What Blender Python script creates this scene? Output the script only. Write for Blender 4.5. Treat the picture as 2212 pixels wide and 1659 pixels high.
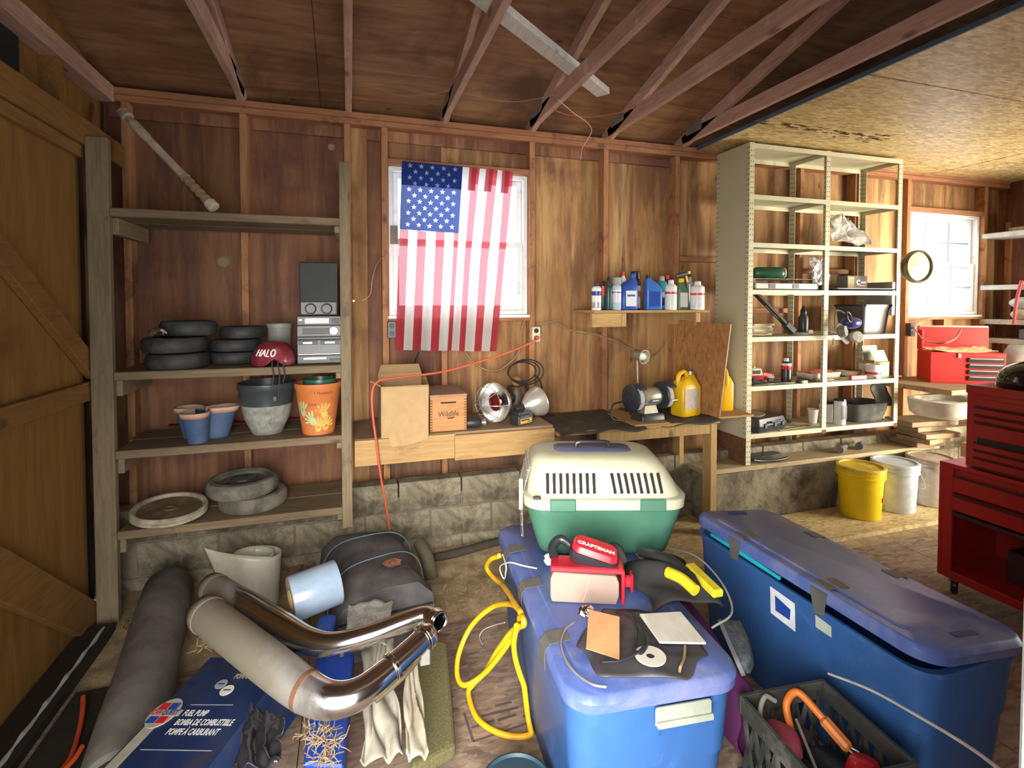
import bpy, bmesh, math, random
from mathutils import Vector, Matrix, Euler
random.seed(7)
for o in list(bpy.data.objects): bpy.data.objects.remove(o)
scene = bpy.context.scene
COL = scene.collection
R = math.radians
pi = math.pi
# ---------------------------------------------------------------- camera
FPX, CX, CY, PITCH, YAW, CAMH = 1123.0, 1106.0, 690.0, R(1.77), R(17.36), 1.6
cam = bpy.data.cameras.new('camera'); camo = bpy.data.objects.new('camera', cam); COL.objects.link(camo)
cam.sensor_width = 36; cam.sensor_fit = 'HORIZONTAL'; cam.lens = FPX/2212*36
cam.shift_y = (CY-829.5)/2212; cam.clip_start = 0.02; cam.clip_end = 200
camo.location = (0, 0, CAMH); camo.rotation_euler = (pi/2-PITCH, 0, -YAW)
scene.camera = camo
# ---------------------------------------------------------------- view, world, lights
vs = scene.view_settings
vs.view_transform = 'Standard'; vs.look = 'None'; vs.gamma = 1; vs.use_curve_mapping = False
vs.exposure = 0.40
world = bpy.data.worlds.new('world'); scene.world = world; world.use_nodes = True
wn = world.node_tree.nodes; bgn = wn['Background']
bgn.inputs[0].default_value = (0.90, 0.95, 1.0, 1); bgn.inputs[1].default_value = 3.2

def area(name, loc, rot, sx, sy, power, col, portal=False, spread=180):
    l = bpy.data.lights.new(name, 'AREA'); l.shape = 'RECTANGLE'; l.size = sx; l.size_y = sy
    l.energy = power; l.color = col; l.spread = R(spread)
    if portal: l.cycles.is_portal = True
    o = bpy.data.objects.new(name, l); COL.objects.link(o); o.location = loc; o.rotation_euler = rot
    return o
# daylight entering by the open doorway the photographer stands in (plane Y = -0.05, behind the lens)
area('doorway_daylight', (-0.20, -0.06, 1.05), (R(76), 0, R(-24)), 1.1, 1.9, 43, (1.0, 0.95, 0.87), spread=90)
# daylight from the second door in the side wall, outside the picture
area('side_door_daylight', (6.2, 1.35, 1.15), (0, R(90), R(-58)), 1.9, 1.9, 112, (1.0, 0.91, 0.72), spread=98)
# window portals (only guide the sky light)
area('window_portal_1', (0.73, 3.64, 2.0), (R(-90), 0, 0), 0.95, 1.0, 1, (1, 1, 1), True)
area('window_portal_2', (5.4, 3.64, 1.97), (R(-90), 0, 0), 0.95, 1.0, 1, (1, 1, 1), True)

# ---------------------------------------------------------------- photo pixel (2212x1659) -> point on a real plane
def ray(px, py):
    x = (px-CX)/FPX; y = -(py-CY)/FPX
    fw = math.cos(PITCH)+y*math.sin(PITCH); up = y*math.cos(PITCH)-math.sin(PITCH)
    return Vector((x*math.cos(YAW)+fw*math.sin(YAW), -x*math.sin(YAW)+fw*math.cos(YAW), up))
CAMP = Vector((0, 0, CAMH))
def PY(px, py, Y): d = ray(px, py); return CAMP+d*(Y/d.y)
def PX(px, py, X): d = ray(px, py); return CAMP+d*(X/d.x)
def PZ(px, py, Z): d = ray(px, py); return CAMP+d*((Z-CAMH)/d.z)
def V(*a): return Vector(a)

# ---------------------------------------------------------------- materials
def newmat(name):
    m = bpy.data.materials.new(name); m.use_nodes = True
    nt = m.node_tree; b = nt.nodes['Principled BSDF']
    return m, nt, b
def N(nt, typ, **kw):
    n = nt.nodes.new(typ)
    for k, v in kw.items(): setattr(n, k, v)
    return n
def setin(n, **kw):
    for k, v in kw.items(): n.inputs[k.replace('_', ' ')].default_value = v
def c4(c): return (c[0], c[1], c[2], 1)
def ramp(nt, stops):
    r = N(nt, 'ShaderNodeValToRGB'); e = r.color_ramp.elements
    while len(e) < len(stops): e.new(0.5)
    for i, (p, c) in enumerate(stops): e[i].position = p; e[i].color = c4(c)
    return r
def mapping(nt, scale, coord='Object', rot=(0, 0, 0), loc=(0, 0, 0)):
    t = N(nt, 'ShaderNodeTexCoord'); mp = N(nt, 'ShaderNodeMapping')
    mp.inputs['Scale'].default_value = scale; mp.inputs['Rotation'].default_value = rot; mp.inputs['Location'].default_value = loc
    nt.links.new(t.outputs[coord], mp.inputs[0]); return mp.outputs[0]
def noise(nt, vec, scale, detail=4, rough=.6, dist=0):
    n = N(nt, 'ShaderNodeTexNoise'); setin(n, Scale=scale, Detail=detail, Roughness=rough, Distortion=dist)
    nt.links.new(vec, n.inputs['Vector']); return n.outputs['Fac']
def mixc(nt, fac, a, b, mode='MIX'):
    n = N(nt, 'ShaderNodeMix', data_type='RGBA', blend_type=mode)
    for i, v in ((0, fac), (6, a), (7, b)):
        if hasattr(v, 'links') or hasattr(v, 'is_linked'): nt.links.new(v, n.inputs[i])
        else: n.inputs[i].default_value = v if i == 0 else c4(v)
    return n.outputs[2]
def maprange(nt, val, a, b, c=0, d=1):
    n = N(nt, 'ShaderNodeMapRange'); nt.links.new(val, n.inputs[0])
    for i, x in ((1, a), (2, b), (3, c), (4, d)): n.inputs[i].default_value = x
    return n.outputs[0]
def bump(nt, b, h, strength=.3, dist=.005):
    n = N(nt, 'ShaderNodeBump'); setin(n, Strength=strength, Distance=dist)
    nt.links.new(h, n.inputs['Height']); nt.links.new(n.outputs[0], b.inputs['Normal'])

def plain(name, col, rough=.5, metal=0, var=.15, scale=15, bmp=0, dirt=None, dirtamt=.5, dscale=6, spec=.5, coat=0, alpha=1, trans=0):
    m, nt, b = newmat(name)
    v = mapping(nt, (1, 1, 1))
    n1 = noise(nt, v, scale)
    lo = tuple(c*(1-var) for c in col); hi = tuple(min(1, c*(1+var)) for c in col)
    r = ramp(nt, [(.3, lo), (.7, hi)]); nt.links.new(n1, r.inputs[0])
    out = r.outputs[0]
    if dirt:
        n2 = noise(nt, v, dscale, 6, .7, .4)
        out = mixc(nt, maprange(nt, n2, .62-dirtamt*.3, .78-dirtamt*.2), out, dirt)
    nt.links.new(out, b.inputs['Base Color'])
    setin(b, Roughness=rough, Metallic=metal); b.inputs['Specular IOR Level'].default_value = spec
    if coat: b.inputs['Coat Weight'].default_value = coat
    if trans: b.inputs['Transmission Weight'].default_value = trans
    if alpha < 1: b.inputs['Alpha'].default_value = alpha
    if bmp: bump(nt, b, n1, bmp)
    return m

def wood(name, c1, c2, axis='x', scale=6, rough=.75, knot=True, stain=None, stainamt=.4, grain=(1, 14)):
    """boards: grain runs along the given object axis"""
    m, nt, b = newmat(name)
    s = [grain[1]]*3; s['xyz'.index(axis)] = grain[0]
    v = mapping(nt, tuple(s))
    n1 = noise(nt, v, scale*.6, 6, .65, .9)
    n2 = noise(nt, v, scale*3, 4, .7, .3)
    mx = N(nt, 'ShaderNodeMath', operation='MULTIPLY_ADD'); nt.links.new(n2, mx.inputs[0]); mx.inputs[1].default_value = .35; nt.links.new(n1, mx.inputs[2])
    r = ramp(nt, [(.42, c1), (.80, c2)]); nt.links.new(mx.outputs[0], r.inputs[0])
    out = r.outputs[0]
    vw = mapping(nt, (1, 1, 1))
    big = noise(nt, vw, 2.3, 3, .5)
    out = mixc(nt, maprange(nt, big, .35, .7, 0, .35), out, tuple(x*.6 for x in c1))
    if knot:
        kv = [2.2]*3; kv['xyz'.index(axis)] = 1.1
        vo = N(nt, 'ShaderNodeTexVoronoi'); setin(vo, Scale=2.2); nt.links.new(mapping(nt, tuple(kv)), vo.inputs['Vector'])
        out = mixc(nt, maprange(nt, vo.outputs['Distance'], .05, .11, .75, 0), out, tuple(x*.35 for x in c1))
    if stain:
        n3 = noise(nt, vw, 5, 6, .7, .6)
        out = mixc(nt, maprange(nt, n3, .66-stainamt*.25, .80-stainamt*.2), out, stain)
    nt.links.new(out, b.inputs['Base Color']); setin(b, Roughness=rough)
    bump(nt, b, mx.outputs[0], .25, .003)
    return m

def osb(name, c1, c2, scale=26, rough=.7, plane='xy', dark=(.1, .06, .03), stain=None):
    m, nt, b = newmat(name)
    outs = []
    for k, (rz, sc) in enumerate(((.5, (1, 3.2, 1)), (2.1, (1, 3.0, 1)))):
        rot = (0, 0, rz) if plane == 'xy' else ((R(90), rz, 0) if plane == 'xz' else (rz, R(90), 0))
        vo = N(nt, 'ShaderNodeTexVoronoi'); setin(vo, Scale=scale*(.8+.4*k))
        nt.links.new(mapping(nt, sc, rot=rot), vo.inputs['Vector']); outs.append(vo)
    bw = N(nt, 'ShaderNodeSeparateColor'); nt.links.new(outs[0].outputs['Color'], bw.inputs[0])
    bw2 = N(nt, 'ShaderNodeSeparateColor'); nt.links.new(outs[1].outputs['Color'], bw2.inputs[0])
    ad = N(nt, 'ShaderNodeMath', operation='MULTIPLY_ADD'); nt.links.new(bw.outputs[0], ad.inputs[0]); ad.inputs[1].default_value = .6
    nt.links.new(bw2.outputs[1], ad.inputs[2])
    r = ramp(nt, [(.05, tuple(x*.55 for x in c1)), (.4, c1), (1.0, c2)])
    mr = maprange(nt, ad.outputs[0], 0, 1.6); nt.links.new(mr, r.inputs[0])
    out = r.outputs[0]
    vw = mapping(nt, (1, 1, 1))
    out = mixc(nt, maprange(nt, noise(nt, vw, 2.0, 4), .35, .7, 0, .45), out, tuple(x*.75 for x in c1))
    if stain:
        out = mixc(nt, maprange(nt, noise(nt, vw, 3.2, 6, .7, .5), .48, .68, 0, .85), out, stain)
    nt.links.new(out, b.inputs['Base Color']); setin(b, Roughness=rough)
    bump(nt, b, ad.outputs[0], .35, .002)
    return m

def plywood(name, c1, c2, axis='z', stain=None, samt=.5, streak=None, rough=.75, drip=None):
    """sheet with cathedral grain along axis and optional vertical water streaks"""
    m, nt, b = newmat(name)
    s = [7]*3; s['xyz'.index(axis)] = .8
    n1 = noise(nt, mapping(nt, tuple(s)), 1.6, 7, .62, 1.6)
    r = ramp(nt, [(.28, c1), (.52, tuple((a+b_)/2 for a, b_ in zip(c1, c2))), (.72, c2)]); nt.links.new(n1, r.inputs[0])
    out = r.outputs[0]
    vw = mapping(nt, (1, 1, 1))
    if stain:
        out = mixc(nt, maprange(nt, noise(nt, vw, 1.7, 5, .6, .5), .66-samt*.3, .80-samt*.2, 0, .9), out, stain)
    if streak:
        s2 = [8]*3; s2[2] = .45
        out = mixc(nt, maprange(nt, noise(nt, mapping(nt, tuple(s2), loc=(3, 1, 2)), 1.1, 5, .6, .3), .50, .66, 0, .75), out, streak)
    if drip:
        s3 = [4.2]*3; s3[2] = .5
        out = mixc(nt, maprange(nt, noise(nt, mapping(nt, tuple(s3), loc=(7, 4, 1)), 1.3, 6, .65, .5), .50, .60, 0, .78), out, drip)
    kv = [2.6]*3; kv['xyz'.index(axis)] = 1.3
    vo = N(nt, 'ShaderNodeTexVoronoi'); setin(vo, Scale=1.9); nt.links.new(mapping(nt, tuple(kv)), vo.inputs['Vector'])
    out = mixc(nt, maprange(nt, vo.outputs['Distance'], .035, .085, .8, 0), out, tuple(x*.3 for x in c1))
    nt.links.new(out, b.inputs['Base Color']); setin(b, Roughness=rough)
    bump(nt, b, n1, .2, .003)
    return m

def concrete(name, c1, c2, dark, scale=5):
    m, nt, b = newmat(name); v = mapping(nt, (1, 1, 1))
    n1 = noise(nt, v, 60, 5, .75); n2 = noise(nt, v, scale, 6, .7, .5)
    r = ramp(nt, [(.3, c1), (.7, c2)]); nt.links.new(n1, r.inputs[0])
    out = mixc(nt, maprange(nt, n2, .42, .60, 0, .92), r.outputs[0], dark)
    nt.links.new(out, b.inputs['Base Color']); setin(b, Roughness=.95); bump(nt, b, n1, .6, .004)
    return m

def glass(name, col=(1, 1, 1), rough=.02, ior=1.45):
    m, nt, b = newmat(name); setin(b, Roughness=rough, IOR=ior); b.inputs['Base Color'].default_value = c4(col)
    b.inputs['Transmission Weight'].default_value = 1
    # thin panes: let light straight through instead of refracting it
    return m

def pane_mat(name):
    m = bpy.data.materials.new(name); m.use_nodes = True; nt = m.node_tree; nt.nodes.clear()
    o = N(nt, 'ShaderNodeOutputMaterial'); mx = N(nt, 'ShaderNodeMixShader'); t = N(nt, 'ShaderNodeBsdfTransparent'); g = N(nt, 'ShaderNodeBsdfGlossy')
    t.inputs[0].default_value = (.95, .97, 1, 1); g.inputs['Roughness'].default_value = .03
    mx.inputs[0].default_value = .06
    nt.links.new(t.outputs[0], mx.inputs[1]); nt.links.new(g.outputs[0], mx.inputs[2]); nt.links.new(mx.outputs[0], o.inputs[0])
    return m

def cloth(name, col, col2=None, rough=.9, scale=200, translucent=0, var=.12):
    m, nt, b = newmat(name); v = mapping(nt, (1, 1, 1)); n1 = noise(nt, v, scale, 3); n2 = noise(nt, v, 8, 5)
    r = ramp(nt, [(.3, tuple(c*(1-var) for c in col)), (.7, col2 or tuple(min(1, c*(1+var)) for c in col))]); nt.links.new(n2, r.inputs[0])
    nt.links.new(r.outputs[0], b.inputs['Base Color']); setin(b, Roughness=rough); bump(nt, b, n1, .3, .002)
    b.inputs['Specular IOR Level'].default_value = .2
    if translucent:
        o = nt.nodes['Material Output']; tr = N(nt, 'ShaderNodeBsdfTranslucent'); nt.links.new(r.outputs[0], tr.inputs[0])
        mx = N(nt, 'ShaderNodeMixShader'); mx.inputs[0].default_value = translucent
        nt.links.new(b.outputs[0], mx.inputs[1]); nt.links.new(tr.outputs[0], mx.inputs[2]); nt.links.new(mx.outputs[0], o.inputs[0])
    return m

def clear_film(name, tint=(.9, .93, .95), fac=.25, rough=.12):
    m = bpy.data.materials.new(name); m.use_nodes = True; nt = m.node_tree; nt.nodes.clear()
    o = N(nt, 'ShaderNodeOutputMaterial'); mx = N(nt, 'ShaderNodeMixShader'); t = N(nt, 'ShaderNodeBsdfTransparent'); g = N(nt, 'ShaderNodeBsdfGlossy')
    t.inputs[0].default_value = c4(tint); g.inputs['Roughness'].default_value = rough; mx.inputs[0].default_value = fac
    nt.links.new(t.outputs[0], mx.inputs[1]); nt.links.new(g.outputs[0], mx.inputs[2]); nt.links.new(mx.outputs[0], o.inputs[0])
    return m

# ---------------------------------------------------------------- mesh builder
MATS = {}          # matrices of things
def MX(loc=(0, 0, 0), rot=(0, 0, 0), s=1):
    return Matrix.Translation(Vector(loc)) @ Euler(rot).to_matrix().to_4x4() @ Matrix.Scale(s, 4)
class MB:
    def __init__(self): self.v = []; self.f = []; self.mi = []; self.cur = 0
    def add(self, vs, fs, M=None):
        o = len(self.v)
        self.v += [(M @ Vector(p)) if M is not None else Vector(p) for p in vs]
        self.f += [tuple(i+o for i in f) for f in fs]; self.mi += [self.cur]*len(fs)
        return self
    def box(self, c, s, M=None, rot=None):
        x, y, z = [k/2 for k in s]
        T = Matrix.Translation(Vector(c))
        if rot: T = T @ Euler(rot).to_matrix().to_4x4()
        if M is not None: T = M @ T
        vs = [(a*x, b*y, d*z) for d in (-1, 1) for b in (-1, 1) for a in (-1, 1)]
        return self.add(vs, [(0, 2, 3, 1), (4, 5, 7, 6), (0, 1, 5, 4), (2, 6, 7, 3), (0, 4, 6, 2), (1, 3, 7, 5)], T)
    def box2(self, a, b, M=None):
        return self.box([(p+q)/2 for p, q in zip(a, b)], [abs(q-p) for p, q in zip(a, b)], M)
    def bar(self, a, b, w, h, up=(0, 0, 1), M=None):
        a = Vector(a); b = Vector(b); d = (b-a); L = d.length; d.normalize()
        s = d.cross(Vector(up))
        if s.length < 1e-4: s = d.cross(Vector((1, 0, 0)))
        s.normalize(); u = s.cross(d)
        T = Matrix((( d.x, s.x, u.x, 0), (d.y, s.y, u.y, 0), (d.z, s.z, u.z, 0), (0, 0, 0, 1)))
        T = Matrix.Translation((a+b)/2) @ T
        return self.box((0, 0, 0), (L, w, h), (M @ T) if M is not None else T)
    def loft(self, rings, M=None, caps=True, close=True):
        n = len(rings[0]); vs = [p for r in rings for p in r]; fs = []
        for i in range(len(rings)-1):
            for j in range(n if close else n-1):
                k = (j+1) % n
                fs.append((i*n+j, i*n+k, (i+1)*n+k, (i+1)*n+j))
        if caps: fs.append(tuple(range(n-1, -1, -1))); fs.append(tuple((len(rings)-1)*n+j for j in range(n)))
        return self.add(vs, fs, M)
    def lathe(self, prof, n=24, M=None, caps=False, sx=1, sy=1):
        rings = [[(r*math.cos(2*pi*j/n)*sx, r*math.sin(2*pi*j/n)*sy, z) for j in range(n)] for r, z in prof]
        return self.loft(rings, M, caps)
    def cyl(self, a, b, r, n=16, r2=None, M=None):
        return self.tube([a, b], [r, r if r2 is None else r2], n, M=M)
    def tube(self, pts, r, n=8, caps=True, M=None, closed=False):
        pts = [Vector(p) for p in pts]; m = len(pts)
        rr = r if isinstance(r, (list, tuple)) else [r]*m
        rings = []; prev = None
        for i, p in enumerate(pts):
            if closed: t = pts[(i+1) % m]-pts[i-1]
            elif i == 0: t = pts[1]-pts[0]
            elif i == m-1: t = pts[-1]-pts[-2]
            else: t = (pts[i+1]-p).normalized()+(p-pts[i-1]).normalized()
            if t.length < 1e-9: t = Vector((0, 0, 1))
            t.normalize()
            if prev is None:
                s = t.cross(Vector((0, 0, 1)))
                if s.length < 1e-3: s = t.cross(Vector((1, 0, 0)))
            else:
                s = prev-t*prev.dot(t)
                if s.length < 1e-6: s = t.cross(Vector((1, 0, 0)))
            s.normalize(); prev = s; u = t.cross(s)
            rings.append([p+(s*math.cos(2*pi*j/n)+u*math.sin(2*pi*j/n))*rr[i] for j in range(n)])
        if closed: rings.append(rings[0])
        return self.loft(rings, M, caps and not closed)
    def prism(self, poly, z0, z1, M=None):
        n = len(poly)
        return self.loft([[(x, y, z0) for x, y in poly], [(x, y, z1) for x, y in poly]], M, True)
    def rbox(self, secs, M=None, caps=True, n=5):
        """secs: (z, sx, sy, r[, ox, oy]) stacked rounded rectangles"""
        rings = []
        for s in secs:
            z, sx, sy, r = s[:4]; ox, oy = (s[4], s[5]) if len(s) > 4 else (0, 0)
            r = min(r, sx/2-1e-4, sy/2-1e-4); ring = []
            for q, (cx, cy) in enumerate(((1, 1), (-1, 1), (-1, -1), (1, -1))):
                for k in range(n):
                    a = q*pi/2+k/(n-1)*pi/2
                    ring.append((ox+cx*(sx/2-r)+r*math.cos(a), oy+cy*(sy/2-r)+r*math.sin(a), z))
            rings.append(ring)
        return self.loft(rings, M, caps)
    def grid(self, fn, nu, nv, M=None):
        vs = [fn(i/nu, j/nv) for j in range(nv+1) for i in range(nu+1)]
        fs = [(j*(nu+1)+i, j*(nu+1)+i+1, (j+1)*(nu+1)+i+1, (j+1)*(nu+1)+i) for j in range(nv) for i in range(nu)]
        return self.add(vs, fs, M)
    def sphere(self, c, r, n=16, m=10, M=None, s=(1, 1, 1), th0=0, th1=pi):
        rings = []
        for i in range(m+1):
            t = th0+(th1-th0)*i/m; t = min(max(t, 1e-3), pi-1e-3)
            rings.append([(c[0]+r*s[0]*math.sin(t)*math.cos(2*pi*j/n), c[1]+r*s[1]*math.sin(t)*math.sin(2*pi*j/n), c[2]+r*s[2]*math.cos(t)) for j in range(n)])
        return self.loft(rings, M, False)
    def torus(self, Rr, r, n=24, k=8, M=None):
        return self.tube([(Rr*math.cos(2*pi*i/n), Rr*math.sin(2*pi*i/n), 0) for i in range(n)], r, k, M=M, closed=True)
    def poly(self, pts, M=None): return self.add(pts, [tuple(range(len(pts)))], M)
    def build(self, name, mats, parent=None, world=False, smooth=None, bevel=0, solid=0, sub=0, segs=1):
        me = bpy.data.meshes.new(name)
        vs = self.v
        if parent is not None and world:
            Mi = MATS[parent.name].inverted(); vs = [Mi @ p for p in vs]
        me.from_pydata([tuple(p) for p in vs], [], self.f)
        if not isinstance(mats, (list, tuple)): mats = [mats]
        for m in mats: me.materials.append(m)
        if len(mats) > 1: me.polygons.foreach_set('material_index', self.mi)
        bm = bmesh.new(); bm.from_mesh(me)
        bmesh.ops.remove_doubles(bm, verts=bm.verts, dist=1e-6)
        bmesh.ops.recalc_face_normals(bm, faces=bm.faces); bm.to_mesh(me); bm.free()
        if smooth is not None:
            me.polygons.foreach_set('use_smooth', [True]*len(me.polygons)); me.set_sharp_from_angle(angle=R(smooth))
        o = bpy.data.objects.new(name, me); COL.objects.link(o)
        if parent is not None: o.parent = parent; MATS[o.name] = MATS[parent.name]
        else: MATS[o.name] = Matrix.Identity(4)
        if solid: s = o.modifiers.new('solid', 'SOLIDIFY'); s.thickness = solid; s.offset = 0
        if sub: s = o.modifiers.new('sub', 'SUBSURF'); s.levels = sub; s.render_levels = sub
        if bevel: s = o.modifiers.new('bevel', 'BEVEL'); s.width = bevel; s.segments = segs; s.limit_method = 'ANGLE'; s.angle_limit = R(40)
        return o
def thing(name, label, cat, loc=(0, 0, 0), rot=(0, 0, 0), group=None):
    o = bpy.data.objects.new(name, None); COL.objects.link(o); o.empty_display_size = .05
    o.location = loc; o.rotation_euler = rot; o['label'] = label; o['category'] = cat
    if group: o['group'] = group
    MATS[o.name] = MX(loc, rot)
    return o
def tag(o, label, cat, group=None):
    o['label'] = label; o['category'] = cat
    if group: o['group'] = group
    return o
def struct(o): o['kind'] = 'structure'; return o
def stuff(o): o['kind'] = 'stuff'; return o
def place(o, loc, rot=(0, 0, 0)):
    o.location = loc; o.rotation_euler = rot; MATS[o.name] = MX(loc, rot); return o
def dup(root, loc, rot, label=None, group=None, mats=None):
    r = root.copy(); COL.objects.link(r); r.location = loc; r.rotation_euler = rot; MATS[r.name] = MX(loc, rot)
    if label: r['label'] = label
    if group: r['group'] = group
    for ch in list(root.children):
        c = ch.copy(); COL.objects.link(c); c.parent = r
        for g in ch.children:
            d = g.copy(); COL.objects.link(d); d.parent = c
    return r
def nvec(v):
    import mathutils
    n = mathutils.noise.noise
    return Vector((n(v), n(v+Vector((19.1, 7.7, 3.3))), n(v+Vector((5.2, 31.4, 11.9)))))
def chaikin(pts, k=2, closed=False):
    pts = [Vector(p) for p in pts]
    for _ in range(k):
        q = [] if closed else [pts[0]]
        for i in range(len(pts) if closed else len(pts)-1):
            a = pts[i]; b = pts[(i+1) % len(pts)]; q += [a*.75+b*.25, a*.25+b*.75]
        if not closed: q.append(pts[-1])
        pts = q
    return pts
def catmull(pts, k=6):
    pts = [Vector(p) for p in pts]; P = [pts[0]*2-pts[1]]+pts+[pts[-1]*2-pts[-2]]; out = []
    for i in range(1, len(P)-2):
        for j in range(k):
            t = j/k; a, b, c, d = P[i-1], P[i], P[i+1], P[i+2]
            out.append(.5*((2*b)+(c-a)*t+(2*a-5*b+4*c-d)*t*t+(3*b-a-3*c+d)*t**3))
    return out+[pts[-1]]
def text_mb(s, size, M, ext=.0006, cur=0, mb=None, align='LEFT', shear=0, xs=1, bold=0):
    cu = bpy.data.curves.new('t', 'FONT'); cu.body = s; cu.size = size; cu.extrude = ext; cu.align_x = align; cu.align_y = 'CENTER'; cu.shear = shear
    cu.resolution_u = 2; cu.offset = bold
    o = bpy.data.objects.new('t', cu); COL.objects.link(o)
    dg = bpy.context.evaluated_depsgraph_get(); me = bpy.data.meshes.new_from_object(o.evaluated_get(dg))
    mb = mb or MB(); mb.cur = cur
    mb.add([(v.co.x*xs, v.co.y, v.co.z) for v in me.vertices], [tuple(p.vertices) for p in me.polygons], M)
    bpy.data.objects.remove(o); bpy.data.curves.remove(cu); bpy.data.meshes.remove(me)
    return mb
def frame(o, ux, uy):
    """matrix with origin o, x axis along ux, y along uy(orthogonalised), z = x cross y"""
    x = Vector(ux).normalized(); z = x.cross(Vector(uy)).normalized(); y = z.cross(x)
    return Matrix(((x.x, y.x, z.x, o[0]), (x.y, y.y, z.y, o[1]), (x.z, y.z, z.z, o[2]), (0, 0, 0, 1)))
# ================================================================ SETTING
WY, SY = 3.57, 3.48            # sheathing face, stud face of the back wall
LX, RX = -1.33, 6.25           # left / right walls
PLATE = 2.81
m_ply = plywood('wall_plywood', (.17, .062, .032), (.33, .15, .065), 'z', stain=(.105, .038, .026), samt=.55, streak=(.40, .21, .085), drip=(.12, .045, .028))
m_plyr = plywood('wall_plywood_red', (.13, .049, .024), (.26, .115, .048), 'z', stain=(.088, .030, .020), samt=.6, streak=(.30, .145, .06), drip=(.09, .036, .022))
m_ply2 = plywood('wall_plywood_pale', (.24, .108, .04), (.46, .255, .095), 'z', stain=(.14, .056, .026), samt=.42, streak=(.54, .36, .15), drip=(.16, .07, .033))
m_roof = plywood('roof_plywood', (.18, .080, .036), (.38, .20, .09), 'x', stain=(.09, .038, .019), samt=.55)
m_stud = wood('stud_wood', (.26, .105, .045), (.46, .225, .095), 'z', stain=(.16, .06, .035), stainamt=.5)
m_plate = wood('plate_wood', (.24, .09, .042), (.42, .19, .085), 'x', stain=(.15, .055, .03), stainamt=.4)
m_truss = wood('truss_wood', (.33, .17, .115), (.53, .33, .24), 'y', stain=(.58, .45, .38), stainamt=.3)
m_door = plywood('left_door_plywood', (.185, .085, .014), (.30, .15, .03), 'z', stain=(.13, .052, .008), samt=.4)
m_doorb = wood('left_door_boards', (.17, .075, .012), (.28, .14, .03), 'y')
m_osb = osb('ceiling_osb', (.58, .40, .15), (.88, .72, .42), 20, .46, 'xy')
m_floor = osb('floor_osb', (.26, .18, .13), (.42, .31, .23), 18, .85, 'xy', stain=(.17, .12, .09))
m_sheetf = osb('floor_sheet_pale', (.50, .37, .17), (.70, .55, .29), 22, .75, 'xy')
m_dirt = concrete('dirt', (.30, .22, .115), (.52, .40, .23), (.24, .17, .09), 9)
m_cmu = concrete('cinder_block', (.20, .17, .115), (.33, .29, .20), (.07, .056, .036), 3.2)
m_mortar = concrete('mortar', (.16, .135, .09), (.24, .205, .14), (.14, .11, .08), 4)
m_white = plain('white_vinyl', (.82, .83, .82), .35, var=.05, dirt=(.5, .45, .38), dirtamt=.1)
m_pane = pane_mat('window_glass')
m_munt = plain('muntin_backlit_tint', (.30, .36, .42), .5, var=.05)  # white muntins coloured grey-blue to imitate their backlit shade
m_dark = plain('dark_gap', (.015, .012, .01), .9)
m_gplate = plain('nail_plate', (.30, .31, .27), .5, .6)

# ---- back wall: outer siding as backing with holes + plywood panels as children
W1 = (.25, 1.215, 1.52, 2.50); W2 = (4.92, 5.90, 1.49, 2.45)
def wall_pieces(x0, x1, z0, z1, holes, y0, y1):
    """rectangles of [x0,x1]x[z0,z1] minus holes"""
    out = []; xs = x0
    for (a, b, c, d) in sorted(holes):
        if b <= x0 or a >= x1: continue
        a_, b_ = max(a, x0), min(b, x1)
        if a_ > xs: out.append((xs, a_, z0, z1))
        out.append((a_, b_, z0, c)); out.append((a_, b_, d, z1)); xs = b_
    if xs < x1: out.append((xs, x1, z0, z1))
    return out
mb = MB()
for (a, b, c, d) in wall_pieces(LX-.1, RX+.1, 0, 3.1, [W1, W2], 0, 0): mb.box2((a, WY+.015, c), (b, WY+.05, d))
wall_back = struct(mb.build('wall_back', m_ply))
bounds = [LX, -.615, .605, 1.825, 3.045, 4.265, 5.485, RX]
for i in range(len(bounds)-1):
    mb = MB()
    for (a, b, c, d) in wall_pieces(bounds[i]+.003, bounds[i+1]-.003, .40, 2.95, [W1, W2], 0, 0): mb.box2((a, WY, c), (b, WY+.012, d))
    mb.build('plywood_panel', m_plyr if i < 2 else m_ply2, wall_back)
# studs 2x4 at 24 in
def stud(x, z0, z1, w=.038, y0=SY, m=m_stud): MB().box2((x-w/2, y0, z0), (x+w/2, WY-.001, z1)).build('stud', m, wall_back, bevel=.002)
for x in (-1.2, -.60, -.005, 1.815, 2.43, 3.04, 3.65, 4.26): stud(x, .42, 2.735)
for x in (.225, 1.238): stud(x, .42, 2.735, .040)
stud(.06, .42, 2.735, .115, 3.545, m_ply2)
for x in (.61,): stud(x, .42, 1.47)
for x in (4.895, 5.925): stud(x, .42, 2.735, .045)
for x in (5.4,): stud(x, .42, 1.45)
# header board and rough sill of the windows
for (a, b, c, d) in (W1, W2):
    MB().box2((a-.005, SY+.002, c-.042), (b+.005, WY-.001, c-.002)).build('rough_sill', m_plate, wall_back, bevel=.002)
    MB().box2((a-.005, SY+.004, d+.002), (b+.005, WY-.001, d+.04)).build('lintel', m_plate, wall_back, bevel=.002)
# plates
MB().box2((LX, SY-.005, 2.735), (RX, WY-.002, 2.772)).build('top_plate', m_plate, wall_back, bevel=.002)
MB().box2((LX, SY-.012, 2.773), (RX, WY-.002, PLATE)).build('top_plate', m_plate, wall_back, bevel=.002)
MB().box2((LX, SY-.06, .378), (RX, WY-.002, .418)).build('sill_plate', m_stud, wall_back, bevel=.002)
MB().box2((-1.3, WY-.022, 2.665), (2.4, WY-.003, 2.735)).build('torn_strip', m_ply, wall_back)
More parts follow.
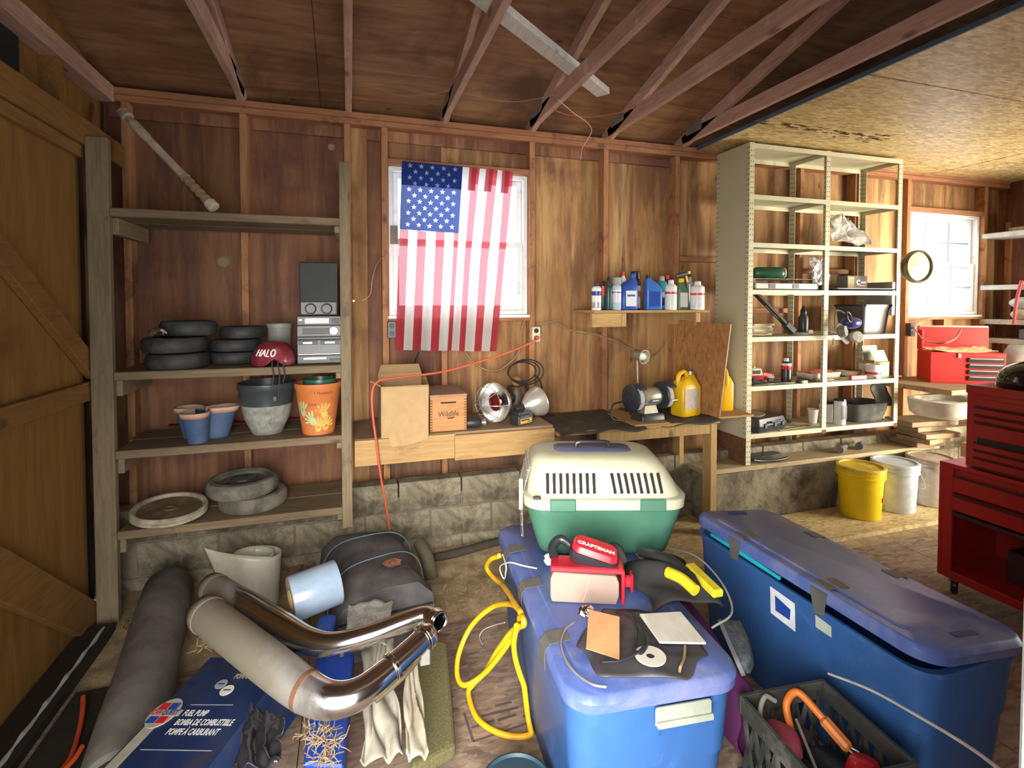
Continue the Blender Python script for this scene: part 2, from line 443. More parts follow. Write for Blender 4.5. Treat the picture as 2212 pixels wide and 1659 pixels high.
# blocking seen behind the metal shelving
for x0, x1, z in ((2.45, 3.02, 1.93), (3.06, 3.63, 1.52), (3.67, 4.24, 1.86), (2.45, 3.02, 1.22), (1.25, 1.8, .62), (1.84, 2.41, .62)):
    MB().box2((x0, SY+.03, z), (x1, WY-.002, z+.038)).build('blocking', m_plate, wall_back)
# whitewash/mould on lower sheathing = own material pieces
m_mould = plywood('mouldy_plywood', (.10, .055, .03), (.26, .13, .06), 'z', stain=(.62, .55, .45), samt=.42, streak=(.06, .04, .03))
for x0, x1 in ((.02, .2), (.25, .59), (.635, 1.21), (1.26, 1.79), (1.84, 2.41)):
    MB().box2((x0, WY-.006, .425), (x1, WY-.0005, .66)).build('mould_patch', m_mould, wall_back)
# ---- cinder block footing: two courses, mortar recessed
BY = 3.30
MB().box2((LX, BY+.008, -.1), (RX, WY+.05, .376)).build('mortar_bed', m_mortar, wall_back)
bl = MB().box((0, 0, 0), (.394, .10, .18)).build('block', m_cmu, wall_back, bevel=.004)
first = True
for row in range(3):
    x = LX+(.2 if row % 2 else 0)
    while x < RX-.1:
        o = bl if first else bl.copy()
        if not first: COL.objects.link(o)
        first = False
        o.location = (x+.2, BY+.05+random.uniform(-.003, .003), -.094+row*.19+.092+.0); x += .404
# raised ledge in front of the footing on the right part (carries the metal shelving)
mb = MB().box2((2.44, 3.115, -.05), (4.75, BY-.002, .365)); mb.build('ledge', m_cmu, wall_back, bevel=.01)
MB().box2((2.42, 3.10, .366), (4.78, BY+.1, .40)).build('ledge_plank', wood('ledge_plank', (.33, .24, .13), (.50, .40, .24), 'x', stain=(.2, .15, .09)), wall_back, bevel=.003)

# ---- left wall with barn door
wall_left = struct(MB().box2((LX-.06, -.2, 0), (LX, WY, 3.9)).build('wall_left', m_door))
MB().box2((-1.262, 2.0, .0), (-1.245, 3.04, 2.38)).build('door_panel', m_door, wall_left)
a = PX(0, 130, -1.22).z; 
MB().box2((LX, -.1, 2.36), (-1.20, SY-.02, 2.485)).build('door_header', m_doorb, wall_left, bevel=.003)
MB().box2((-1.245, -.1, 2.30), (-1.215, 3.03, 2.357)).build('door_header', m_doorb, wall_left, bevel=.003)
MB().box2((LX, -.1, PLATE-.09), (-1.24, SY-.02, PLATE)).build('gable_chord', m_truss, wall_left, bevel=.003)
for (p, q, w) in (((0, 545), (200, 800), .095), ((0, 905), (203, 840), .09), ((0, 1245), (212, 1350), .16)):
    A = PX(*p, -1.225); B = PX(*q, -1.225); d = (A-B).normalized()
    A = A+d*.6
    MB().bar(A, B, w, .036, up=(1, 0, 0)).build('door_brace', m_doorb, wall_left, bevel=.003)
MB().box2((-1.30, 3.042, 0), (-1.262, 3.13, 2.36)).build('door_gap', m_dark, wall_left)
for y in (2.05, 2.9):
    MB().box2((LX, y, 2.49), (-1.25, y+.04, PLATE-.09)).build('gable_stud', m_doorb, wall_left)
MB().box2((LX-.001, 2.53, 2.53), (LX+.012, 2.74, 2.72)).build('vent_hole', m_dark, wall_left)

# ---- right wall, front wall (with the doorway) behind the camera
struct(MB().box2((RX, 2.2, 0), (RX+.06, WY, 3.2)).box2((RX, -.2, 0), (RX+.06, .5, 3.2)).box2((RX, .5, 2.1), (RX+.06, 2.2, 3.2)).build('wall_right', m_ply))
mb = MB().box2((.43, -.16, 0), (RX, -.1, 3.3)).box2((LX, -.16, 0), (-.78, -.1, 3.9)).box2((-.78, -.16, 2.05), (.43, -.1, 3.9))
struct(mb.build('wall_front', m_ply))

# ---- floor
m_floorbase = m_floor
floor = struct(MB().box2((LX, -.2, -.12), (RX, WY, -.02)).build('floor', m_dirt))
for (x0, x1) in ((LX, -.19), (-.185, 1.03), (1.035, 2.25), (2.255, 3.47), (3.475, 4.69), (4.695, RX)):
    MB().box2((x0, -.2, -.019), (x1, 2.53, 0)).build('osb_sheet', m_floor, floor)
MB().box2((1.02, 2.66, -.019), (2.9, 3.29, .010)).build('osb_sheet', m_sheetf, floor)
MB().box2((2.905, 2.66, -.019), (4.9, 3.08, .010)).build('osb_sheet', m_sheetf, floor)
# faded mill stamp printed on a floor sheet
mst = []
def stampline(p, q, w):
    A = PZ(p[0], p[1], .0006); B = PZ(q[0], q[1], .0006); MB().bar(A, B, w, .0006).build('stamp_line', m_stamp, floor)
m_stamp = plain('floor_stamp_ink', (.10, .075, .07), .95)
stampline((1003, 1540), (1022, 1602), .010); stampline((1022, 1602), (1158, 1556), .008)
for (p, q) in (((1070, 1525), (1105, 1516)), ((1040, 1547), (1120, 1528)), ((1018, 1572), (1068, 1556)), ((1075, 1556), (1115, 1543)), ((1130, 1548), (1155, 1540))): stampline(p, q, .012)
# uneven dirt strip along the footing
def dirt_fn(u, v):
    x = LX+.05+(1.02-LX+.15)*u; y = 2.45+.84*v
    import mathutils
    nz = mathutils.noise.noise(Vector((x*3, y*3, 1)))*.018+mathutils.noise.noise(Vector((x*11, y*11, 4)))*.008
    edge = min(1, v*4, (1-u)*6)
    return (x, y, -.018+edge*(.022+nz+.05*max(0, v-.6)))
struct(MB().grid(dirt_fn, 90, 36).build('dirt_bank', m_dirt, smooth=180))

# ---- roof: plywood sheets on 3/12 trusses
ROT = math.atan(.262)
def roofz(Y, off=0): return 2.855+.275*(3.52-Y)+off
roof = struct(MB().add([(LX-.1, WY+.05, roofz(WY+.05, .03)), (RX+.1, WY+.05, roofz(WY+.05, .03)), (RX+.1, -.3, roofz(-.3, .03)), (LX-.1, -.3, roofz(-.3, .03))], [(0, 1, 2, 3)]).build('ceiling_roof', m_roof, solid=.01))
yy = WY+.03; k = 0
while yy > -.2:
    y2 = yy-1.19; xs = LX-.05-(.0 if k % 2 else 1.22)
    while xs < 3.6:
        a, b = max(xs, LX-.05), xs+2.436
        if b > a+.05:
            vs = [(x, y, roofz(y, dz)) for dz in (0, .013) for y in (yy, y2+.004) for x in (a, b)]
            MB().add(vs, [(0, 1, 3, 2), (4, 6, 7, 5), (0, 4, 5, 1), (2, 3, 7, 6), (0, 2, 6, 4), (1, 5, 7, 3)]).build('roof_sheet', m_roof, roof)
        xs += 2.44
    yy = y2; k += 1
for n, x in enumerate((-.60, .005, .615, 1.225, 1.825, 2.455)):
    MB().box2((x-.019, -.1, PLATE), (x+.019, WY-.03, PLATE+.089)).build('truss_chord', m_truss, roof, bevel=.003)
    A = Vector((x, 3.44, roofz(3.44, -.05))); B = Vector((x, -.1, roofz(-.1, -.055)))
    MB().bar(A, B, .038, .085).build('rafter', m_truss, roof, bevel=.003)
    for s in (-1, 1):
        MB().box((x+s*.021, 3.30, PLATE+.085), (.002, .18, .075)).build('nail_plate', m_gplate, roof)
MB().box2((LX, -.1, roofz(0)), (LX+.06, 0, roofz(0)+.01)).build('fascia', m_dark, roof)

# ---- OSB ceiling on the right
CZ = 2.795
ceil2 = struct(MB().box2((2.60, -.1, CZ+.0125), (RX, WY, CZ+.02)).build('ceiling', m_dark))
for (x0, x1, y0, y1) in ((2.60, 5.135, 2.075, 3.475), (2.60, 3.86, .85, 2.068), (3.866, RX, .85, 2.068), (5.142, RX, 2.075, 3.475), (2.60, RX, -.1, .843)):
    MB().box2((x0+.004, y0+.003, CZ), (x1-.003, y1, CZ+.012)).build('osb_sheet', m_osb, ceil2)
MB().box2((2.588, -.1, CZ-.004), (2.599, 3.47, CZ+.02)).build('edge_strip', plain('edge_strip_blue', (.07, .12, .17), .6), ceil2)
m_print = plain('stamp_ink', (.10, .06, .03), .9)
# faded mill stamp on the sheet
mb = MB()
A = PZ(1640, 262, CZ); B = PZ(1905, 297, CZ)
ux = (B-A); 
fm = frame((A.x, A.y, CZ-.0006), ux, (ux.y, -ux.x, 0))
random.seed(3)
for k in range(60):
    u = random.random()*1.2; w = random.uniform(.02, .10); v = random.uniform(-.11, .05)*(.4+u*.6)
    mb.box((u, v, 0), (w, random.uniform(.004, .02), .0006), fm)
mb.build('mill_stamp', m_print, ceil2)
random.seed(11)
# ---- windows
def window(name, W, nx, muntin, wy=3.52):
    x0, x1, z0, z1 = W; zm = (z0+z1)/2
    fr = MB()
    for (a, b) in (((x0, z0), (x0+.028, z1)), ((x1-.028, z0), (x1, z1)), ((x0+.028, z1-.028), (x1-.028, z1)), ((x0+.028, z0), (x1-.028, z0+.03))):
        fr.box2((a[0], wy, a[1]), (b[0], wy+.09, b[1]))
    w = struct(fr.build(name, m_white, bevel=.002))
    for (s0, s1, dy) in ((zm-.02, z1-.03, .05), (z0+.03, zm+.02, .02)):
        sm = MB(); t = .036; a0, a1 = x0+.03, x1-.03
        for (p, q) in (((a0, s0), (a0+t, s1)), ((a1-t, s0), (a1, s1)), ((a0+t, s1-t), (a1-t, s1)), ((a0+t, s0), (a1-t, s0+t))):
            sm.box2((p[0], wy+dy, p[1]), (q[0], wy+dy+.026, q[1]))
        sash = sm.build('sash', m_white, w, bevel=.002)
        MB().box2((a0+t, wy+dy+.011, s0+t), (a1-t, wy+dy+.014, s1-t)).build('pane', m_pane, sash)
        if muntin:
            for i in range(1, nx): MB().box2((a0+(a1-a0)*i/nx-.011, wy+dy+.004, s0+t), (a0+(a1-a0)*i/nx+.011, wy+dy+.010, s1-t)).build('muntin', m_munt, sash)
            MB().box2((a0+t, wy+dy+.0045, (s0+s1)/2-.010), (a1-t, wy+dy+.0095, (s0+s1)/2+.010)).build('muntin', m_munt, sash)
    MB().box2((x0-.02, wy-.04, z0-.02), (x1+.02, wy+.02, z0-.001)).build('window_sill', m_white, w, bevel=.002)
    return w
win1 = window('window_1', W1, 1, False)
win2 = window('window_2', W2, 3, True)
MB().box((.285, 3.51, 2.05), (.05, .016, .12)).build('latch_board', plain('latch_grey', (.2, .17, .13), .7), win1)
# ================================================================ LEFT WOODEN SHELVES
def mpp(p): # metres per photo pixel at a point
    d = Vector(p)-CAMP; return (d.x*math.sin(YAW)+d.y*math.cos(YAW))/FPX
m_shelf = wood('shelf_boards', (.125, .085, .045), (.235, .17, .095), 'x', stain=(.09, .058, .032), stainamt=.3)
m_post = wood('shelf_posts', (.135, .10, .055), (.25, .19, .11), 'z', stain=(.08, .055, .03), stainamt=.35)
m_cleat = wood('shelf_cleats', (.17, .12, .065), (.29, .21, .12), 'y')
ls = thing('wooden_shelving', 'rough wooden shelving of planks on two posts beside the barn door', 'shelves', (-.6, 3.2, 0))
SZ = (.47, .872, 1.262, 2.065)
for z in SZ:
    for k, (y0, y1) in enumerate(((3.0, 3.225), (3.235, 3.455))):
        MB().box2((-1.107 if k == 0 else -1.128, y0, z-.042), (-.035 if k == 0 else .0, y1, z)).build('plank', m_shelf, ls, world=True, bevel=.004)
MB().box2((-1.20, 3.0, 0), (-1.108, 3.04, 2.40)).build('post', m_post, ls, world=True, bevel=.003)
MB().box2((-1.19, 3.041, 0), (-1.13, 3.10, 2.05)).build('post', m_post, ls, world=True, bevel=.003)
MB().box2((-.048, 2.972, .36), (.006, 3.0, 2.365)).build('post', m_post, ls, world=True, bevel=.003)
MB().box2((-.043, 3.005, .36), (-.012, 3.10, .425)).build('post_foot', m_post, ls, world=True, bevel=.003)
for z in SZ:
    MB().box2((-1.125, 3.045, z-.125), (-1.085, 3.45, z-.043)).build('cleat', m_cleat, ls, world=True, bevel=.003)
    MB().box2((-.075, 3.02, z-.078), (-.048, 3.45, z-.043)).build('cleat', m_cleat, ls, world=True, bevel=.003)

m_rubber = plain('black_rubber', (.028, .030, .030), .6, var=.3, dirt=(.09, .085, .07), dirtamt=.25)
m_rubberg = plain('dusty_rubber', (.10, .095, .075), .85, var=.2, dirt=(.22, .20, .15), dirtamt=.6)
m_hub = plain('dark_hub', (.05, .05, .05), .5)
def tyre(label, c, r, h, m=m_rubber, group=None, holes=0, mh=None):
    t = thing('small_wheel', label, 'wheel', c, (0, 0, random.uniform(0, 3)), group)
    MB().lathe([(r*.30, h*.25), (r*.62, h*.25), (r*.70, h*.86), (r*.82, h), (r*.93, h*.95), (r, h*.72), (r, h*.28), (r*.93, h*.05), (r*.6, 0), (r*.3, 0)], 40, caps=False).build('tyre', m, t, smooth=35)
    hub = MB(); hub.lathe([(0.001, h*.80), (r*.14, h*.80), (r*.18, h*.72), (r*.66, h*.72), (r*.66, h*.1), (.001, h*.1)], 32).build('hub', mh or m_hub, t, smooth=35)
    if holes:
        for k in range(holes):
            a = 2*pi*k/holes
            MB().lathe([(.001, h*.735), (r*.05, h*.735), (r*.05, h*.6), (.001, h*.6)], 10, M=Matrix.Translation((r*.42*math.cos(a), r*.42*math.sin(a), 0))).build('bolt_hole', m_dark, t)
    return t
def on(px, py, Y): # point of the photo pixel at depth Y
    return PY(px, py, Y)
z = SZ[2]
A = on(386, 797, 3.16); B = on(384, 760, 3.17); C3 = on(408, 730, 3.20)
for k, (px, Y, zz, r, lab) in enumerate(((384, 3.13, z, .146, 'black rubber wheel lying lowest in the stack beside the shelf post'),
        (377, 3.13, z+.082, .150, 'black rubber wheel lying second in the stack beside the shelf post'),
        (408, 3.20, z+.164, .135, 'thin black rubber wheel topping the stack beside the shelf post'),
        (506, 3.28, z, .130, 'black rubber wheel lying lowest in the stack beside the red helmet'),
        (509, 3.28, z+.070, .132, 'black rubber wheel lying second in the stack beside the red helmet'),
        (526, 3.29, z+.140, .122, 'smaller black rubber wheel topping the stack beside the red helmet'))):
    X = on(px, 700, Y).x
    tyre(lab, (X, Y, zz+.001), r, .08 if k < 3 else .068, group='black wheels on the shelf')
# pale mud daubs left by wasps on the plywood
for (px, py, r) in ((716, 317, .024), (482, 565, .036)):
    q = on(px, py, WY-.004)
    tag(MB().lathe([(.001, .012), (r*.5, .011), (r*.9, .006), (r, 0), (.001, 0)], 14, MX((q.x, WY-.001, q.z), (R(90), 0, 0))).build('mud_nest', plain('dried_mud_%d' % px, (.33, .25, .14), .95, bmp=.4), smooth=50), 'small round wasp mud nest high on the red plywood' if px > 600 else 'larger pale wasp mud nest on the plywood above the wheels', 'mud nest')
# crumpled foil
def crumple(c, r, n, seed, sx=1, sy=1, sz=1):
    rnd = random.Random(seed); mb = MB(); rings = []
    m = n//2
    for i in range(m+1):
        t = min(max(pi*i/m, .02), pi-.02)
        rings.append([(c[0]+r*sx*math.sin(t)*math.cos(2*pi*j/n)*(1+rnd.uniform(-.28, .28)), c[1]+r*sy*math.sin(t)*math.sin(2*pi*j/n)*(1+rnd.uniform(-.28, .28)), c[2]+r*sz*(math.cos(t)+rnd.uniform(-.15, .15))) for j in range(n)])
    return mb.loft(rings, None, True)
m_foil = plain('foil', (.75, .75, .74), .18, 1, var=.1)
m_chrome = plain('chrome', (.78, .77, .74), .12, 1, var=.05)
p = on(332, 737, 3.06)
tag(crumple((p.x+.02, 3.05, z+.164+.026), .028, 14, 4, 1.3, .9, .9).build('foil_scrap', m_foil), 'crumpled shiny foil scrap lying on the stack of black wheels', 'foil')

# helmet
m_helm = plain('red_helmet', (.22, .022, .038), .3, var=.2, dirt=(.33, .16, .15), dirtamt=.25, coat=.4)
m_black = plain('black_plastic', (.022, .023, .024), .45, var=.2)
m_strap = cloth('black_strap', (.06, .058, .05))
m_lettw = plain('white_lettering', (.85, .85, .83), .5, var=.03)
hx = on(596, 760, 3.14).x
he = thing('bike_helmet', 'dusty red bicycle helmet lettered HALO with hanging black straps', 'helmet', (hx-.006, 3.105, z+.001), (0, 0, R(8)))
he.scale = (.82, .82, .82)
def helm(u, v, off=0):
    a = 2*pi*u; t = v*pi/2
    x = .125*math.cos(a)*math.sin(t); y = .15*math.sin(a)*math.sin(t); zz = .155*math.cos(t)**.8 if t < pi/2 else 0
    if off: k = 1+off; x *= k; y *= k; zz *= k
    return (x, y, zz+.012)
mb = MB()
rings = []
for j in range(13):
    t = .04+(pi/2-.04)*j/12; ring = []
    for i in range(40):
        a = 2*pi*i/40
        low = .045*math.exp(-((math.atan2(math.sin(a+pi/2), math.cos(a+pi/2)))/.28)**2)   # brow notch facing the viewer (-y)
        zz = .155*max(0, math.cos(t))**.85+.006
        ring.append((.135*math.cos(a)*math.sin(t)**.8, .16*math.sin(a)*math.sin(t)**.8, max(zz, low+.006)))
    rings.append(ring)
mb.loft(rings, None, False); mb.loft([[Vector(rings[0][i]) for i in range(40)], [Vector((0, 0, .161))]*40], None, False)
mb.build('shell', m_helm, he, smooth=60, solid=.006)
# lettering HALO wrapped on the front-left of the dome
def onhelm(x, y, zo):
    a = -pi/2-.42+x/.15; t = 1.05-y/.16
    zz = .155*max(0, math.cos(t))**.85+.006; k = 1.012+zo*4
    return Vector((.135*math.cos(a)*math.sin(t)**.8*k, .16*math.sin(a)*math.sin(t)**.8*k, zz*k))
strokes = [[(0, 0), (0, 1)], [(.7, 0), (.7, 1)], [(0, .5), (.7, .5)], [(1.0, 0), (1.4, 1), (1.8, 0)], [(1.15, .38), (1.65, .38)], [(2.1, 1), (2.1, 0), (2.6, 0)], [(3.15+.38*math.cos(t), .5+.5*math.sin(t)) for t in [2*pi*i/14 for i in range(15)]]]
for stt in strokes:
    pts = []
    for p, q in zip(stt, stt[1:]):
        for i in range(4): pts.append((p[0]+(q[0]-p[0])*i/4, p[1]+(q[1]-p[1])*i/4))
    pts.append(stt[-1])
    MB().tube([onhelm((x-1.75)*.040+(y-.5)*.012, (y-.5)*.052, 0) for x, y in pts], .0052, 5).build('lettering', m_lettw, he)
for dx, L in ((-.01, .14), (.025, .19), (.055, .10)):
    pts = catmull([(dx, -.135, .05), (dx-.004, -.16, .01), (dx+.004, -.168, -.05), (dx-.006, -.165, -L)], 4)
    MB().tube(pts, .004, 5).build('strap', m_strap, he)
mb = MB(); mb.box((.0, -.168, -.20), (.022, .006, .03)); mb.build('buckle', m_black, he, bevel=.002)
# grey tub behind the helmet
m_grey = plain('grey_plastic', (.30, .30, .27), .5)
tx = on(603, 715, 3.38).x
tb = thing('plastic_tub', 'grey lidded plastic tub standing behind the red helmet', 'tub', (tx, 3.38, z+.0015))
MB().lathe([(.001, 0), (.058, 0), (.068, .19), (.001, .19)], 32).build('tub_body', m_grey, tb, smooth=40)
MB().lathe([(.001, .191), (.071, .191), (.072, .215), (.06, .222), (.001, .222)], 32).build('lid', m_grey, tb, smooth=40)
# stereo
m_stereo = plain('stereo_grey', (.05, .053, .05), .4, var=.15, dirt=(.2, .19, .15), dirtamt=.15)
m_stereo2 = plain('stereo_panel', (.085, .09, .085), .4)
m_lcd = plain('lcd_red', (.16, .03, .03), .15)
m_silver = plain('silver_trim', (.55, .55, .52), .3, .8)
p0 = on(641, 794, 3.09); p1 = on(738, 683, 3.09); sw = p1.x-p0.x; sh = p1.z-z
st = thing('stereo_stack', 'grey stacked stereo system with knobs and cassette doors on the shelf', 'stereo', ((p0.x+p1.x)/2, 3.09, z+.0015))
MB().box2((-sw/2, .012, .0), (sw/2, .27, sh)).build('cabinet', m_black, st, bevel=.004)
rows = [(0, .155), (.165, .30), (.31, .42), (.43, .735), (.745, 1)]
rows = [(.0, .175), (.19, .50), (.51, .56), (.57, .80), (.81, 1.0)]
for i, (a, b) in enumerate(rows):
    MB().box2((-sw/2+.003, 0, a*sh), (sw/2-.003, .014, b*sh)).build('face_panel', m_stereo2 if i in (1, 3) else m_stereo, st, bevel=.003)
def fbox(x0, x1, z0, z1, m, nm, d=.004, par=None): return MB().box2((-sw/2+x0*sw, -d, z0*sh), (-sw/2+x1*sw, .001, z1*sh)).build(nm, m, par or st, bevel=.001)
fbox(.18, .72, .84, .96, m_lcd, 'display'); fbox(.30, .40, .85, .95, m_silver, 'glare_chip', .0045)
fbox(.05, .13, .90, .94, m_lettw, 'badge'); fbox(.14, .72, .62, .74, m_black, 'tuner_window')
MB().lathe([(.001, .016), (.021, .016), (.024, 0), (.001, 0)], 20, M=MX((sw*.32, 0, sh*.69), (R(90), 0, 0))).build('volume_knob', m_silver, st, smooth=40)
fbox(.05, .46, .40, .485, m_black, 'cassette_door'); fbox(.52, .94, .40, .485, m_black, 'cassette_door')
fbox(.14, .34, .42, .46, m_silver, 'cassette_trim', .0055); fbox(.62, .84, .42, .46, m_silver, 'cassette_trim', .0055)
fbox(.15, .65, .09, .13, m_silver, 'disc_tray'); fbox(.04, .96, .19, .205, m_silver, 'trim_line')
for k in range(8): fbox(.72+.033*k, .742+.033*k, .06, .10, m_black, 'button')
for k in range(5): fbox(.76, .95, .845+.024*k, .855+.024*k, m_black, 'button')
# speaker on the stereo
p0 = on(647, 683, 3.10); p1 = on(728, 568, 3.10); w = p1.x-p0.x; h = p1.z-(z+sh)
sp = thing('loudspeaker', 'dark two-port loudspeaker standing on top of the stereo', 'speaker', ((p0.x+p1.x)/2, 3.10, z+sh+.003), (0, 0, R(4)))
MB().box2((-w/2, .01, 0), (w/2, .22, h)).build('cabinet', m_stereo, sp, bevel=.008, segs=2)
MB().box2((-w/2+.004, -.008, h*.27), (w/2-.004, .012, h*.985)).build('grille', cloth('speaker_grille', (.055, .06, .06)), sp, bevel=.006, segs=2)
fb = MB().box2((-w/2+.004, -.004, .005), (w/2-.004, .012, h*.265)).build('port_panel', m_stereo2, sp, bevel=.005)
for s in (-1, 1):
    M = MX((s*w*.21, -.004, h*.13), (R(90), 0, 0))
    MB().lathe([(.030, -.002), (.031, .006), (.026, .007), (.018, -.012), (.001, -.014)], 24, M=M).build('port', m_black, sp, smooth=40)
# white plastic pipe leaning above the top shelf
m_cream = plain('cream_plastic', (.60, .50, .36), .5, dirt=(.25, .17, .1), dirtamt=.4)
a = on(462, 452, 3.06); a.z = SZ[3]+.034; b = PX(265, 243, -1.17)
pp = thing('plastic_tube', 'long cream plastic tube with clear ribbed end leaning on the top plank', 'tube', a)
D = (b-a)
MB().tube([a, a+D*.045], [.030, .030], 16).build('end_cap', m_cream, pp, world=True, smooth=40)
mb = MB(); 
for k in range(9): mb.cyl(a+D*(.05+.028*k), a+D*(.068+.028*k), .024 if k % 2 else .019, 12)
mb.build('ribbed_core', m_cream, pp, world=True, smooth=40)
MB().tube([a+D*.046, a+D*.30], .032, 18, caps=False).build('clear_sleeve', clear_film('clear_sleeve', (.85, .8, .7), .15), pp, world=True, smooth=60)
MB().tube([a+D*.30, a+D*.32, a+D*.72, a+D*.74, a+D*.88], [.026, .021, .021, .025, .025], 14).build('barrel', m_cream, pp, world=True, smooth=40)
MB().tube([a+D*.885, a+D*.90, a+D*.93, a+D*.94, a+D*1.0], [.016, .018, .018, .032, .032], 14).build('nozzle', m_cream, pp, world=True, smooth=40)
# ---- third shelf: pots
z = SZ[1]
m_bluepot = plain('blue_pot', (.055, .10, .20), .6, dirt=(.10, .13, .19), dirtamt=.3)
m_potrim = plain('terracotta_rim', (.52, .36, .26), .7)
m_inside = plain('pot_inside', (.10, .07, .05), .9)
tp = thing('triple_planter', 'blue three-lobed planter with pale terracotta rims on the wooden shelf', 'planter', (on(437, 930, 3.12).x, 3.145, z+.0015))
def tref(s, zz, off=0, n=72):
    ring = []
    for i in range(n):
        a = 2*pi*i/n; rr = (.118+.066*math.cos(3*(a-R(-97)))-.012*math.cos(6*(a-R(-97))))*s+off
        ring.append((rr*math.cos(a), rr*math.sin(a), zz))
    return ring
hh = .165
MB().loft([tref(.70, 0), tref(.94, hh*.85), tref(.90, hh*.85), tref(.66, .02)], None, True).build('pot_wall', m_bluepot, tp, smooth=50)
MB().loft([tref(.94, hh*.84), tref(.97, hh*.84), tref(1.0, hh*.90)], None, False).build('rim_band', plain('terracotta_band', (.45, .20, .12), .7), tp, smooth=50, solid=.002)
MB().loft([tref(1.0, hh*.89), tref(1.03, hh*.95), tref(1.02, hh), tref(.95, hh), tref(.90, hh*.84)], None, False).build('pot_rim', m_potrim, tp, smooth=50)
MB().loft([tref(.80, hh*.5), tref(.05, hh*.5)], None, False).build('soil', m_inside, tp)
def pot(name, label, c, prof, mats, cuts, parts, n=40):
    pass
m_potdk = plain('pot_dark_band', (.045, .055, .06), .4)
m_potlt = plain('pot_mottled_grey', (.30, .31, .27), .7, var=.25, scale=30, dirt=(.16, .16, .13), dirtamt=.4, dscale=12)
c = on(574, 933, 3.13); r = 58*mpp(c)
gp = thing('glazed_pot', 'round mottled grey flower pot with a wide dark glazed rim', 'flower pot', (c.x, 3.195, z+.0015))
MB().lathe([(.001, .001), (.52*r, 0), (.56*r, .012), (.80*r, .09), (.90*r, .165)], 44).build('pot_body', m_potlt, gp, smooth=50)
MB().lathe([(.90*r, .165), (.965*r, .245), (1.02*r, .255), (1.02*r, .285), (.95*r, .288), (.86*r, .20), (.6*r, .10), (.001, .10)], 44).build('pot_collar', m_potdk, gp, smooth=40)
m_orange = plain('orange_pot', (.62, .19, .05), .6, var=.1, dirt=(.45, .14, .05), dirtamt=.3)
m_ylw = plain('handprint_yellow', (.75, .50, .12), .7); m_grn = plain('handprint_green', (.45, .60, .30), .7)
c = on(686, 930, 3.12); r = 48*mpp(c); hh = .285
op = thing('painted_pot', 'orange flower pot painted with yellow handprints and writing', 'flower pot', (c.x+.006, 3.115, z+.0015))
def oprof(t): return r*(.68+.32*t)
MB().lathe([(.001, 0), (oprof(0), 0), (oprof(1)*.96, hh*.88), (oprof(1), hh*.90), (oprof(1)*1.01, hh), (oprof(1)*.94, hh), (oprof(.6)*.94, hh*.6), (.001, hh*.6)], 44).build('pot_body', m_orange, op, smooth=40)
def oncone(x, zz, k=1.012): a = -pi/2+x/r; rr = oprof(zz/hh*.95)*k; return Vector((rr*math.cos(a), rr*math.sin(a), zz))
def blob(mb, x, zz, w, h_, rot=0, n=8):
    pts = []
    for i in range(n):
        a = 2*pi*i/n; u = w*math.cos(a); v = h_*math.sin(a); pts.append(oncone(x+u*math.cos(rot)-v*math.sin(rot), zz+u*math.sin(rot)+v*math.cos(rot)))
    mb.poly(pts)
for hx_, hz, rot, mm in ((.045, .12, .3, m_ylw), (-.03, .08, .9, m_grn), (.06, .05, -.6, m_ylw), (-.10, .13, .2, m_grn), (.005, .045, -.4, m_ylw)):
    mb = MB(); blob(mb, hx_, hz, .022, .026, rot)
    for k in range(5):
        a = rot+pi/2+(k-2)*.42; blob(mb, hx_+.043*math.cos(a), hz+.043*math.sin(a), .006, .022, a-pi/2)
    mb.build('handprint', mm, op)
mb = MB()
for s, zz, x0 in (("\u273f Mommy's", hh*.83, .035), ('Love', hh*.62, -.03)):
    tm = text_mb(s if ord(s[0]) < 256 else "* Mommy's", .024, Matrix.Identity(4), .0003, align='CENTER', shear=.2)
    mb.add([oncone(x0+v.x, zz+v.y, 1.018) for v in tm.v], tm.f)
mb.build('handwriting', m_black, op)
gi = thing('green_pot', 'dark green plastic pot nested inside the orange painted pot', 'flower pot', (c.x+.014, 3.125, z+hh*.62+.003))
MB().lathe([(.001, .0), (.062, 0), (.084, .085), (.090, .09), (.090, .125), (.084, .125), (.07, .03), (.001, .03)], 36).build('pot_body', plain('green_pot', (.03, .11, .075), .35), gi, smooth=40)
MB().tube(catmull([(.06, -.03, .12), (.066, .03, .128), (.05, .06, .12)], 5), .004, 6).build('wire_handle', m_silver, gi)
def ragfn(x0, x1, y0, y1, z0, amp, seed, k=6):
    import mathutils
    def f(u, v):
        x = x0+(x1-x0)*u; y = y0+(y1-y0)*v
        e = mathutils.noise.noise(Vector((x*k+seed, y*k, seed*1.7)))
        w = mathutils.noise.noise(Vector((u*3+seed, v*3, seed)))*.02
        return (x+w, y+w, z0+amp*(.5+.5*e)+amp*.4*abs(math.sin(u*9+seed)))
    return f
rag = MB().grid(ragfn(-1.0, -.16, 3.385, 3.445, z+.006, .03, 2.2), 40, 14).build('folded_cloth', cloth('dark_red_cloth', (.17, .025, .03)), smooth=180, solid=.004)
tag(rag, 'dark red cloth spread on the plank behind the flower pots', 'cloth')
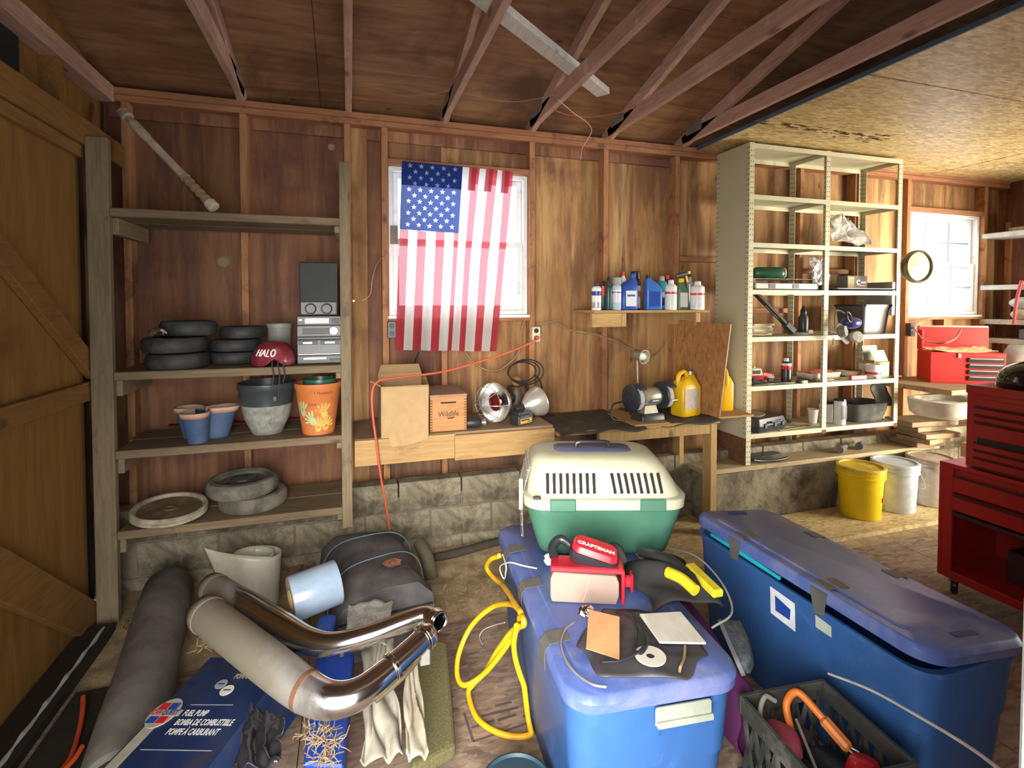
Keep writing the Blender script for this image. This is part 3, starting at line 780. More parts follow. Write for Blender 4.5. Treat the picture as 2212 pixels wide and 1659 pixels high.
# ---- lowest shelf
z = SZ[0]
c = on(364, 1100, 3.1); r = 77*mpp(c)*.95
m_lid = plain('bucket_lid_cream', (.48, .43, .32), .5, dirt=(.20, .14, .08), dirtamt=.5)
li = thing('bucket_lid', 'dirty cream plastic bucket lid lying on the lowest plank', 'bucket lid', (c.x, 3.12, z+.027), (R(4), R(3), 0))
MB().lathe([(r*.97, 0), (r, .004), (r, .012), (r*.97, .016), (r, .022), (r, .036), (r*.96, .042), (r*.90, .040), (r*.86, .028), (r*.84, .026)], 48).build('rim', m_lid, li, smooth=40)
MB().lathe([(.001, .024), (r*.10, .024), (r*.10, .030), (r*.16, .030), (r*.17, .024), (r*.85, .026), (r*.97, .002), (.001, .002)], 40).build('lid_panel', plain('lid_brown_dirt', (.16, .11, .055), .8, dirt=(.3, .25, .16)), li, smooth=40)
c1 = on(545, 1095, 3.15); c2 = on(521, 1060, 3.12)
tyre('dusty grey rubber wheel lying under another on the lowest plank', (c1.x, 3.19, z+.001), .175, .085, m_rubberg, mh=m_rubberg)
tyre('dusty grey rubber wheel with bolt holes on top of its twin', (c2.x, 3.17, z+.088), .18, .085, m_rubberg, holes=6, mh=m_rubberg)
# ================================================================ FLAG
import mathutils
FX0, FX1 = .345, 1.115; FZ1 = PY(990, 352, 3.44).z; FZ0 = PY(970, 758, 3.44).z
def flag_mat(name, col, tr=.85, weave=.06):
    m, nt, b = newmat(name); v = mapping(nt, (1, 1, 1)); n2 = noise(nt, v, 6, 5); n1 = noise(nt, mapping(nt, (1, 1, 1)), 400, 2)
    r = ramp(nt, [(.3, tuple(c*.85 for c in col)), (.7, col)]); nt.links.new(n2, r.inputs[0])
    nt.links.new(r.outputs[0], b.inputs['Base Color']); setin(b, Roughness=.8); b.inputs['Specular IOR Level'].default_value = .2
    o = nt.nodes['Material Output']; t = N(nt, 'ShaderNodeBsdfTranslucent'); nt.links.new(r.outputs[0], t.inputs[0])
    mx = N(nt, 'ShaderNodeMixShader'); mx.inputs[0].default_value = tr; nt.links.new(b.outputs[0], mx.inputs[1]); nt.links.new(t.outputs[0], mx.inputs[2])
    tp = N(nt, 'ShaderNodeBsdfTransparent'); m2 = N(nt, 'ShaderNodeMixShader'); m2.inputs[0].default_value = weave
    nt.links.new(mx.outputs[0], m2.inputs[1]); nt.links.new(tp.outputs[0], m2.inputs[2]); nt.links.new(m2.outputs[0], o.inputs[0]); return m   # open weave
m_fr = flag_mat('flag_red', (.55, .05, .075), .55, .12); m_fw = flag_mat('flag_white', (.78, .76, .72), .55); m_fb = flag_mat('flag_blue', (.025, .06, .26), .6, .03)
fl = thing('american_flag', 'american flag hung with vertical stripes over the window', 'flag', ((FX0+FX1)/2, 3.44, FZ0))
def fpt(u, v, dy=0):
    """u across (0..1), v down from the top (0..1)"""
    h = FZ1-FZ0
    top = PY(868+u*240, 349+u*22, 3.44); bot = PY(853+u*226, 756+u*3, 3.43)
    x = top.x+(bot.x-top.x)*v; zz = top.z+(bot.z-top.z)*v
    amp = .004+.020*min(1, v*1.6)
    y = 3.435-amp*(.5+.5*math.sin(u*17+v*1.2))-amp*.5*math.sin(u*41+1)
    if u > .55: x -= .028*math.sin((u-.55)/.45*pi)*min(1, v*2)*(1 if u < .9 else .3)
    if u > .93: x -= .02*v
    return Vector((x, y+dy, zz))
UC, VC = .535, .36        # canton
NS = 13
def strip(u0, u1, v0, v1, nu, nv, dy=0):
    return MB().grid(lambda a, b: fpt(u0+(u1-u0)*a, v0+(v1-v0)*b, dy), nu, nv)
edges = [0, .082, .165, .25, .335, .415, .50, .545, .63, .70, .785, .86, .925, 1.0]
for i in range(13):
    u0, u1 = edges[i], edges[i+1]
    v0 = VC if u1 <= .56 else 0
    if i == 6: u0 = edges[6]; v0 = VC
    strip(u0, u1, v0, 1, 6, 60).build('stripe', m_fr if i % 2 == 0 else m_fw, fl, world=True, smooth=180)
# folded-over hem at the top (double cloth reads darker against the light)
strip(0, .545, 0, .125, 30, 6, -.006).build('top_fold', m_fb, fl, world=True, smooth=180)
for (a, b) in ((.605, .675), (.755, .82), (.90, .97)):
    strip(a, b, .0, .125, 4, 6, -.006).build('top_fold', m_fr, fl, world=True, smooth=180)
def star_pts(r): return [(r*(1 if k % 2 == 0 else .40)*math.cos(pi/2+k*pi/5), r*(1 if k % 2 == 0 else .40)*math.sin(pi/2+k*pi/5)) for k in range(10)]
m_star = flag_mat('flag_star', (.92, .92, .90), .75)
stars2d = []
for rrow in range(11):
    n = 5 if rrow % 2 == 0 else 4
    for k in range(n):
        stars2d.append((.545*(.135+(k+(0 if n == 5 else .5))*.185), VC*(.055+rrow*.0865)))
SU, SV = (fpt(1, .2)-fpt(0, .2)).length, (FZ1-FZ0)
cv = [Vector((0, 0)), Vector((.545, 0)), Vector((.545, VC)), Vector((0, VC))]; cf = [[0, 1, 2, 3]]
for (u, v) in stars2d:
    o = len(cv); cv += [Vector((u+x/SU, v-y/SV)) for x, y in star_pts(.0185)]; cf.append(list(range(o+9, o-1, -1)))
for i in range(1, 26):
    for j in range(1, 22):
        p = Vector((.545*i/26, VC*j/22))
        if all((p.x-u)**2*SU*SU+(p.y-v)**2*SV*SV > .021**2 for u, v in stars2d): cv.append(p)
res = mathutils.geometry.delaunay_2d_cdt(cv, [], cf, 1, 1e-6)
groups_ = {}
for face, orig in zip(res[2], res[5]):
    sid = max(orig) if orig else 0
    groups_.setdefault(sid, []).append(face)
for sid, faces in groups_.items():
    used = sorted({i for f in faces for i in f}); ix = {q: k for k, q in enumerate(used)}
    mb = MB(); mb.add([fpt(res[0][q].x, res[0][q].y) for q in used], [tuple(ix[i] for i in f) for f in faces])
    mb.build('canton' if sid == 0 else 'star', m_fb if sid == 0 else m_star, fl, world=True, smooth=180)
for (u, v) in stars2d:
    if v < .115:
        c = fpt(u, v, -.0075); MB().poly([(c.x+x, c.y, c.z+y) for x, y in star_pts(.0185)]).build('star', m_star, fl, world=True)

# ================================================================ LEFT BENCH (z .845)
BZ = .845
m_pine = wood('pine_boards', (.33, .18, .06), (.50, .32, .125), 'x', stain=(.22, .11, .035), stainamt=.3)
m_benchtop = plywood('bench_top', (.24, .16, .09), (.36, .25, .15), 'x')
m_pinez = wood('pine_legs', (.36, .21, .07), (.54, .36, .15), 'z')
bn = thing('wooden_workbench', 'plain wooden workbench with pine apron boards under the flag', 'workbench', (.6, 3.2, 0))
MB().box2((.022, 2.985, BZ-.02), (1.20, SY-.003, BZ)).build('bench_top', m_benchtop, bn, world=True, bevel=.002)
MB().box2((.020, 2.965, BZ-.147), (.585, 2.984, BZ-.003)).build('apron_board', m_pine, bn, world=True, bevel=.002)
MB().box2((.575, 2.945, BZ-.155), (1.195, 2.964, BZ-.010)).build('apron_board', m_pine, bn, world=True, bevel=.002)
MB().box2((.06, 3.40, BZ-.12), (1.18, 3.438, BZ-.022)).build('ledger', m_pine, bn, world=True)
# cardboard box with a flap hanging over the edge
m_card = plain('cardboard', (.44, .29, .14), .85, var=.08, bmp=.05, dirt=(.38, .24, .11), dirtamt=.3)
m_cardin = plain('cardboard_inside', (.30, .19, .10), .9, var=.1)
p0 = on(823, 836, 2.96); p1 = on(926, 834, 2.96); TZ = p0.z; cw = p1.x-p0.x
cb = thing('cardboard_box', 'open cardboard box with its front flap hanging over the bench edge', 'box', ((p0.x+p1.x)/2, 3.08, BZ))
w2 = cw/2; dep = .30
for a, b in (((-w2, -.115, 0), (w2, -.112, TZ-BZ)), ((-w2, dep-.115, 0), (w2, dep-.112, TZ-BZ+.03)), ((-w2, -.112, 0), (-w2+.003, dep-.115, TZ-BZ)), ((w2-.003, -.112, 0), (w2, dep-.115, TZ-BZ)), ((-w2, -.112, 0), (w2, dep-.112, .003))):
    MB().box2(a, b).build('side_panel', m_card, cb)
fl2 = [on(823, 836, 2.955), on(926, 834, 2.955), on(925, 948, 2.94), on(880, 962, 2.937), on(846, 965, 2.937), on(830, 915, 2.945)]
MB().poly(fl2).build('flap', m_card, cb, world=True, solid=.004)
q = [on(801, 792, 3.26), on(803, 826, 3.12), on(823, 836, 2.962), on(818, 800, 3.02)]
MB().poly([(-w2, -.11, TZ-BZ), (-w2, dep-.12, TZ-BZ), (-w2-.05, dep-.10, TZ-BZ+.045), (-w2-.055, -.09, TZ-BZ+.03)]).build('flap', m_card, cb, solid=.004)
MB().poly([(-w2, dep-.115, TZ-BZ+.03), (w2, dep-.115, TZ-BZ+.03), (w2-.01, dep-.06, TZ-BZ+.08), (-w2+.02, dep-.06, TZ-BZ+.08)]).build('flap', m_card, cb, solid=.004)
MB().poly([(w2, -.10, TZ-BZ), (w2, dep-.12, TZ-BZ), (w2+.025, dep-.08, TZ-BZ+.02), (w2+.022, .02, TZ-BZ-.03)]).build('flap', m_card, cb, solid=.004)
mb = MB()
for k in range(10):
    t = k/9; mb.box((w2*.36-.012*t, -.1195-.008-.0*t, TZ-BZ-.04-.10*t), (.006, .002, .012))
mb.build('tape_tear', plain('torn_paper', (.75, .62, .42), .9), cb)
# wooden box branded Wildlife
m_crate = wood('cigar_box', (.38, .155, .045), (.55, .26, .085), 'x', rough=.55)
m_cratetop = plywood('cigar_box_lid', (.30, .17, .11), (.42, .27, .19), 'y')
p0 = on(929, 940, 3.02); p1 = on(1008, 850, 3.02); w2 = (p1.x-p0.x)/2; hh = p1.z-BZ
wb = thing('wooden_box', 'small wooden box with dovetailed corners branded Wildlife', 'box', ((p0.x+p1.x)/2, 3.02, BZ))
MB().box2((-w2, 0, .002), (w2, .016, hh-.012)).build('front_panel', m_crate, wb, bevel=.0015)
MB().box2((-w2+.001, .017, .002), (w2-.001, .36, hh-.012)).build('box_body', m_crate, wb, bevel=.0015)
MB().box2((-w2-.003, -.003, hh-.012), (w2+.003, .363, hh)).build('lid', m_cratetop, wb, bevel=.002)
MB().box2((-w2*.42, -.0015, hh*.76), (w2*.42, .004, hh*.80)).build('handle_slot', m_dark, wb, bevel=.0015)
for s in (-1, 1):
    mb = MB()
    for k in range(12): mb.box((s*(w2-.008), -.0008, .012+k*(hh-.03)/12), (.016, .001, .008))
    mb.build('dovetail', plain('dovetail_end_grain', (.22, .085, .03), .7), wb)
mb = text_mb('Wildlife', .046, frame((0, -.001, hh*.47), (1, 0, 0), (0, 0, 1)), .0005, align='CENTER', shear=.05, xs=.85)
mb.box((.01, -.001, hh*.36), (.035, .001, .008)); mb.box((.03, -.001, hh*.375), (.012, .001, .006))
mb.build('branding', plain('brand_ink', (.07, .03, .015), .8), wb)
# reflector clamp lamps
m_alu = plain('spun_aluminium', (.72, .71, .68), .28, .9, var=.08)
m_pearl = plain('pearl_reflector', (.62, .60, .54), .3, .55)
m_redb = plain('red_bulb', (.10, .008, .008), .12, coat=.6)
m_wire = plain('galvanised_wire', (.62, .61, .58), .35, .8)
def reflector(name, label, c, direction, r, d, mat, guard=True, bulb=True):
    dv = Vector(direction).normalized(); M0 = dv.to_track_quat('Z', 'Y').to_matrix().to_4x4()
    t = thing(name, label, 'lamp', c, M0.to_euler())
    MB().lathe([(r, 0), (r*1.02, -.004), (r*.97, -.02), (r*.80, -d*.5), (r*.45, -d*.86), (r*.26, -d), (r*.24, -d-.012)], 40).build('reflector', mat, t, smooth=60, solid=.0015)
    MB().lathe([(.001, -d-.07), (r*.2, -d-.07), (r*.26, -d-.06), (r*.25, -d+.01), (.001, -d+.01)], 24).build('socket', m_black, t, smooth=40)
    if bulb: MB().lathe([(.001, -d+.0), (.018, -d+.005), (.022, -d*.7), (.05, -d*.28), (.057, -d*.12), (.045, -d*.02), (.001, .008)], 28).build('bulb', m_redb, t, smooth=60)
    if guard:
        for k in range(4):
            a = k*pi/4
            pts = [((r*math.cos(q))*math.cos(a), (r*math.cos(q))*math.sin(a), r*.85*math.sin(q)) for q in [pi*i/14 for i in range(15)]]
            MB().tube(pts, .0026, 6).build('guard_wire', m_wire, t)
        for q in (0, .55): MB().torus(r*math.cos(q), .0026, 36, 6, Matrix.Translation((0, 0, r*.85*math.sin(q)))).build('guard_ring', m_wire, t)
    return t
c = on(1062, 866, 3.12)
reflector('heat_lamp', 'aluminium heat lamp with wire guard and red bulb on the bench', (c.x+.02, 3.15, BZ+.130), (-.84, -.54, -.02), .125, .12, m_alu)
c = on(1150, 862, 3.22)
reflector('reflector_lamp', 'pearly reflector lamp lying on its rim without a guard', (c.x+.05, 3.23, BZ+.108), (.86, .30, .18), .100, .13, m_pearl, False, False)
# dark canister lamp with cord coil behind
m_brownm = plain('brown_canister', (.055, .035, .022), .5, dirt=(.16, .10, .05))
c = on(1122, 830, 3.36)
dk = thing('motor_canister', 'dark brown motor canister standing behind the heat lamps', 'motor', (c.x-.01, 3.40, BZ+.001))
MB().lathe([(.001, 0), (.072, 0), (.075, .02), (.075, .15), (.06, .185), (.03, .19), (.001, .19)], 28).build('body', m_brownm, dk, smooth=35)
MB().lathe([(.001, .25), (.02, .246), (.034, .225), (.034, .205), (.02, .188), (.001, .188)], 24).build('bulb_cap', plain('amber_glass', (.35, .2, .06), .08, coat=.5), dk, smooth=50)
cords = MB()
cc = V(c.x, 3.305, BZ+.295)
for k in range(3):
    pts = [(cc.x+(.10+.012*k)*math.cos(a)+.012*k, cc.y-.01*k, cc.z+(.065+.01*k)*math.sin(a)) for a in [2*pi*i/24 for i in range(24)]]
    cords.tube(pts, .0045, 6, closed=True)
cords.tube(catmull([(cc.x+.09, 3.305, BZ+.27), (cc.x+.15, 3.36, BZ+.22), (cc.x+.19, 3.42, BZ+.12), (cc.x+.17, 3.43, BZ+.04), (cc.x+.14, 3.43, BZ+.0055)], 6), .0045, 6)
tag(cords.build('coiled_cable', m_black, smooth=60), 'coiled black lamp cord looped above the motor canister', 'cord')
# battery box
c = on(1130, 912, 3.05)
bt = thing('battery_pack', 'black battery pack with a yellow label at the bench edge', 'battery', (c.x, 3.08, BZ), (0, 0, R(28)))
MB().rbox([(0, .135, .085, .012), (.055, .135, .085, .012), (.062, .128, .078, .012)]).build('case', m_black, bt, smooth=40)
MB().rbox([(.062, .10, .06, .01), (.078, .098, .058, .01)]).build('terminal_block', m_black, bt, smooth=40)
MB().box((-.005, -.0435, .026), (.10, .002, .030)).build('label', plain('battery_label', (.65, .40, .04), .5), bt)
MB().box((-.012, -.0449, .032), (.075, .001, .009)).build('label_print', m_black, bt); MB().box((.022, -.0449, .019), (.03, .001, .006)).build('label_print', m_black, bt)
c = on(1016, 900, 3.07)
sk = thing('lamp_socket', 'black lamp socket with grey clamp beside the wooden box', 'lamp socket', (c.x+.016, 3.06, BZ+.032), (0, R(90), R(-6)))
MB().lathe([(.001, -.05), (.022, -.05), (.030, -.03), (.030, .03), (.02, .05), (.001, .05)], 20).build('socket', m_black, sk, smooth=40)
MB().lathe([(.001, .05), (.016, .05), (.016, .06), (.022, .062), (.022, .075), (.001, .075)], 20).build('clamp_barrel', m_silver, sk, smooth=40)

# ================================================================ RIGHT BENCH (z .82) with black mat
B2 = .815
m_mat = plain('black_mat', (.045, .046, .042), .6, var=.3, dirt=(.16, .15, .12), dirtamt=.25, bmp=.1)
b2 = thing('corner_workbench', 'low workbench on pine legs covered by a black rubber mat', 'workbench', (1.8, 3.2, 0))
MB().box2((1.205, 2.93, B2-.03), (2.40, SY-.003, B2-.008)).build('bench_top', m_pine, b2, world=True, bevel=.002)
MB().box2((1.5, 2.945, B2-.10), (2.38, 2.98, B2-.031)).build('apron_board', m_pinez, b2, world=True, bevel=.002)
MB().box2((2.335, 2.94, 0), (2.385, 3.03, B2-.031)).build('leg', m_pinez, b2, world=True, bevel=.003)
MB().box2((1.70, 3.30, 0), (1.738, 3.39, B2-.031)).build('leg', m_pinez, b2, world=True, bevel=.003)
MB().box2((2.34, 3.30, .40), (2.38, 3.39, B2-.031)).build('leg', m_pinez, b2, world=True, bevel=.003)
def matfn(x0, x1, y0, y1, seed):
    def f(u, v):
        x = x0+(x1-x0)*u; y = y0+(y1-y0)*v
        e = max(0, 1-v*14); 
        return (x+.012*math.sin(y*5), y+.012*math.sin(x*9+seed)*(1-v), B2-.004+.004*math.sin(x*13+seed)*math.sin(y*9)-e*.022*(.6+.4*math.sin(x*23)))
    return f
MB().grid(matfn(1.207, 1.80, 2.90, 3.46, 1), 50, 30).build('rubber_mat', m_mat, b2, world=True, smooth=180, solid=.004)
MB().grid(matfn(1.93, 2.40, 2.915, 3.46, 3), 40, 30).build('rubber_mat', m_mat, b2, world=True, smooth=180, solid=.004)
MB().box2((1.74, 2.92, B2-.006), (2.0, 3.3, B2+.006)).build('mounting_board', m_pine, b2, world=True, bevel=.002)
# bench grinder
m_gr = plain('grinder_grey', (.38, .36, .28), .35, .4, var=.1, dirt=(.2, .18, .13)); m_grd = plain('grinder_dark', (.035, .04, .048), .35, var=.2)
m_stone = plain('grinding_stone', (.42, .42, .44), .85)
gc = on(1403, 880, 3.03)
gr = thing('bench_grinder', 'grey bench grinder with two guarded wheels on the mat', 'grinder', (gc.x, 3.05, B2+.008), (0, 0, R(9)))
MB().rbox([(0, .20, .13, .015), (.03, .19, .125, .015), (.04, .17, .11, .015)]).build('base', m_grd, gr, smooth=40)
MB().loft([[(-.06, -.04, .04), (.06, -.04, .04), (.06, .04, .04), (-.06, .04, .04)], [(-.045, -.03, .10), (.045, -.03, .10), (.045, .03, .10), (-.045, .03, .10)]]).build('pedestal', m_gr, gr, bevel=.004)
Mx = MX((0, 0, .15), (0, R(90), 0))
MB().lathe([(.001, -.095), (.045, -.095), (.058, -.075), (.064, -.06), (.064, .06), (.058, .075), (.045, .095), (.001, .095)], 36, Mx).build('motor', m_gr, gr, smooth=30)
MB().box2((-.035, -.0655, .118), (.05, -.055, .142)).build('name_plate', plain('plate_navy', (.03, .05, .09), .3), gr, bevel=.001)
MB().box((.010, -.0660, .132), (.055, .001, .007)).build('plate_print', m_silver, gr)
for s in (-1, 1):
    MB().lathe([(.001, s*.10), (.086, s*.10), (.092, s*.108), (.092, s*.146), (.082, s*.154), (.04, s*.158), (.001, s*.160)], 36, Mx).build('wheel_guard', m_grd, gr, smooth=35)
    MB().lathe([(.001, s*.112), (.082, s*.112), (.082, s*.14), (.001, s*.14)], 32, Mx @ Matrix.Translation((.0, -.018, 0))).build('stone', m_stone, gr, smooth=35)
    MB().lathe([(.001, s*.158), (.03, s*.158), (.03, s*.166), (.001, s*.17)], 20, Mx).build('guard_cap', m_grd, gr, smooth=35)
    MB().box((s*.127, -.095, .135), (.05, .05, .006)).build('tool_rest', m_silver, gr, bevel=.001)
    MB().box((s*.127, -.075, .235), (.055, .07, .012), rot=(R(25), 0, 0)).build('eye_shield', m_grd, gr, bevel=.002)
MB().tube(catmull([(-.16, .06, .12), (-.24, .07, .10), (-.26, .05, .02), (-.20, .0, .004)], 5), .006, 6).build('cord', m_black, gr)
# desk lamp
c = on(1388, 770, 3.17); base = V(on(1378, 850, 3.2).x, 3.2, B2+.004)
dl = thing('desk_lamp', 'small grey gooseneck lamp standing behind the grinder', 'lamp', base)
MB().lathe([(.001, 0), (.06, 0), (.062, .012), (.05, .022), (.012, .028), (.001, .028)], 28).build('lamp_base', m_grd, dl, smooth=40)
hd = c-base
MB().tube(catmull([(0, 0, .02), (-.004, 0, .10), (.0, .0, .17), (hd.x-.015, hd.y+.05, hd.z-.01)], 6), .006, 8).build('lamp_arm', m_gr, dl, smooth=60)
dv = Vector((.25, -.95, -.12)).normalized(); M0 = Matrix.Translation(hd) @ dv.to_track_quat('Z', 'Y').to_matrix().to_4x4()
MB().lathe([(.001, -.075), (.022, -.075), (.034, -.06), (.04, -.01), (.050, .02), (.047, .02), (.036, -.01), (.001, -.03)], 28, M0).build('lamp_shade', m_gr, dl, smooth=50)
MB().sphere((0, 0, -.004), .028, 18, 10, M0).build('bulb', plain('frosted_bulb', (.8, .8, .76), .3), dl, smooth=180)
# yellow jugs
m_yel = plain('yellow_jug', (.78, .48, .012), .35, var=.08); m_lab = plain('faded_label', (.52, .42, .36), .7, var=.15, scale=40)
def jug(label, c, rz, h=.30, w=.17, d=.12):
    t = thing('yellow_jug', label, 'jug', c, (0, 0, rz), 'yellow jugs on the bench')
    MB().rbox([(0, w*.9, d*.9, .02), (.012, w, d, .025), (h*.66, w, d, .025), (h*.80, w*.8, d*.75, .025, .0, 0), (h*.90, w*.36, d*.42, .025, w*.22, 0), (h*.93, w*.24, d*.34, .02, w*.24, 0)]).build('body', m_yel, t, smooth=40)
    MB().tube(catmull([(w*.10, 0, h*.90), (-w*.10, 0, h*1.0), (-w*.38, 0, h*.93), (-w*.44, 0, h*.72), (-w*.42, 0, h*.60)], 5), [.016]*21, 10).build('handle', m_yel, t, smooth=60)
    MB().lathe([(.001, h), (.024, h), (.026, h*.93), (.001, h*.93)], 20, Matrix.Translation((w*.24, 0, 0))).build('cap', m_silver, t, smooth=40)
    MB().box((-.01, -d/2-.0008, h*.40), (w*.72, .0016, h*.46)).build('label_sticker', m_lab, t)
    return t
c = on(1481, 878, 3.10)
jug('yellow plastic jug with faded label standing beside the grinder', (c.x, 3.10, B2+.003), R(12), .305, .185, .13)
jug('yellow plastic jug standing between the leaning board and the metal shelving', (2.615, 3.19, B2+.004), R(80), .305)
# chipboard panel leaning by the shelving
m_part = osb('chip_panel', (.34, .155, .05), (.48, .25, .09), 30, .5, 'xz')
Q = [PZ(1452, 868, B2), PZ(1566, 904, B2), PY(1578, 700, 3.02), PY(1466, 693, 3.36)]
Q[0] = V(2.30, 3.38, B2+.003); Q[1] = V(2.415, 2.96, B2+.003); Q[2] = PX(1578, 700, 2.47); Q[3] = PX(1466, 693, 2.375)
nrm = (Q[1]-Q[0]).cross(Q[3]-Q[0]).normalized()
mb = MB(); mb.loft([[q for q in Q], [q-nrm*.014 for q in Q]])
tag(mb.build('chipboard_panel', [m_part], bevel=.001), 'reddish chipboard panel standing upright at the end of the bench', 'panel')
tag(MB().box2((2.405, 2.97, B2-.012), (2.72, 3.30, B2+.002)).build('shelf_scrap', m_pine, bevel=.002), 'small pine offcut bridging the bench and the metal shelving', 'board')
# ================================================================ BOTTLE SHELF
b0 = 1.552
bs = thing('wall_shelf', 'short pine wall shelf on two blocks holding bottles and cans', 'shelf', (2.05, 3.3, b0-.1))
MB().box2((1.585, 3.20, b0-.018), (2.515, SY+.085, b0)).build('shelf_board', m_pine, bs, world=True, bevel=.002)
MB().box2((1.575, 3.21, b0-.115), (1.80, 3.25, b0-.019)).build('bracket_block', m_pine, bs, world=True, bevel=.003)
MB().box2((1.8035, 3.211, b0-.114), (1.838, SY+.085, b0-.0195)).build('bracket_block', m_pinez, bs, world=True, bevel=.003)
MB().box2((2.405, 3.21, b0-.115), (2.445, SY+.085, b0-.019)).build('bracket_block', m_pinez, bs, world=True, bevel=.003)
def colr(n, c, r=.35, **k): return plain(n, c, r, var=.06, **k)
m_canw = colr('can_white', (.72, .72, .70)); m_cang = colr('can_grey', (.45, .46, .45), .3, metal=.4); m_oil = colr('oil_blue', (.02, .07, .34), .3)
m_oil2 = colr('oil_blue_light', (.04, .15, .50), .3); m_teal = colr('can_teal', (.03, .26, .36)); m_blk = colr('can_black', (.02, .022, .025), .3)
m_gdk = colr('bottle_dark_green', (.015, .05, .05)); m_pale = colr('can_pale_blue', (.40, .52, .62)); m_red = colr('cap_red', (.60, .02, .03)); m_yeb = colr('trigger_yellow', (.80, .60, .02))
m_lorange = colr('label_orange', (.70, .12, .03)); m_lnavy = colr('label_navy', (.04, .05, .25)); m_lsil = colr('label_silver', (.62, .66, .70)); m_lgreen = colr('can_green', (.10, .20, .12))
def can(name, label, x, y, z, r, h, mb_, mc, bands=(), cap=.14, domed=True):
    t = thing(name, label, 'spray can', (x, y, z), (0, 0, random.uniform(-.3, .3)), 'bottles and cans on the wall shelf' if name == 'spray_can' else None)
    hb = h*(1-cap)
    MB().lathe([(.001, 0), (r*.92, 0), (r, .004), (r, hb*.90), (r*.96, hb*.93), (r*.62, hb), (.001, hb)], 24).build('can_body', mb_, t, smooth=35)
    cr = r*.5 if domed else r*.98
    MB().lathe([(.001, h), (cr*.75, h), (cr*.95, h-.006), (cr, hb), (.001, hb)], 20).build('cap', mc, t, smooth=35)
    for (z0, z1, m) in bands: MB().lathe([(r*1.004, hb*z0), (r*1.012, hb*z0+.0005), (r*1.012, hb*z1), (r*1.004, hb*z1)], 24).build('label_band', m, t, smooth=35)
    return t
def oilbottle(label, x, y, z, w, h, m, mlab, mcap, lean=1, name='oil_bottle'):
    t = thing(name, label, 'bottle', (x, y, z), (0, 0, random.uniform(-.12, .12)), 'bottles and cans on the wall shelf')
    d = w*.55
    MB().rbox([(0, w*.94, d*.9, .012), (.008, w, d, .016), (h*.60, w, d, .016), (h*.74, w*.80, d*.9, .016, w*.10*lean, 0), (h*.86, w*.36, d*.5, .012, w*.28*lean, 0), (h*.89, w*.32, d*.48, .012, w*.28*lean, 0)]).build('body', m, t, smooth=40)
    MB().lathe([(.001, h), (w*.15, h), (w*.16, h*.89), (.001, h*.89)], 16, Matrix.Translation((w*.28*lean, 0, 0))).build('cap', mcap, t, smooth=40)
    lab = MB().box((0.0, -d/2-.0008, h*.32), (w*.66, .0016, h*.42)).build('label_sticker', mlab, t)
    MB().box((0.0, -d/2-.0020, h*.40), (w*.5, .0012, h*.05)).build('label_print', m_lnavy, lab)
    return t
def bx(px0, px1, Y): a = on(px0, 640, Y).x; b = on(px1, 640, Y).x; return (a+b)/2, (b-a)
def bh(py, Y): return on(1400, py, Y).z-b0
Y = 3.26
c, w = bx(1279, 1298, 3.24); can('spray_can', 'small white spray can with a dark cap at the end of the wall shelf', c, 3.24, b0, w/2, bh(612, 3.24), m_canw, m_grd, ((.62, .80, m_lnavy), (.1, .35, m_cang)))
c, w = bx(1298, 1312, 3.30); can('spray_can', 'slim black can with a red band on the wall shelf', c, 3.32, b0, w/2, bh(608, 3.32), m_gdk, m_blk, ((.55, .95, m_red),))
c, w = bx(1307, 1322, 3.25); can('spray_can', 'dark green can with a glossy black top on the wall shelf', c, 3.25, b0, w/2*.9, bh(600, 3.25), m_gdk, m_blk, (), .25)
c, w = bx(1322, 1341, 3.25); can('spray_can', 'pale blue can with a smoky clear cap on the wall shelf', c+.002, 3.25, b0, w/2*.93, bh(600, 3.25), m_pale, m_grey, ((.3, .8, m_lsil), (.66, .72, m_red)), .22, False)
c, w = bx(1337, 1357, 3.36); oilbottle('white bottle with red cap behind the blue oil bottle', c, 3.38, b0, w, bh(588, 3.38), m_canw, m_canw, m_red, .3)
c, w = bx(1340, 1374, 3.26); oilbottle('dark blue motor oil bottle with silver label and slanted neck', c, 3.26, b0, w*1.02, bh(592, 3.26), m_oil, m_lsil, m_oil, 1)
c, w = bx(1374, 1394, 3.30); can('spray_can', 'tall black can with white and orange label on the wall shelf', c, 3.375, b0, w/2, bh(587, 3.375), m_blk, m_blk, ((.05, .78, m_lsil), (.42, .62, m_lorange)), .2, False)
c, w = bx(1394, 1426, 3.25); oilbottle('bright blue motor oil bottle with navy label turned away', c, 3.25, b0, w, bh(594, 3.25), m_oil2, m_oil, m_blk, -1)
c, w = bx(1421, 1441, 3.34); can('spray_can', 'teal spray can with pale lettering band on the wall shelf', c, 3.35, b0, w/2*1.05, bh(596, 3.35), m_teal, m_cang, ((.45, .60, m_pale), (.15, .4, m_blk)))
c, w = bx(1438, 1460, 3.24); can('spray_can', 'plain white spray can with a short red band on the wall shelf', c, 3.24, b0, w/2, bh(604, 3.24), m_canw, m_canw, ((.62, .70, m_red),))
c, w = bx(1450, 1478, 3.33); oilbottle('black plastic bottle with red cap and grey label', c, 3.44, b0, w*.95, bh(594, 3.44), m_blk, m_grey, m_red, -.6)
c, w = bx(1467, 1491, 3.27)
ts = thing('trigger_spray', 'green trigger spray bottle with a yellow and black nozzle', 'spray bottle', (c-.006, 3.305, b0), (0, 0, R(4)), 'bottles and cans on the wall shelf')
h = bh(585, 3.28)
MB().rbox([(0, w*.95, w*.7, .012), (h*.5, w*.95, w*.7, .014), (h*.68, w*.45, w*.4, .012), (h*.74, w*.36, w*.34, .012)]).build('body', m_lgreen, ts, smooth=40)
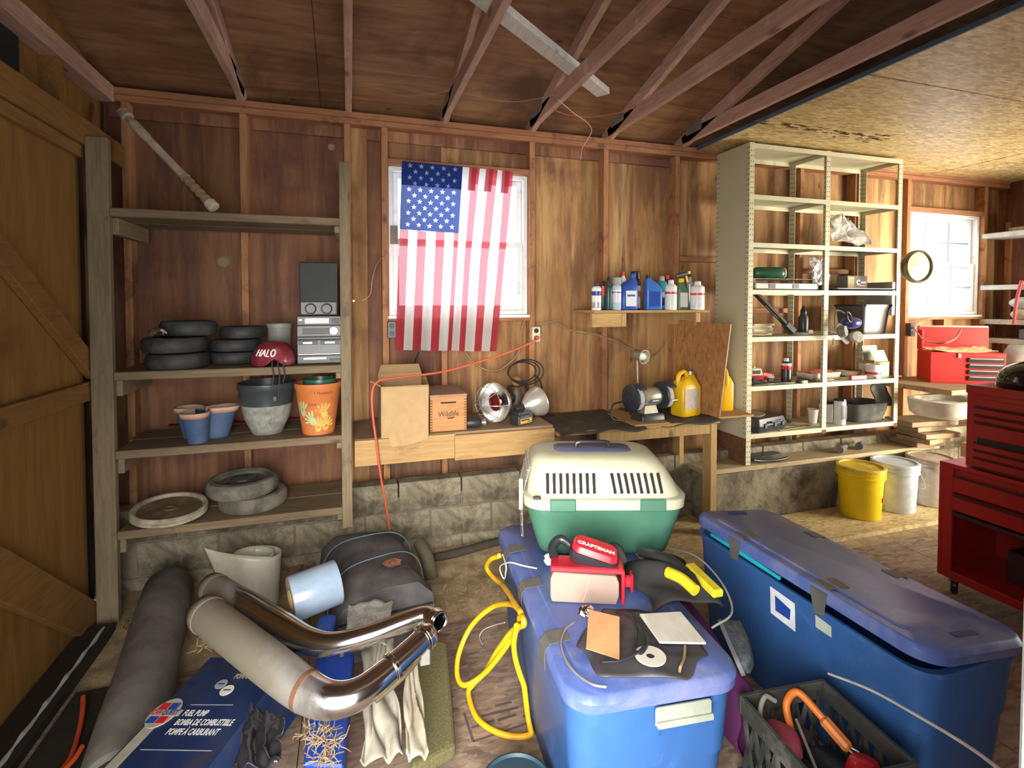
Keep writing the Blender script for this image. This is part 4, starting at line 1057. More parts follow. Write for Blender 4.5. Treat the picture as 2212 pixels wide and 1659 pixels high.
MB().lathe([(.001, h*.82), (w*.2, h*.82), (w*.24, h*.72), (.001, h*.72)], 16).build('collar', m_yeb, ts, smooth=40)
MB().bar((-w*.5, 0, h*.88), (w*.62, 0, h*.96), .022, .03).build('spray_head', m_blk, ts, bevel=.006)
MB().bar((w*.45, 0, h*.90), (w*.62, 0, h*.72), .012, .014).build('trigger', m_yeb, ts, bevel=.003)
MB().box((w*.70, 0, h*.985), (.022, .02, .02)).build('nozzle', m_yeb, ts, bevel=.002)
MB().box((0, -w*.352, h*.26), (w*.7, .0016, h*.38)).build('label_sticker', m_canw, ts)
c, w = bx(1491, 1504, 3.34); can('spray_can', 'slim grey spray can behind the white can at the shelf end', c+.012, 3.40, b0, w/2*1.2, bh(596, 3.36), m_cang, m_cang)
c, w = bx(1494, 1519, 3.24); can('spray_can', 'white spray can with a red and gold band at the shelf end', c, 3.24, b0, w/2, bh(606, 3.24), m_canw, m_canw, ((.60, .68, m_red), (.12, .28, m_lsil)))
# ================================================================ OUTLETS AND WIRES
m_cable = plain('old_cable', (.30, .19, .10), .7); m_redc = plain('red_cord', (.62, .11, .055), .5); m_ivory = plain('ivory_plate', (.62, .56, .40), .5)
p = on(1158, 722, SY-.03)
ou = thing('power_outlet', 'ivory wall outlet with a red plug beside the window', 'outlet', (p.x, SY-.002, p.z))
MB().box((0, -.017, 0), (.062, .034, .108)).build('outlet_box', m_ivory, ou, bevel=.004)
for k, m in ((.025, m_black), (-.025, m_black)): MB().lathe([(.001, .003), (.016, .003), (.017, 0), (.001, 0)], 20, MX((0, -.034, k), (R(90), 0, 0))).build('socket', m, ou, smooth=40)
MB().lathe([(.001, .03), (.010, .03), (.015, .02), (.015, 0), (.001, 0)], 16, MX((0, -.0375, -.025), (R(90), 0, 0))).build('plug', m_redc, ou, smooth=40)
p = on(846, 712, SY-.02)
o2 = thing('switch_box', 'dark outlet box on the stud behind the flag edge', 'outlet', (p.x, SY-.002, p.z))
MB().box((0, -.02, 0), (.055, .04, .11)).build('outlet_box', m_grd, o2, bevel=.003)
for k in (.025, -.025): MB().lathe([(.001, .002), (.015, .002), (.016, 0), (.001, 0)], 16, MX((0, -.04, k), (R(90), 0, 0))).build('socket', m_black, o2)
rc = [on(1157, 735, 3.40), on(1130, 748, 3.36), on(1090, 764, 3.30), on(1040, 780, 3.24), on(990, 795, 3.20), on(940, 806, 3.14), on(880, 813, 3.05), on(835, 819, 2.965), on(818, 823, 2.935), on(807, 835, 2.925), on(803, 860, 2.92), on(806, 905, 2.92), on(812, 950, 2.925), on(818, 1000, 2.93), on(826, 1050, 2.97), on(835, 1100, 3.05), on(840, 1135, 3.12)]
rc.append(V(rc[-1].x+.02, 3.17, .05))
tag(MB().tube(catmull(rc, 5), .0065, 8).build('extension_cord', m_redc, smooth=60), 'red extension cord running from the outlet over the cardboard box', 'cord')
def wire(pts, r, m, label, name='cable', k=6): return tag(MB().tube(catmull(pts, k), r, 6).build(name, m, smooth=60), label, 'cable')
wire([on(1135, 690, 3.47), on(1126, 715, 3.45), on(1122, 755, 3.44), on(1105, 780, 3.44), on(1075, 800, 3.44), on(1045, 797, 3.45), on(1020, 780, 3.46), on(1005, 762, 3.47)], .006, m_cable, 'brown cable sagging down the wall below the flag')
wire([on(1160, 702, 3.46), on(1185, 695, 3.44), on(1205, 700, 3.45), on(1230, 712, 3.46), on(1260, 718, 3.47), on(1285, 722, 3.468), on(1310, 730, 3.467), on(1335, 739, 3.468), on(1360, 752, 3.52), on(1405, 768, 3.54), on(1425, 755, 3.55), on(1437, 732, 3.55)], .0065, m_cable, 'pale house cable stapled across the studs beside the outlet')
wire([on(905, 760, 3.55), on(896, 785, 3.55), on(910, 800, 3.55), on(920, 812, 3.55)], .004, m_black, 'thin black wire hanging on plywood below the flag')
wire([PX(838, 543, .2), on(815, 570, 3.46), on(805, 600, 3.46), on(800, 635, 3.44), on(785, 648, 3.3), on(772, 649, 3.12), PX(764, 650, .0095)], .0025, plain('pink_string', (.62, .30, .25), .7), 'thin pink string tied between the shelving post and the window')
zc = PLATE-.004
def ceilw(pts): return [PZ(x, y, z) for x, y, z in pts]
wire(ceilw([(1180, 225, 2.80), (1215, 245, 2.80), (1270, 253, 2.80), (1330, 245, 2.80), (1370, 233, 2.83)]), .0025, plain('red_wire', (.40, .10, .06), .6), 'thin red wire strung between the truss chords')
a = [PZ(1205, 215, 2.80), PZ(1240, 245, 2.79), PZ(1265, 262, 2.77)]; b = a[-1]
wire(a+[PY(1278, 280, b.y), PY(1270, 300, b.y), PY(1258, 320, b.y), PY(1254, 345, b.y)], .003, plain('pink_wire', (.60, .32, .26), .6), 'loose pink wire end dangling from the truss')
wire(ceilw([(815, 190, 2.83), (850, 203, 2.80), (890, 207, 2.79), (930, 203, 2.80), (970, 196, 2.82)]), .002, m_cable, 'thin tan string drooping between the truss chords above the flag')
wire(ceilw([(1000, 200, 2.815), (1060, 215, 2.795), (1110, 220, 2.79), (1150, 215, 2.80), (1200, 205, 2.815)]), .002, m_cable, 'thin tan string drooping near the pale board')
# pale board lying across the chords
A = PZ(1303, 200, 2.92); B = PZ(1050, 0, 2.92); d = (B-A).normalized()
m_paleb = wood('pale_board', (.52, .48, .38), (.70, .68, .60), 'y', stain=(.35, .32, .28), stainamt=.3)
M = frame((A+B)/2, d, (0, 0, 1)); L = (B-A).length
pb = MB().box((.25, 0, -.0), (L+.5, .040, .09), frame((A.x/2+B.x/2, A.y/2+B.y/2, 2.921), d, Vector((0, 0, 1)).cross(d)) @ Matrix.Rotation(0, 4, 'X'))
pb = MB().bar(A+V(0, 0, .001), B+d*.5+V(0, 0, .001), .088, .04)
tag(pb.build('loose_board', m_paleb, bevel=.003), 'pale weathered board lying across the roof truss chords', 'board')
# ================================================================ METAL SHELVING
def holes_mat(name, col, u, offs, pitch=.0381, rad=.0042, rust=(.25, .10, .03)):
    """painted steel with punched slots: u = axis across the flange, z = up (object space)"""
    m, nt, b = newmat(name); t = N(nt, 'ShaderNodeTexCoord'); s = N(nt, 'ShaderNodeSeparateXYZ'); nt.links.new(t.outputs['Object'], s.inputs[0])
    def mth(op, a, b_=None):
        n = N(nt, 'ShaderNodeMath', operation=op)
        for i, v in enumerate((a, b_)):
            if v is None: continue
            if isinstance(v, (int, float)): n.inputs[i].default_value = v
            else: nt.links.new(v, n.inputs[i])
        return n.outputs[0]
    zz = mth('MULTIPLY', mth('SUBTRACT', mth('FRACT', mth('DIVIDE', s.outputs[2], pitch)), .5), pitch)
    mask = None
    for o in offs:
        du = mth('SUBTRACT', s.outputs['XYZ'.index(u)], o)
        d = mth('SQRT', mth('ADD', mth('MULTIPLY', du, du), mth('MULTIPLY', zz, zz)))
        k = mth('LESS_THAN', d, rad); mask = k if mask is None else mth('MAXIMUM', mask, k)
    vw = mapping(nt, (1, 1, 1)); n1 = noise(nt, vw, 4, 5)
    r = ramp(nt, [(.3, tuple(c*.9 for c in col)), (.7, col)]); nt.links.new(n1, r.inputs[0])
    rus = maprange(nt, noise(nt, vw, 18, 6, .7, .3), .64, .72, 0, .9)
    out = mixc(nt, rus, r.outputs[0], rust); out = mixc(nt, mask, out, (.05, .035, .02))
    nt.links.new(out, b.inputs['Base Color']); setin(b, Roughness=.45); return m
BEI = (.56, .53, .36)
m_bei = plain('beige_steel', BEI, .45, var=.06, dirt=(.33, .19, .08), dirtamt=.05, dscale=14)
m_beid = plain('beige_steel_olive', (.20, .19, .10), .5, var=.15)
m_beix = holes_mat('beige_steel_front_holes', BEI, 'X', (-.010, .010)); m_beiy = holes_mat('beige_steel_side_holes', BEI, 'Y', (-.152, -.172, .152, .172))
m_rust = plain('rusty_steel', (.17, .075, .035), .9, var=.3, dirt=(.09, .045, .03))
MX0, MX1, MXM, MY0, MY1 = 2.785, 4.305, 3.525, 3.12, 3.47
MZ = (.63, .985, 1.35, 1.70, 2.045, 2.395, 2.765)
ms = thing('metal_shelving', 'tall beige steel shelving with punched posts standing on the ledge', 'shelves', ((MX0+MX1)/2, 3.29, .40))
def local_mesh(mbx, name, mat, org, parent, **k):
    o = mbx.build(name, mat, None, **k); o.parent = parent; o.location = Vector(org)-Vector(parent.location); return o
# solid left end panel
local_mesh(MB().box((0, 0, 0), (.004, MY1-MY0, 2.77-.60)), 'end_panel', m_beiy, (MX0-.002, (MY0+MY1)/2, (2.77+.60)/2), ms)
local_mesh(MB().box((0, 0, 0), (.004, MY1-MY0, .20)), 'rusted_skirt', m_rust, (MX0-.002, (MY0+MY1)/2, .50), ms)
for x in (MX0, MXM, MX1):
    for y in (MY0, MY1-.003):
        zb = .585 if y < 3.2 and x > MX0 else .402
        local_mesh(MB().box((0, 0, 0), (.042, .003, 2.77-zb)), 'post', m_beix, (x+(.021 if x == MX0 else (-.021 if x == MX1 else 0)), y, (2.77+zb)/2), ms)
        fl_y = y+.02 if y < 3.2 else y-.02
        local_mesh(MB().box((0, 0, 0), (.003, .038, 2.77-zb)), 'post_flange', holes_mat('beige_flange_%.2f_%.2f' % (x, y), BEI, 'Y', (-.006, .008)), (x+(.002 if x == MX0 else (-.002 if x == MX1 else 0)), fl_y, (2.77+zb)/2), ms)
        if y < 3.2 and x > MX0: local_mesh(MB().box((0, 0, 0), (.044, .006, .03)), 'rusted_foot', m_rust, (x+(-.021 if x == MX1 else 0), y, .60), ms)
for i, z in enumerate(MZ):
    for (x0, x1) in ((MX0+.004, MXM-.003), (MXM+.003, MX1-.004)):
        zf = z
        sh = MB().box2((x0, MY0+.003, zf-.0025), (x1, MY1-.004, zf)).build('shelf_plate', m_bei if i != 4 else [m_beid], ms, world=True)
        for (ya, yb) in ((MY0-.002, MY0+.001), (MY1-.007, MY1-.004)):
            MB().box2((x0+.002, ya, zf-.034), (x1-.002, yb, zf)).build('shelf_lip', m_bei, sh, world=True)
        for xx in (x0, x1-.002):
            MB().box2((xx, MY0+.004, zf-.03), (xx+.002, MY1-.006, zf-.003)).build('shelf_lip', m_bei, sh, world=True)
m_paper = plain('paper', (.66, .63, .55), .85, var=.12, scale=8); m_paper2 = plain('manila_paper', (.58, .47, .27), .85, var=.12)
m_gstove = plain('stove_steel', (.26, .26, .24), .45, .4); m_green = plain('propane_green', (.03, .12, .06), .35)
# --- z 1.70: stove, propane cylinder, tray, tool box carton
z = MZ[3]
a = on(1630, 622, 3.16); b = on(1768, 600, 3.16)
sv = thing('camp_stove', 'folding steel camp stove with wire grate on the metal shelf', 'camp stove', ((a.x+b.x)/2, 3.28, z))
w = b.x-a.x
MB().box2((-w/2, -.13, .004), (w/2, .13, .055)).build('stove_body', m_gstove, sv, bevel=.006)
for k in (-.22, .2): MB().lathe([(.001, .058), (.05, .058), (.06, .055), (.001, .055)], 20, Matrix.Translation((w*k, 0, 0))).build('burner', m_black, sv)
for k in (-.25, .12): MB().box((w*k, -.131, .03), (.06, .004, .034)).build('dark_recess', m_black, sv)
mb = MB()
g = sv
for k in range(7): MB().tube([(-w/2+.02+k*(w-.04)/6, -.12, .085), (-w/2+.02+k*(w-.04)/6, .12, .085)], .003, 6).build('grate_wire', m_wire, g)
for y in (-.12, .12): MB().tube([(-w/2, y, .058), (-w/2, y, .085), (w/2, y, .085), (w/2, y, .058)], .003, 6).build('grate_wire', m_wire, g)
a = on(1640, 582, 3.22); b = on(1698, 582, 3.22)
pr = thing('propane_cylinder', 'dark green propane cylinder lying on the camp stove', 'gas cylinder', ((a.x+b.x)/2, 3.26, z+.089+.046), (0, R(90), R(-22)))
L = .225
MB().lathe([(.001, -L/2), (.036, -L/2), (.046, -L/2+.015), (.046, L/2-.035), (.040, L/2-.012), (.026, L/2), (.001, L/2)], 30).build('cylinder', m_green, pr, smooth=40)
MB().lathe([(.001, L/2+.018), (.014, L/2+.018), (.016, L/2), (.001, L/2)], 16).build('valve', m_teal, pr, smooth=40)
MB().lathe([(.034, L/2-.004), (.040, L/2-.004), (.040, L/2+.006), (.034, L/2+.006)], 24).build('collar', m_lsil, pr, smooth=40)
a = on(1800, 625, 3.15); b = on(1935, 628, 3.15)
ty = thing('flat_tray', 'flat dark metal tray on the metal shelf beside the post', 'tray', ((a.x+b.x)/2, 3.27, z))
w = b.x-a.x
MB().rbox([(.001, w*.9, .24, .02), (.016, w, .28, .03)]).build('tray_body', m_grd, ty, smooth=40)
MB().rbox([(.0165, w*1.01, .285, .03), (.020, w*1.01, .285, .03)]).build('tray_rim', m_gstove, ty, smooth=40)
a = on(1888, 620, 3.30); b = on(1955, 600, 3.30)
m_carton = plain('carton_grey', (.20, .20, .20), .6)
tc = thing('wrench_carton', 'dark carton printed with a wrench picture on the metal shelf', 'box', (4.10, 3.37, z+.022))
w = .22
MB().box2((-w/2, -.04, 0), (w/2, .06, .11)).build('carton', m_carton, tc, bevel=.001)
MB().box2((-w/2+.005, -.042, .01), (-w/2+.07, -.040, .10)).build('print_panel', m_paper2, tc)
MB().bar((w*.06, -.042, .055), (w*.42, -.042, .055), .002, .016, up=(0, 0, 1)).build('wrench_print', m_lettw, tc)
MB().lathe([(.010, 0), (.024, 0), (.024, .002), (.010, .002)], 16, MX((w*.04, -.041, .055), (R(90), 0, 0))).build('wrench_print', m_lettw, tc)
MB().box((w*.25, -.042, .028), (w*.3, .001, .012)).build('red_print', m_red, tc)
# --- crumpled plastic sheet on z 2.045 and hanging below
m_sheet = plain('grey_poly_sheet', (.55, .53, .50), .4, var=.1)
def crump(P, seed, amp=.02, n=16):
    def f(u, v):
        p = (P[0]*(1-u)+P[1]*u)*(1-v)+(P[3]*(1-u)+P[2]*u)*v
        d = nvec(Vector((u*3.2+seed, v*3.2, seed)))*amp+nvec(Vector((u*8+seed, v*8, seed)))*amp*.35
        return p+Vector(d)
    return f
z = MZ[4]
P = [V(3.74, 3.27, z+.055), V(4.18, 3.27, z+.055), V(4.06, 3.38, z+.27), V(3.86, 3.40, z+.30)]
tag(MB().grid(crump(P, 1.3, .045), 14, 14).build('plastic_sheet', m_sheet, solid=.002), 'crumpled grey plastic sheet propped on the upper metal shelf', 'plastic sheet')
z = MZ[3]
P = [V(3.66, 3.40, z+.055), V(3.86, 3.41, z+.055), V(3.90, 3.42, z+.29), V(3.68, 3.42, z+.29)]
tag(MB().grid(crump(P, 6.1, .03), 14, 14).build('plastic_sheet', plain('silver_poly_sheet', (.40, .40, .42), .25, .2), solid=.002), 'silvery plastic sheet stuffed upright beside the wrench carton', 'plastic sheet')
# --- z 1.35
z = MZ[2]
def pile(c, n, w, d, t, seed, label, name='paper_stack', mats=None):
    rnd = random.Random(seed); th = thing(name, label, 'papers', c)
    zz = 0
    for k in range(n):
        M = MX((rnd.uniform(-.012, .012), rnd.uniform(-.015, .015), zz), (0, 0, rnd.uniform(-.12, .12)))
        h = t*rnd.uniform(.6, 1.4)
        MB().box2((-w/2, -d/2, 0), (w/2, d/2, h), M).build('sheet_bundle', (mats or [m_paper, m_paper2])[k % len(mats or [1, 2])], th); zz += h+.0005
    return th
a = on(1640, 705, 3.18)
pile((a.x+.09, 3.34, z+.0015), 6, .20, .19, .014, 3, 'stack of loose papers and booklets on the metal shelf')
P = [V(2.86, 3.15, z+.016), V(3.04, 3.15, z+.016), V(3.03, 3.21, z+.020), V(2.87, 3.21, z+.022)]
tag(MB().grid(crump(P, 3.3, .009), 14, 10).build('crumpled_papers', m_paper2, solid=.006), 'crumpled brown papers spilling over the shelf lip', 'papers')
a = on(1630, 632, 3.2); b = on(1714, 712, 3.14)
cg = thing('pry_tool', 'long black tool handle leaning diagonally across the papers', 'tool', V(b.x, 3.14, z+.02))
A = V(a.x, 3.20, a.z); B = V(b.x, 3.14, z+.03)
MB().bar(A, A+(B-A)*.78, .022, .045, up=(0, 1, 0)).build('handle', m_black, cg, world=True, bevel=.003)
MB().bar(A+(B-A)*.30, A+(B-A)*.62, .024, .014, up=(0, 1, 0)).build('sticker', m_silver, cg, world=True)
MB().bar(A+(B-A)*.78, B, .05, .05, up=(0, 1, 0)).build('tool_head', m_grd, cg, world=True, bevel=.006)
a = on(1735, 718, 3.16)
tag(MB().lathe([(.001, 0), (.07, 0), (.075, .012), (.07, .024), (.001, .026)], 28, Matrix.Translation((a.x, 3.21, z+.001))).build('sanding_disc', m_grey, smooth=40), 'flat round grey disc lying beside the black bottle', 'disc')
a = on(1755, 722, 3.25)
bb = thing('black_bottle', 'black squeeze bottle with pointed cap on the metal shelf', 'bottle', (a.x-.01, 3.33, z+.0015))
MB().lathe([(.001, 0), (.036, 0), (.038, .01), (.038, .13), (.022, .165), (.001, .165)], 24).build('bottle_body', m_grd, bb, smooth=40)
MB().lathe([(.001, .225), (.010, .225), (.018, .20), (.024, .19), (.024, .165), (.001, .165)], 20).build('cap', m_blk, bb, smooth=40)
a = on(1887, 718, 3.2); b = on(1862, 665, 3.2); c = on(1922, 665, 3.2)
pb_ = thing('plastic_bin', 'black plastic bin with rolled rim on the metal shelf', 'bin', (a.x+.0, 3.30, z))
w = (c.x-b.x)
MB().rbox([(.001, w*.85, .22, .02), (.19, w, .26, .03), (.225, w*1.05, .28, .03), (.232, w*1.05, .28, .03), (.232, w*.98, .25, .03), (.03, w*.8, .2, .02)], caps=True).build('bin_body', plain('bin_grey_black', (.10, .10, .095), .35), pb_, smooth=35)
MB().rbox([(.225, w*1.08, .29, .03), (.24, w*1.08, .29, .03), (.243, w*.6, .2, .03)]).build('lid', m_blk, pb_, smooth=35)
# respirator and blue cap hanging on the middle post
c = on(1815, 700, 3.05)
rs = thing('respirator_mask', 'grey respirator with round filters and blue face piece hung on the post', 'respirator', (c.x, 3.05, c.z))
a = on(1838, 697, 3.05)-c
MB().sphere((a.x, .0, a.z), .075, 24, 14, s=(1.12, .85, .62)).build('blue_shell', plain('blue_shell', (.035, .04, .22), .3, coat=.3), rs, smooth=180)
m_resp = plain('respirator_grey', (.24, .24, .21), .5)
MB().loft([[(.055*math.cos(t)*s, -.02-.03*k*.5+.03*math.sin(t)*s*.6, -.05-k*.035+.05*math.sin(t)*s) for t in [2*pi*i/16 for i in range(16)]] for k, s in ((-1, .5), (0, 1), (1, 1), (2, .6))]).build('face_piece', m_resp, rs, smooth=60)
for dx, dz in ((-.065, -.055), (.085, -.10)):
    M = MX((dx, -.05, dz), (R(80), 0, R(25 if dx < 0 else -20)))
    MB().lathe([(.001, .045), (.038, .045), (.045, .035), (.045, .005), (.032, -.01), (.001, -.01)], 24, M).build('filter', m_resp if dx < 0 else plain('filter_cream', (.5, .47, .38), .6), rs, smooth=35)
for k in (-1, 0, 1):
    MB().bar((.085-.03, -.097, -.10+k*.018), (.085+.03, -.097, -.10+k*.018), .002, .003).build('filter_grid', m_grd, rs)
MB().tube(catmull([(-.05, 0, -.03), (-.055, .0, .06), (-.01, .02, .105), (.05, 0, .075), (.075, -.01, .02), (.03, -.02, -.02)], 6), .006, 6).build('head_strap', m_resp, rs, smooth=60)
MB().torus(.038, .009, 24, 8, MX((.03, -.045, .055), (R(75), 0, R(20)))).build('strap_ring', m_grd, rs, smooth=60)
MB().tube(catmull([(-.03, .03, -.11), (-.06, .01, -.16), (-.09, 0, -.165), (-.02, .0, -.15)], 5), .004, 6).build('strap_tail', m_resp, rs)
# --- z .985
z = MZ[1]
m_tred = plain('toy_red', (.45, .02, .03), .3); m_tcream = plain('toy_cream', (.66, .62, .52), .4)
c = on(1645, 815, 3.17)
tk = thing('toy_truck', 'red and cream vintage toy truck on the metal shelf', 'toy truck', (c.x+.055, 3.26, z+.0015), (0, 0, R(-8)))
MB().box2((-.10, -.045, .025), (.02, .045, .06)).build('cab_lower', m_tred, tk, bevel=.006)
MB().loft([[(-.09, -.042, .06), (.015, -.042, .06), (.015, .042, .06), (-.09, .042, .06)], [(-.085, -.036, .115), (-.0, -.036, .115), (-.0, .036, .115), (-.085, .036, .115)]]).build('cab_roof', m_tcream, tk, bevel=.006)
MB().box2((-.075, -.0425, .072), (-.012, -.0405, .10)).build('window_strip', m_black, tk)
MB().loft([[(.015, -.035, .03), (.015, .035, .03), (.015, .035, .088), (.015, -.035, .088)], [(.105, -.026, .03), (.105, .026, .03), (.105, .026, .07), (.105, -.026, .07)]]).build('hood', m_tred, tk, bevel=.006)
MB().box2((.105, -.028, .025), (.112, .028, .07)).build('grille', m_silver, tk, bevel=.003)
MB().box2((-.05, -.015, .116), (-.035, .015, .128)).build('roof_light', m_yeb, tk, bevel=.002)
for x in (-.06, .07):
    for y in (-.046, .046):
        M = MX((x, y, .023), (R(90), 0, 0))
        MB().lathe([(.001, -.009), (.023, -.009), (.023, .009), (.001, .009)], 20, M).build('wheel', m_rubber, tk, smooth=35)
        MB().box((x, y, .048), (.058, .022, .008)).build('fender', m_tcream if x > 0 else m_tred, tk, bevel=.003)
c = on(1707, 812, 3.2)
sc = can('spray_tin', 'black spray can with red and white bands beside the toy truck', c.x, 3.24, z+.0015, .037, .185, m_blk, m_canw, ((.62, .80, m_red), (.80, .92, m_canw)))
P = [V(2.83, 3.10, z+.010), V(3.22, 3.11, z+.012), V(3.2, 3.17, z+.016), V(2.85, 3.16, z+.015)]
tag(MB().grid(crump(P, 8.3, .008), 12, 8).build('flat_magazine', m_grd, solid=.004), 'dark flat magazines under the toy truck edge', 'magazine')
c = on(1735, 818, 3.14)
tag(MB().rbox([(.001, .085, .05, .015), (.022, .08, .045, .015)], Matrix.Translation((c.x, 3.15, z))).build('black_case', m_grd, smooth=40), 'small black oval case at the shelf lip', 'case')
a = on(1752, 822, 3.17); b = on(1822, 822, 3.17); w = b.x-a.x
fb_ = thing('floral_tin', 'shallow cream floral tin holding red scraps on the metal shelf', 'tin', ((a.x+b.x)/2, 3.255, z+.001), (0, 0, R(4)))
m_flor = newmat('floral_print'); 
def dots(name, base, dot, scale):
    m, nt, b_ = newmat(name); vo = N(nt, 'ShaderNodeTexVoronoi'); setin(vo, Scale=scale, Randomness=.4); nt.links.new(mapping(nt, (1, 1, 1)), vo.inputs['Vector'])
    nt.links.new(mixc(nt, maprange(nt, vo.outputs['Distance'], .25, .32, 1, 0), base, dot), b_.inputs['Base Color']); setin(b_, Roughness=.5); return m
MB().rbox([(0, w*.94, .14, .02), (.062, w, .16, .02), (.062, w*.96, .145, .02), (.006, w*.9, .13, .02)], caps=False).rbox([(.0, w*.94, .14, .02), (.004, w*.94, .14, .02)]).build('tin_body', dots('floral', (.66, .60, .48), (.30, .16, .10), 52), fb_, smooth=40)
MB().grid(crump([V(-w*.45, -.06, .06), V(w*.45, -.06, .06), V(w*.45, .06, .075), V(-w*.45, .06, .07)], 2.7, .012), 12, 8).build('red_scraps', plain('red_scraps', (.48, .10, .07), .7), fb_, solid=.003)
c = on(1845, 806, 3.25)
mbl = thing('metal_bowl', 'shallow shiny metal bowl on the shelf beside the floral tin', 'bowl', (c.x, 3.33, z+.001))
MB().lathe([(.001, .0), (.05, 0), (.10, .03), (.125, .055), (.130, .055), (.102, .026), (.05, .004), (.001, .004)], 36).build('bowl', m_chrome, mbl, smooth=50)
c = on(1855, 822, 3.14)
tag(MB().box((c.x, 3.15, z+.019), (.15, .03, .034), rot=(0, 0, R(-4))).build('red_packet', plain('pink_packet', (.62, .05, .10), .4), bevel=.002), 'pinkish red packet lying at the shelf lip', 'packet')
a = on(1876, 812, 3.22); 
g1 = thing('paint_can', 'small white tin with red print beside the licence plates', 'tin', (on(1882, 800, 3.2).x+.02, 3.20, z+.001))
MB().lathe([(.001, 0), (.055, 0), (.055, .105), (.050, .11), (.050, .104), (.001, .104)], 28).build('tin_body', m_canw, g1, smooth=40)
MB().lathe([(.0555, .03), (.0562, .03), (.0562, .05), (.0555, .05)], 28).build('print_band', m_red, g1)
cbx = thing('carton_box', 'open white and brown carton on the metal shelf', 'box', (on(1912, 800, 3.2).x, 3.30, z+.001))
MB().box2((-.085, -.07, 0), (.085, .07, .12)).build('carton_side', m_paper, cbx, bevel=.001)
MB().box2((-.086, -.071, .10), (.086, .071, .122)).build('carton_lid', m_card, cbx)
lp = thing('licence_plate', 'pale green licence plate leaning on the carton', 'licence plate', (on(1905, 780, 3.25).x, 3.255, z+.124), (R(-24), 0, R(3)))
MB().box2((-.085, -.001, 0), (.085, .001, .10)).build('plate', plain('plate_green', (.36, .42, .30), .4), lp, bevel=.003)
for k in range(3): MB().box((-.04+.04*k, -.0016, .045), (.022, .002, .045)).build('embossing', m_lsil, lp, bevel=.004)
lp2 = thing('licence_plate', 'dull green licence plate standing behind the other plate', 'licence plate', (on(1893, 780, 3.3).x, 3.345, z+.124), (R(-10), 0, 0))
MB().box2((-.085, -.001, 0), (.085, .001, .13)).build('plate', plain('plate_dull', (.24, .26, .18), .5), lp2, bevel=.003)
# pens and small tools along the lip
for k, (px0, px1, col, nm, lab) in enumerate(((1890, 1925, (.10, .40, .12), 'marker_pen', 'green marker pen lying on the shelf lip'), (1905, 1945, (.55, .04, .05), 'screwdriver', 'red handled screwdriver lying at the end of the shelf'), (1680, 1715, (.45, .05, .05), 'red_wire_scrap', 'scrap of red wire lying behind the toy truck'))):
    a = on(px0, 818, 3.15); b = on(px1, 816, 3.16)
    Yk = 3.15 if k < 2 else 3.30
    tag(MB().tube([(a.x, Yk+.02*k, z+.009), (a.x*.4+b.x*.6, Yk+.01, z+.009), (b.x, Yk, z+.009)], [.008, .008, .004], 10).build(nm, plain('pen_%d' % k, col, .4), smooth=40), lab, 'pen' if k == 0 else 'tool')
# --- z .63
z = MZ[0]
a = on(1620, 930, 3.14); b = on(1702, 905, 3.2)
cs = thing('tool_case', 'black blow-moulded tool case lying open-edged on the lowest metal shelf', 'tool case', (a.x+.19, 3.29, z+.001), (0, 0, R(14)))
MB().rbox([(0, .36, .27, .03), (.045, .38, .29, .03), (.05, .385, .295, .03), (.055, .38, .29, .03), (.10, .35, .26, .03)]).build('case_shell', m_grd, cs, smooth=35)
for x in (-.1, .02, .12): MB().box((x, -.147, .05), (.035, .012, .035)).build('latch', m_blk, cs, bevel=.003)
MB().tube([(-.05, -.145, .075), (-.05, -.165, .075), (.07, -.165, .075), (.07, -.145, .075)], .007, 8).build('handle', m_blk, cs)
tag(MB().lathe([(.001, .004), (.085, .004), (.10, .012), (.115, .022), (.118, .020), (.10, .004), (.06, 0), (.001, 0)], 32, Matrix.Translation((a.x+.10, 3.27, z+.104))).build('dinner_plate', plain('dusty_plate', (.40, .33, .22), .6), smooth=40), 'dusty round plate resting on the black tool case', 'plate')
c = on(1772, 905, 3.2)
cup = thing('paper_cup', 'white paper cup on the lowest metal shelf behind the post', 'cup', (c.x, 3.27, z+.001))
MB().lathe([(.001, 0), (.028, 0), (.04, .11), (.042, .114), (.038, .112), (.026, .004)], 24).build('cup_body', m_paper, cup, smooth=40)
c = on(1802, 905, 3.2)
c1_ = thing('white_container', 'white round container with dark lid on the lowest metal shelf', 'container', (c.x+.0, 3.28, z+.001))
MB().lathe([(.001, 0), (.048, 0), (.05, .02), (.05, .15), (.001, .15)], 28).build('container_body', m_canw, c1_, smooth=40)
MB().lathe([(.001, .175), (.05, .175), (.053, .15), (.001, .15)], 28).build('lid', m_blk, c1_, smooth=40)
c = on(1820, 905, 3.15)
c2_ = thing('printed_canister', 'white canister with black printed lettering at the shelf front', 'canister', (c.x, 3.175, z+.001))
MB().lathe([(.001, 0), (.042, 0), (.043, .19), (.001, .19)], 28).build('canister_body', m_canw, c2_, smooth=40)
MB().lathe([(.001, .205), (.042, .205), (.046, .19), (.001, .19)], 28).build('lid', m_blk, c2_, smooth=40)
for k in range(4): MB().box((-.012+.012*k-.006, -.0425, .10), (.007, .003, .11)).build('print_bar', m_blk, c2_)
c = on(1885, 905, 3.15)
bt_ = thing('rubber_tote', 'dusty black rubber tote with one tall side on the lowest metal shelf', 'tote', (c.x, 3.27, z+.001))
prof = []
rings = []
for k, (zz, w, d) in enumerate(((0, .34, .20), (.07, .40, .24), (.13, .42, .25))):
    rings.append(None)
MB().rbox([(0, .34, .20, .06), (.09, .40, .24, .07), (.15, .42, .25, .07), (.148, .40, .23, .07), (.02, .32, .18, .06)]).build('tote_body', plain('dusty_black_rubber', (.05, .05, .045), .6, dirt=(.20, .19, .16), dirtamt=.4), bt_, smooth=40)
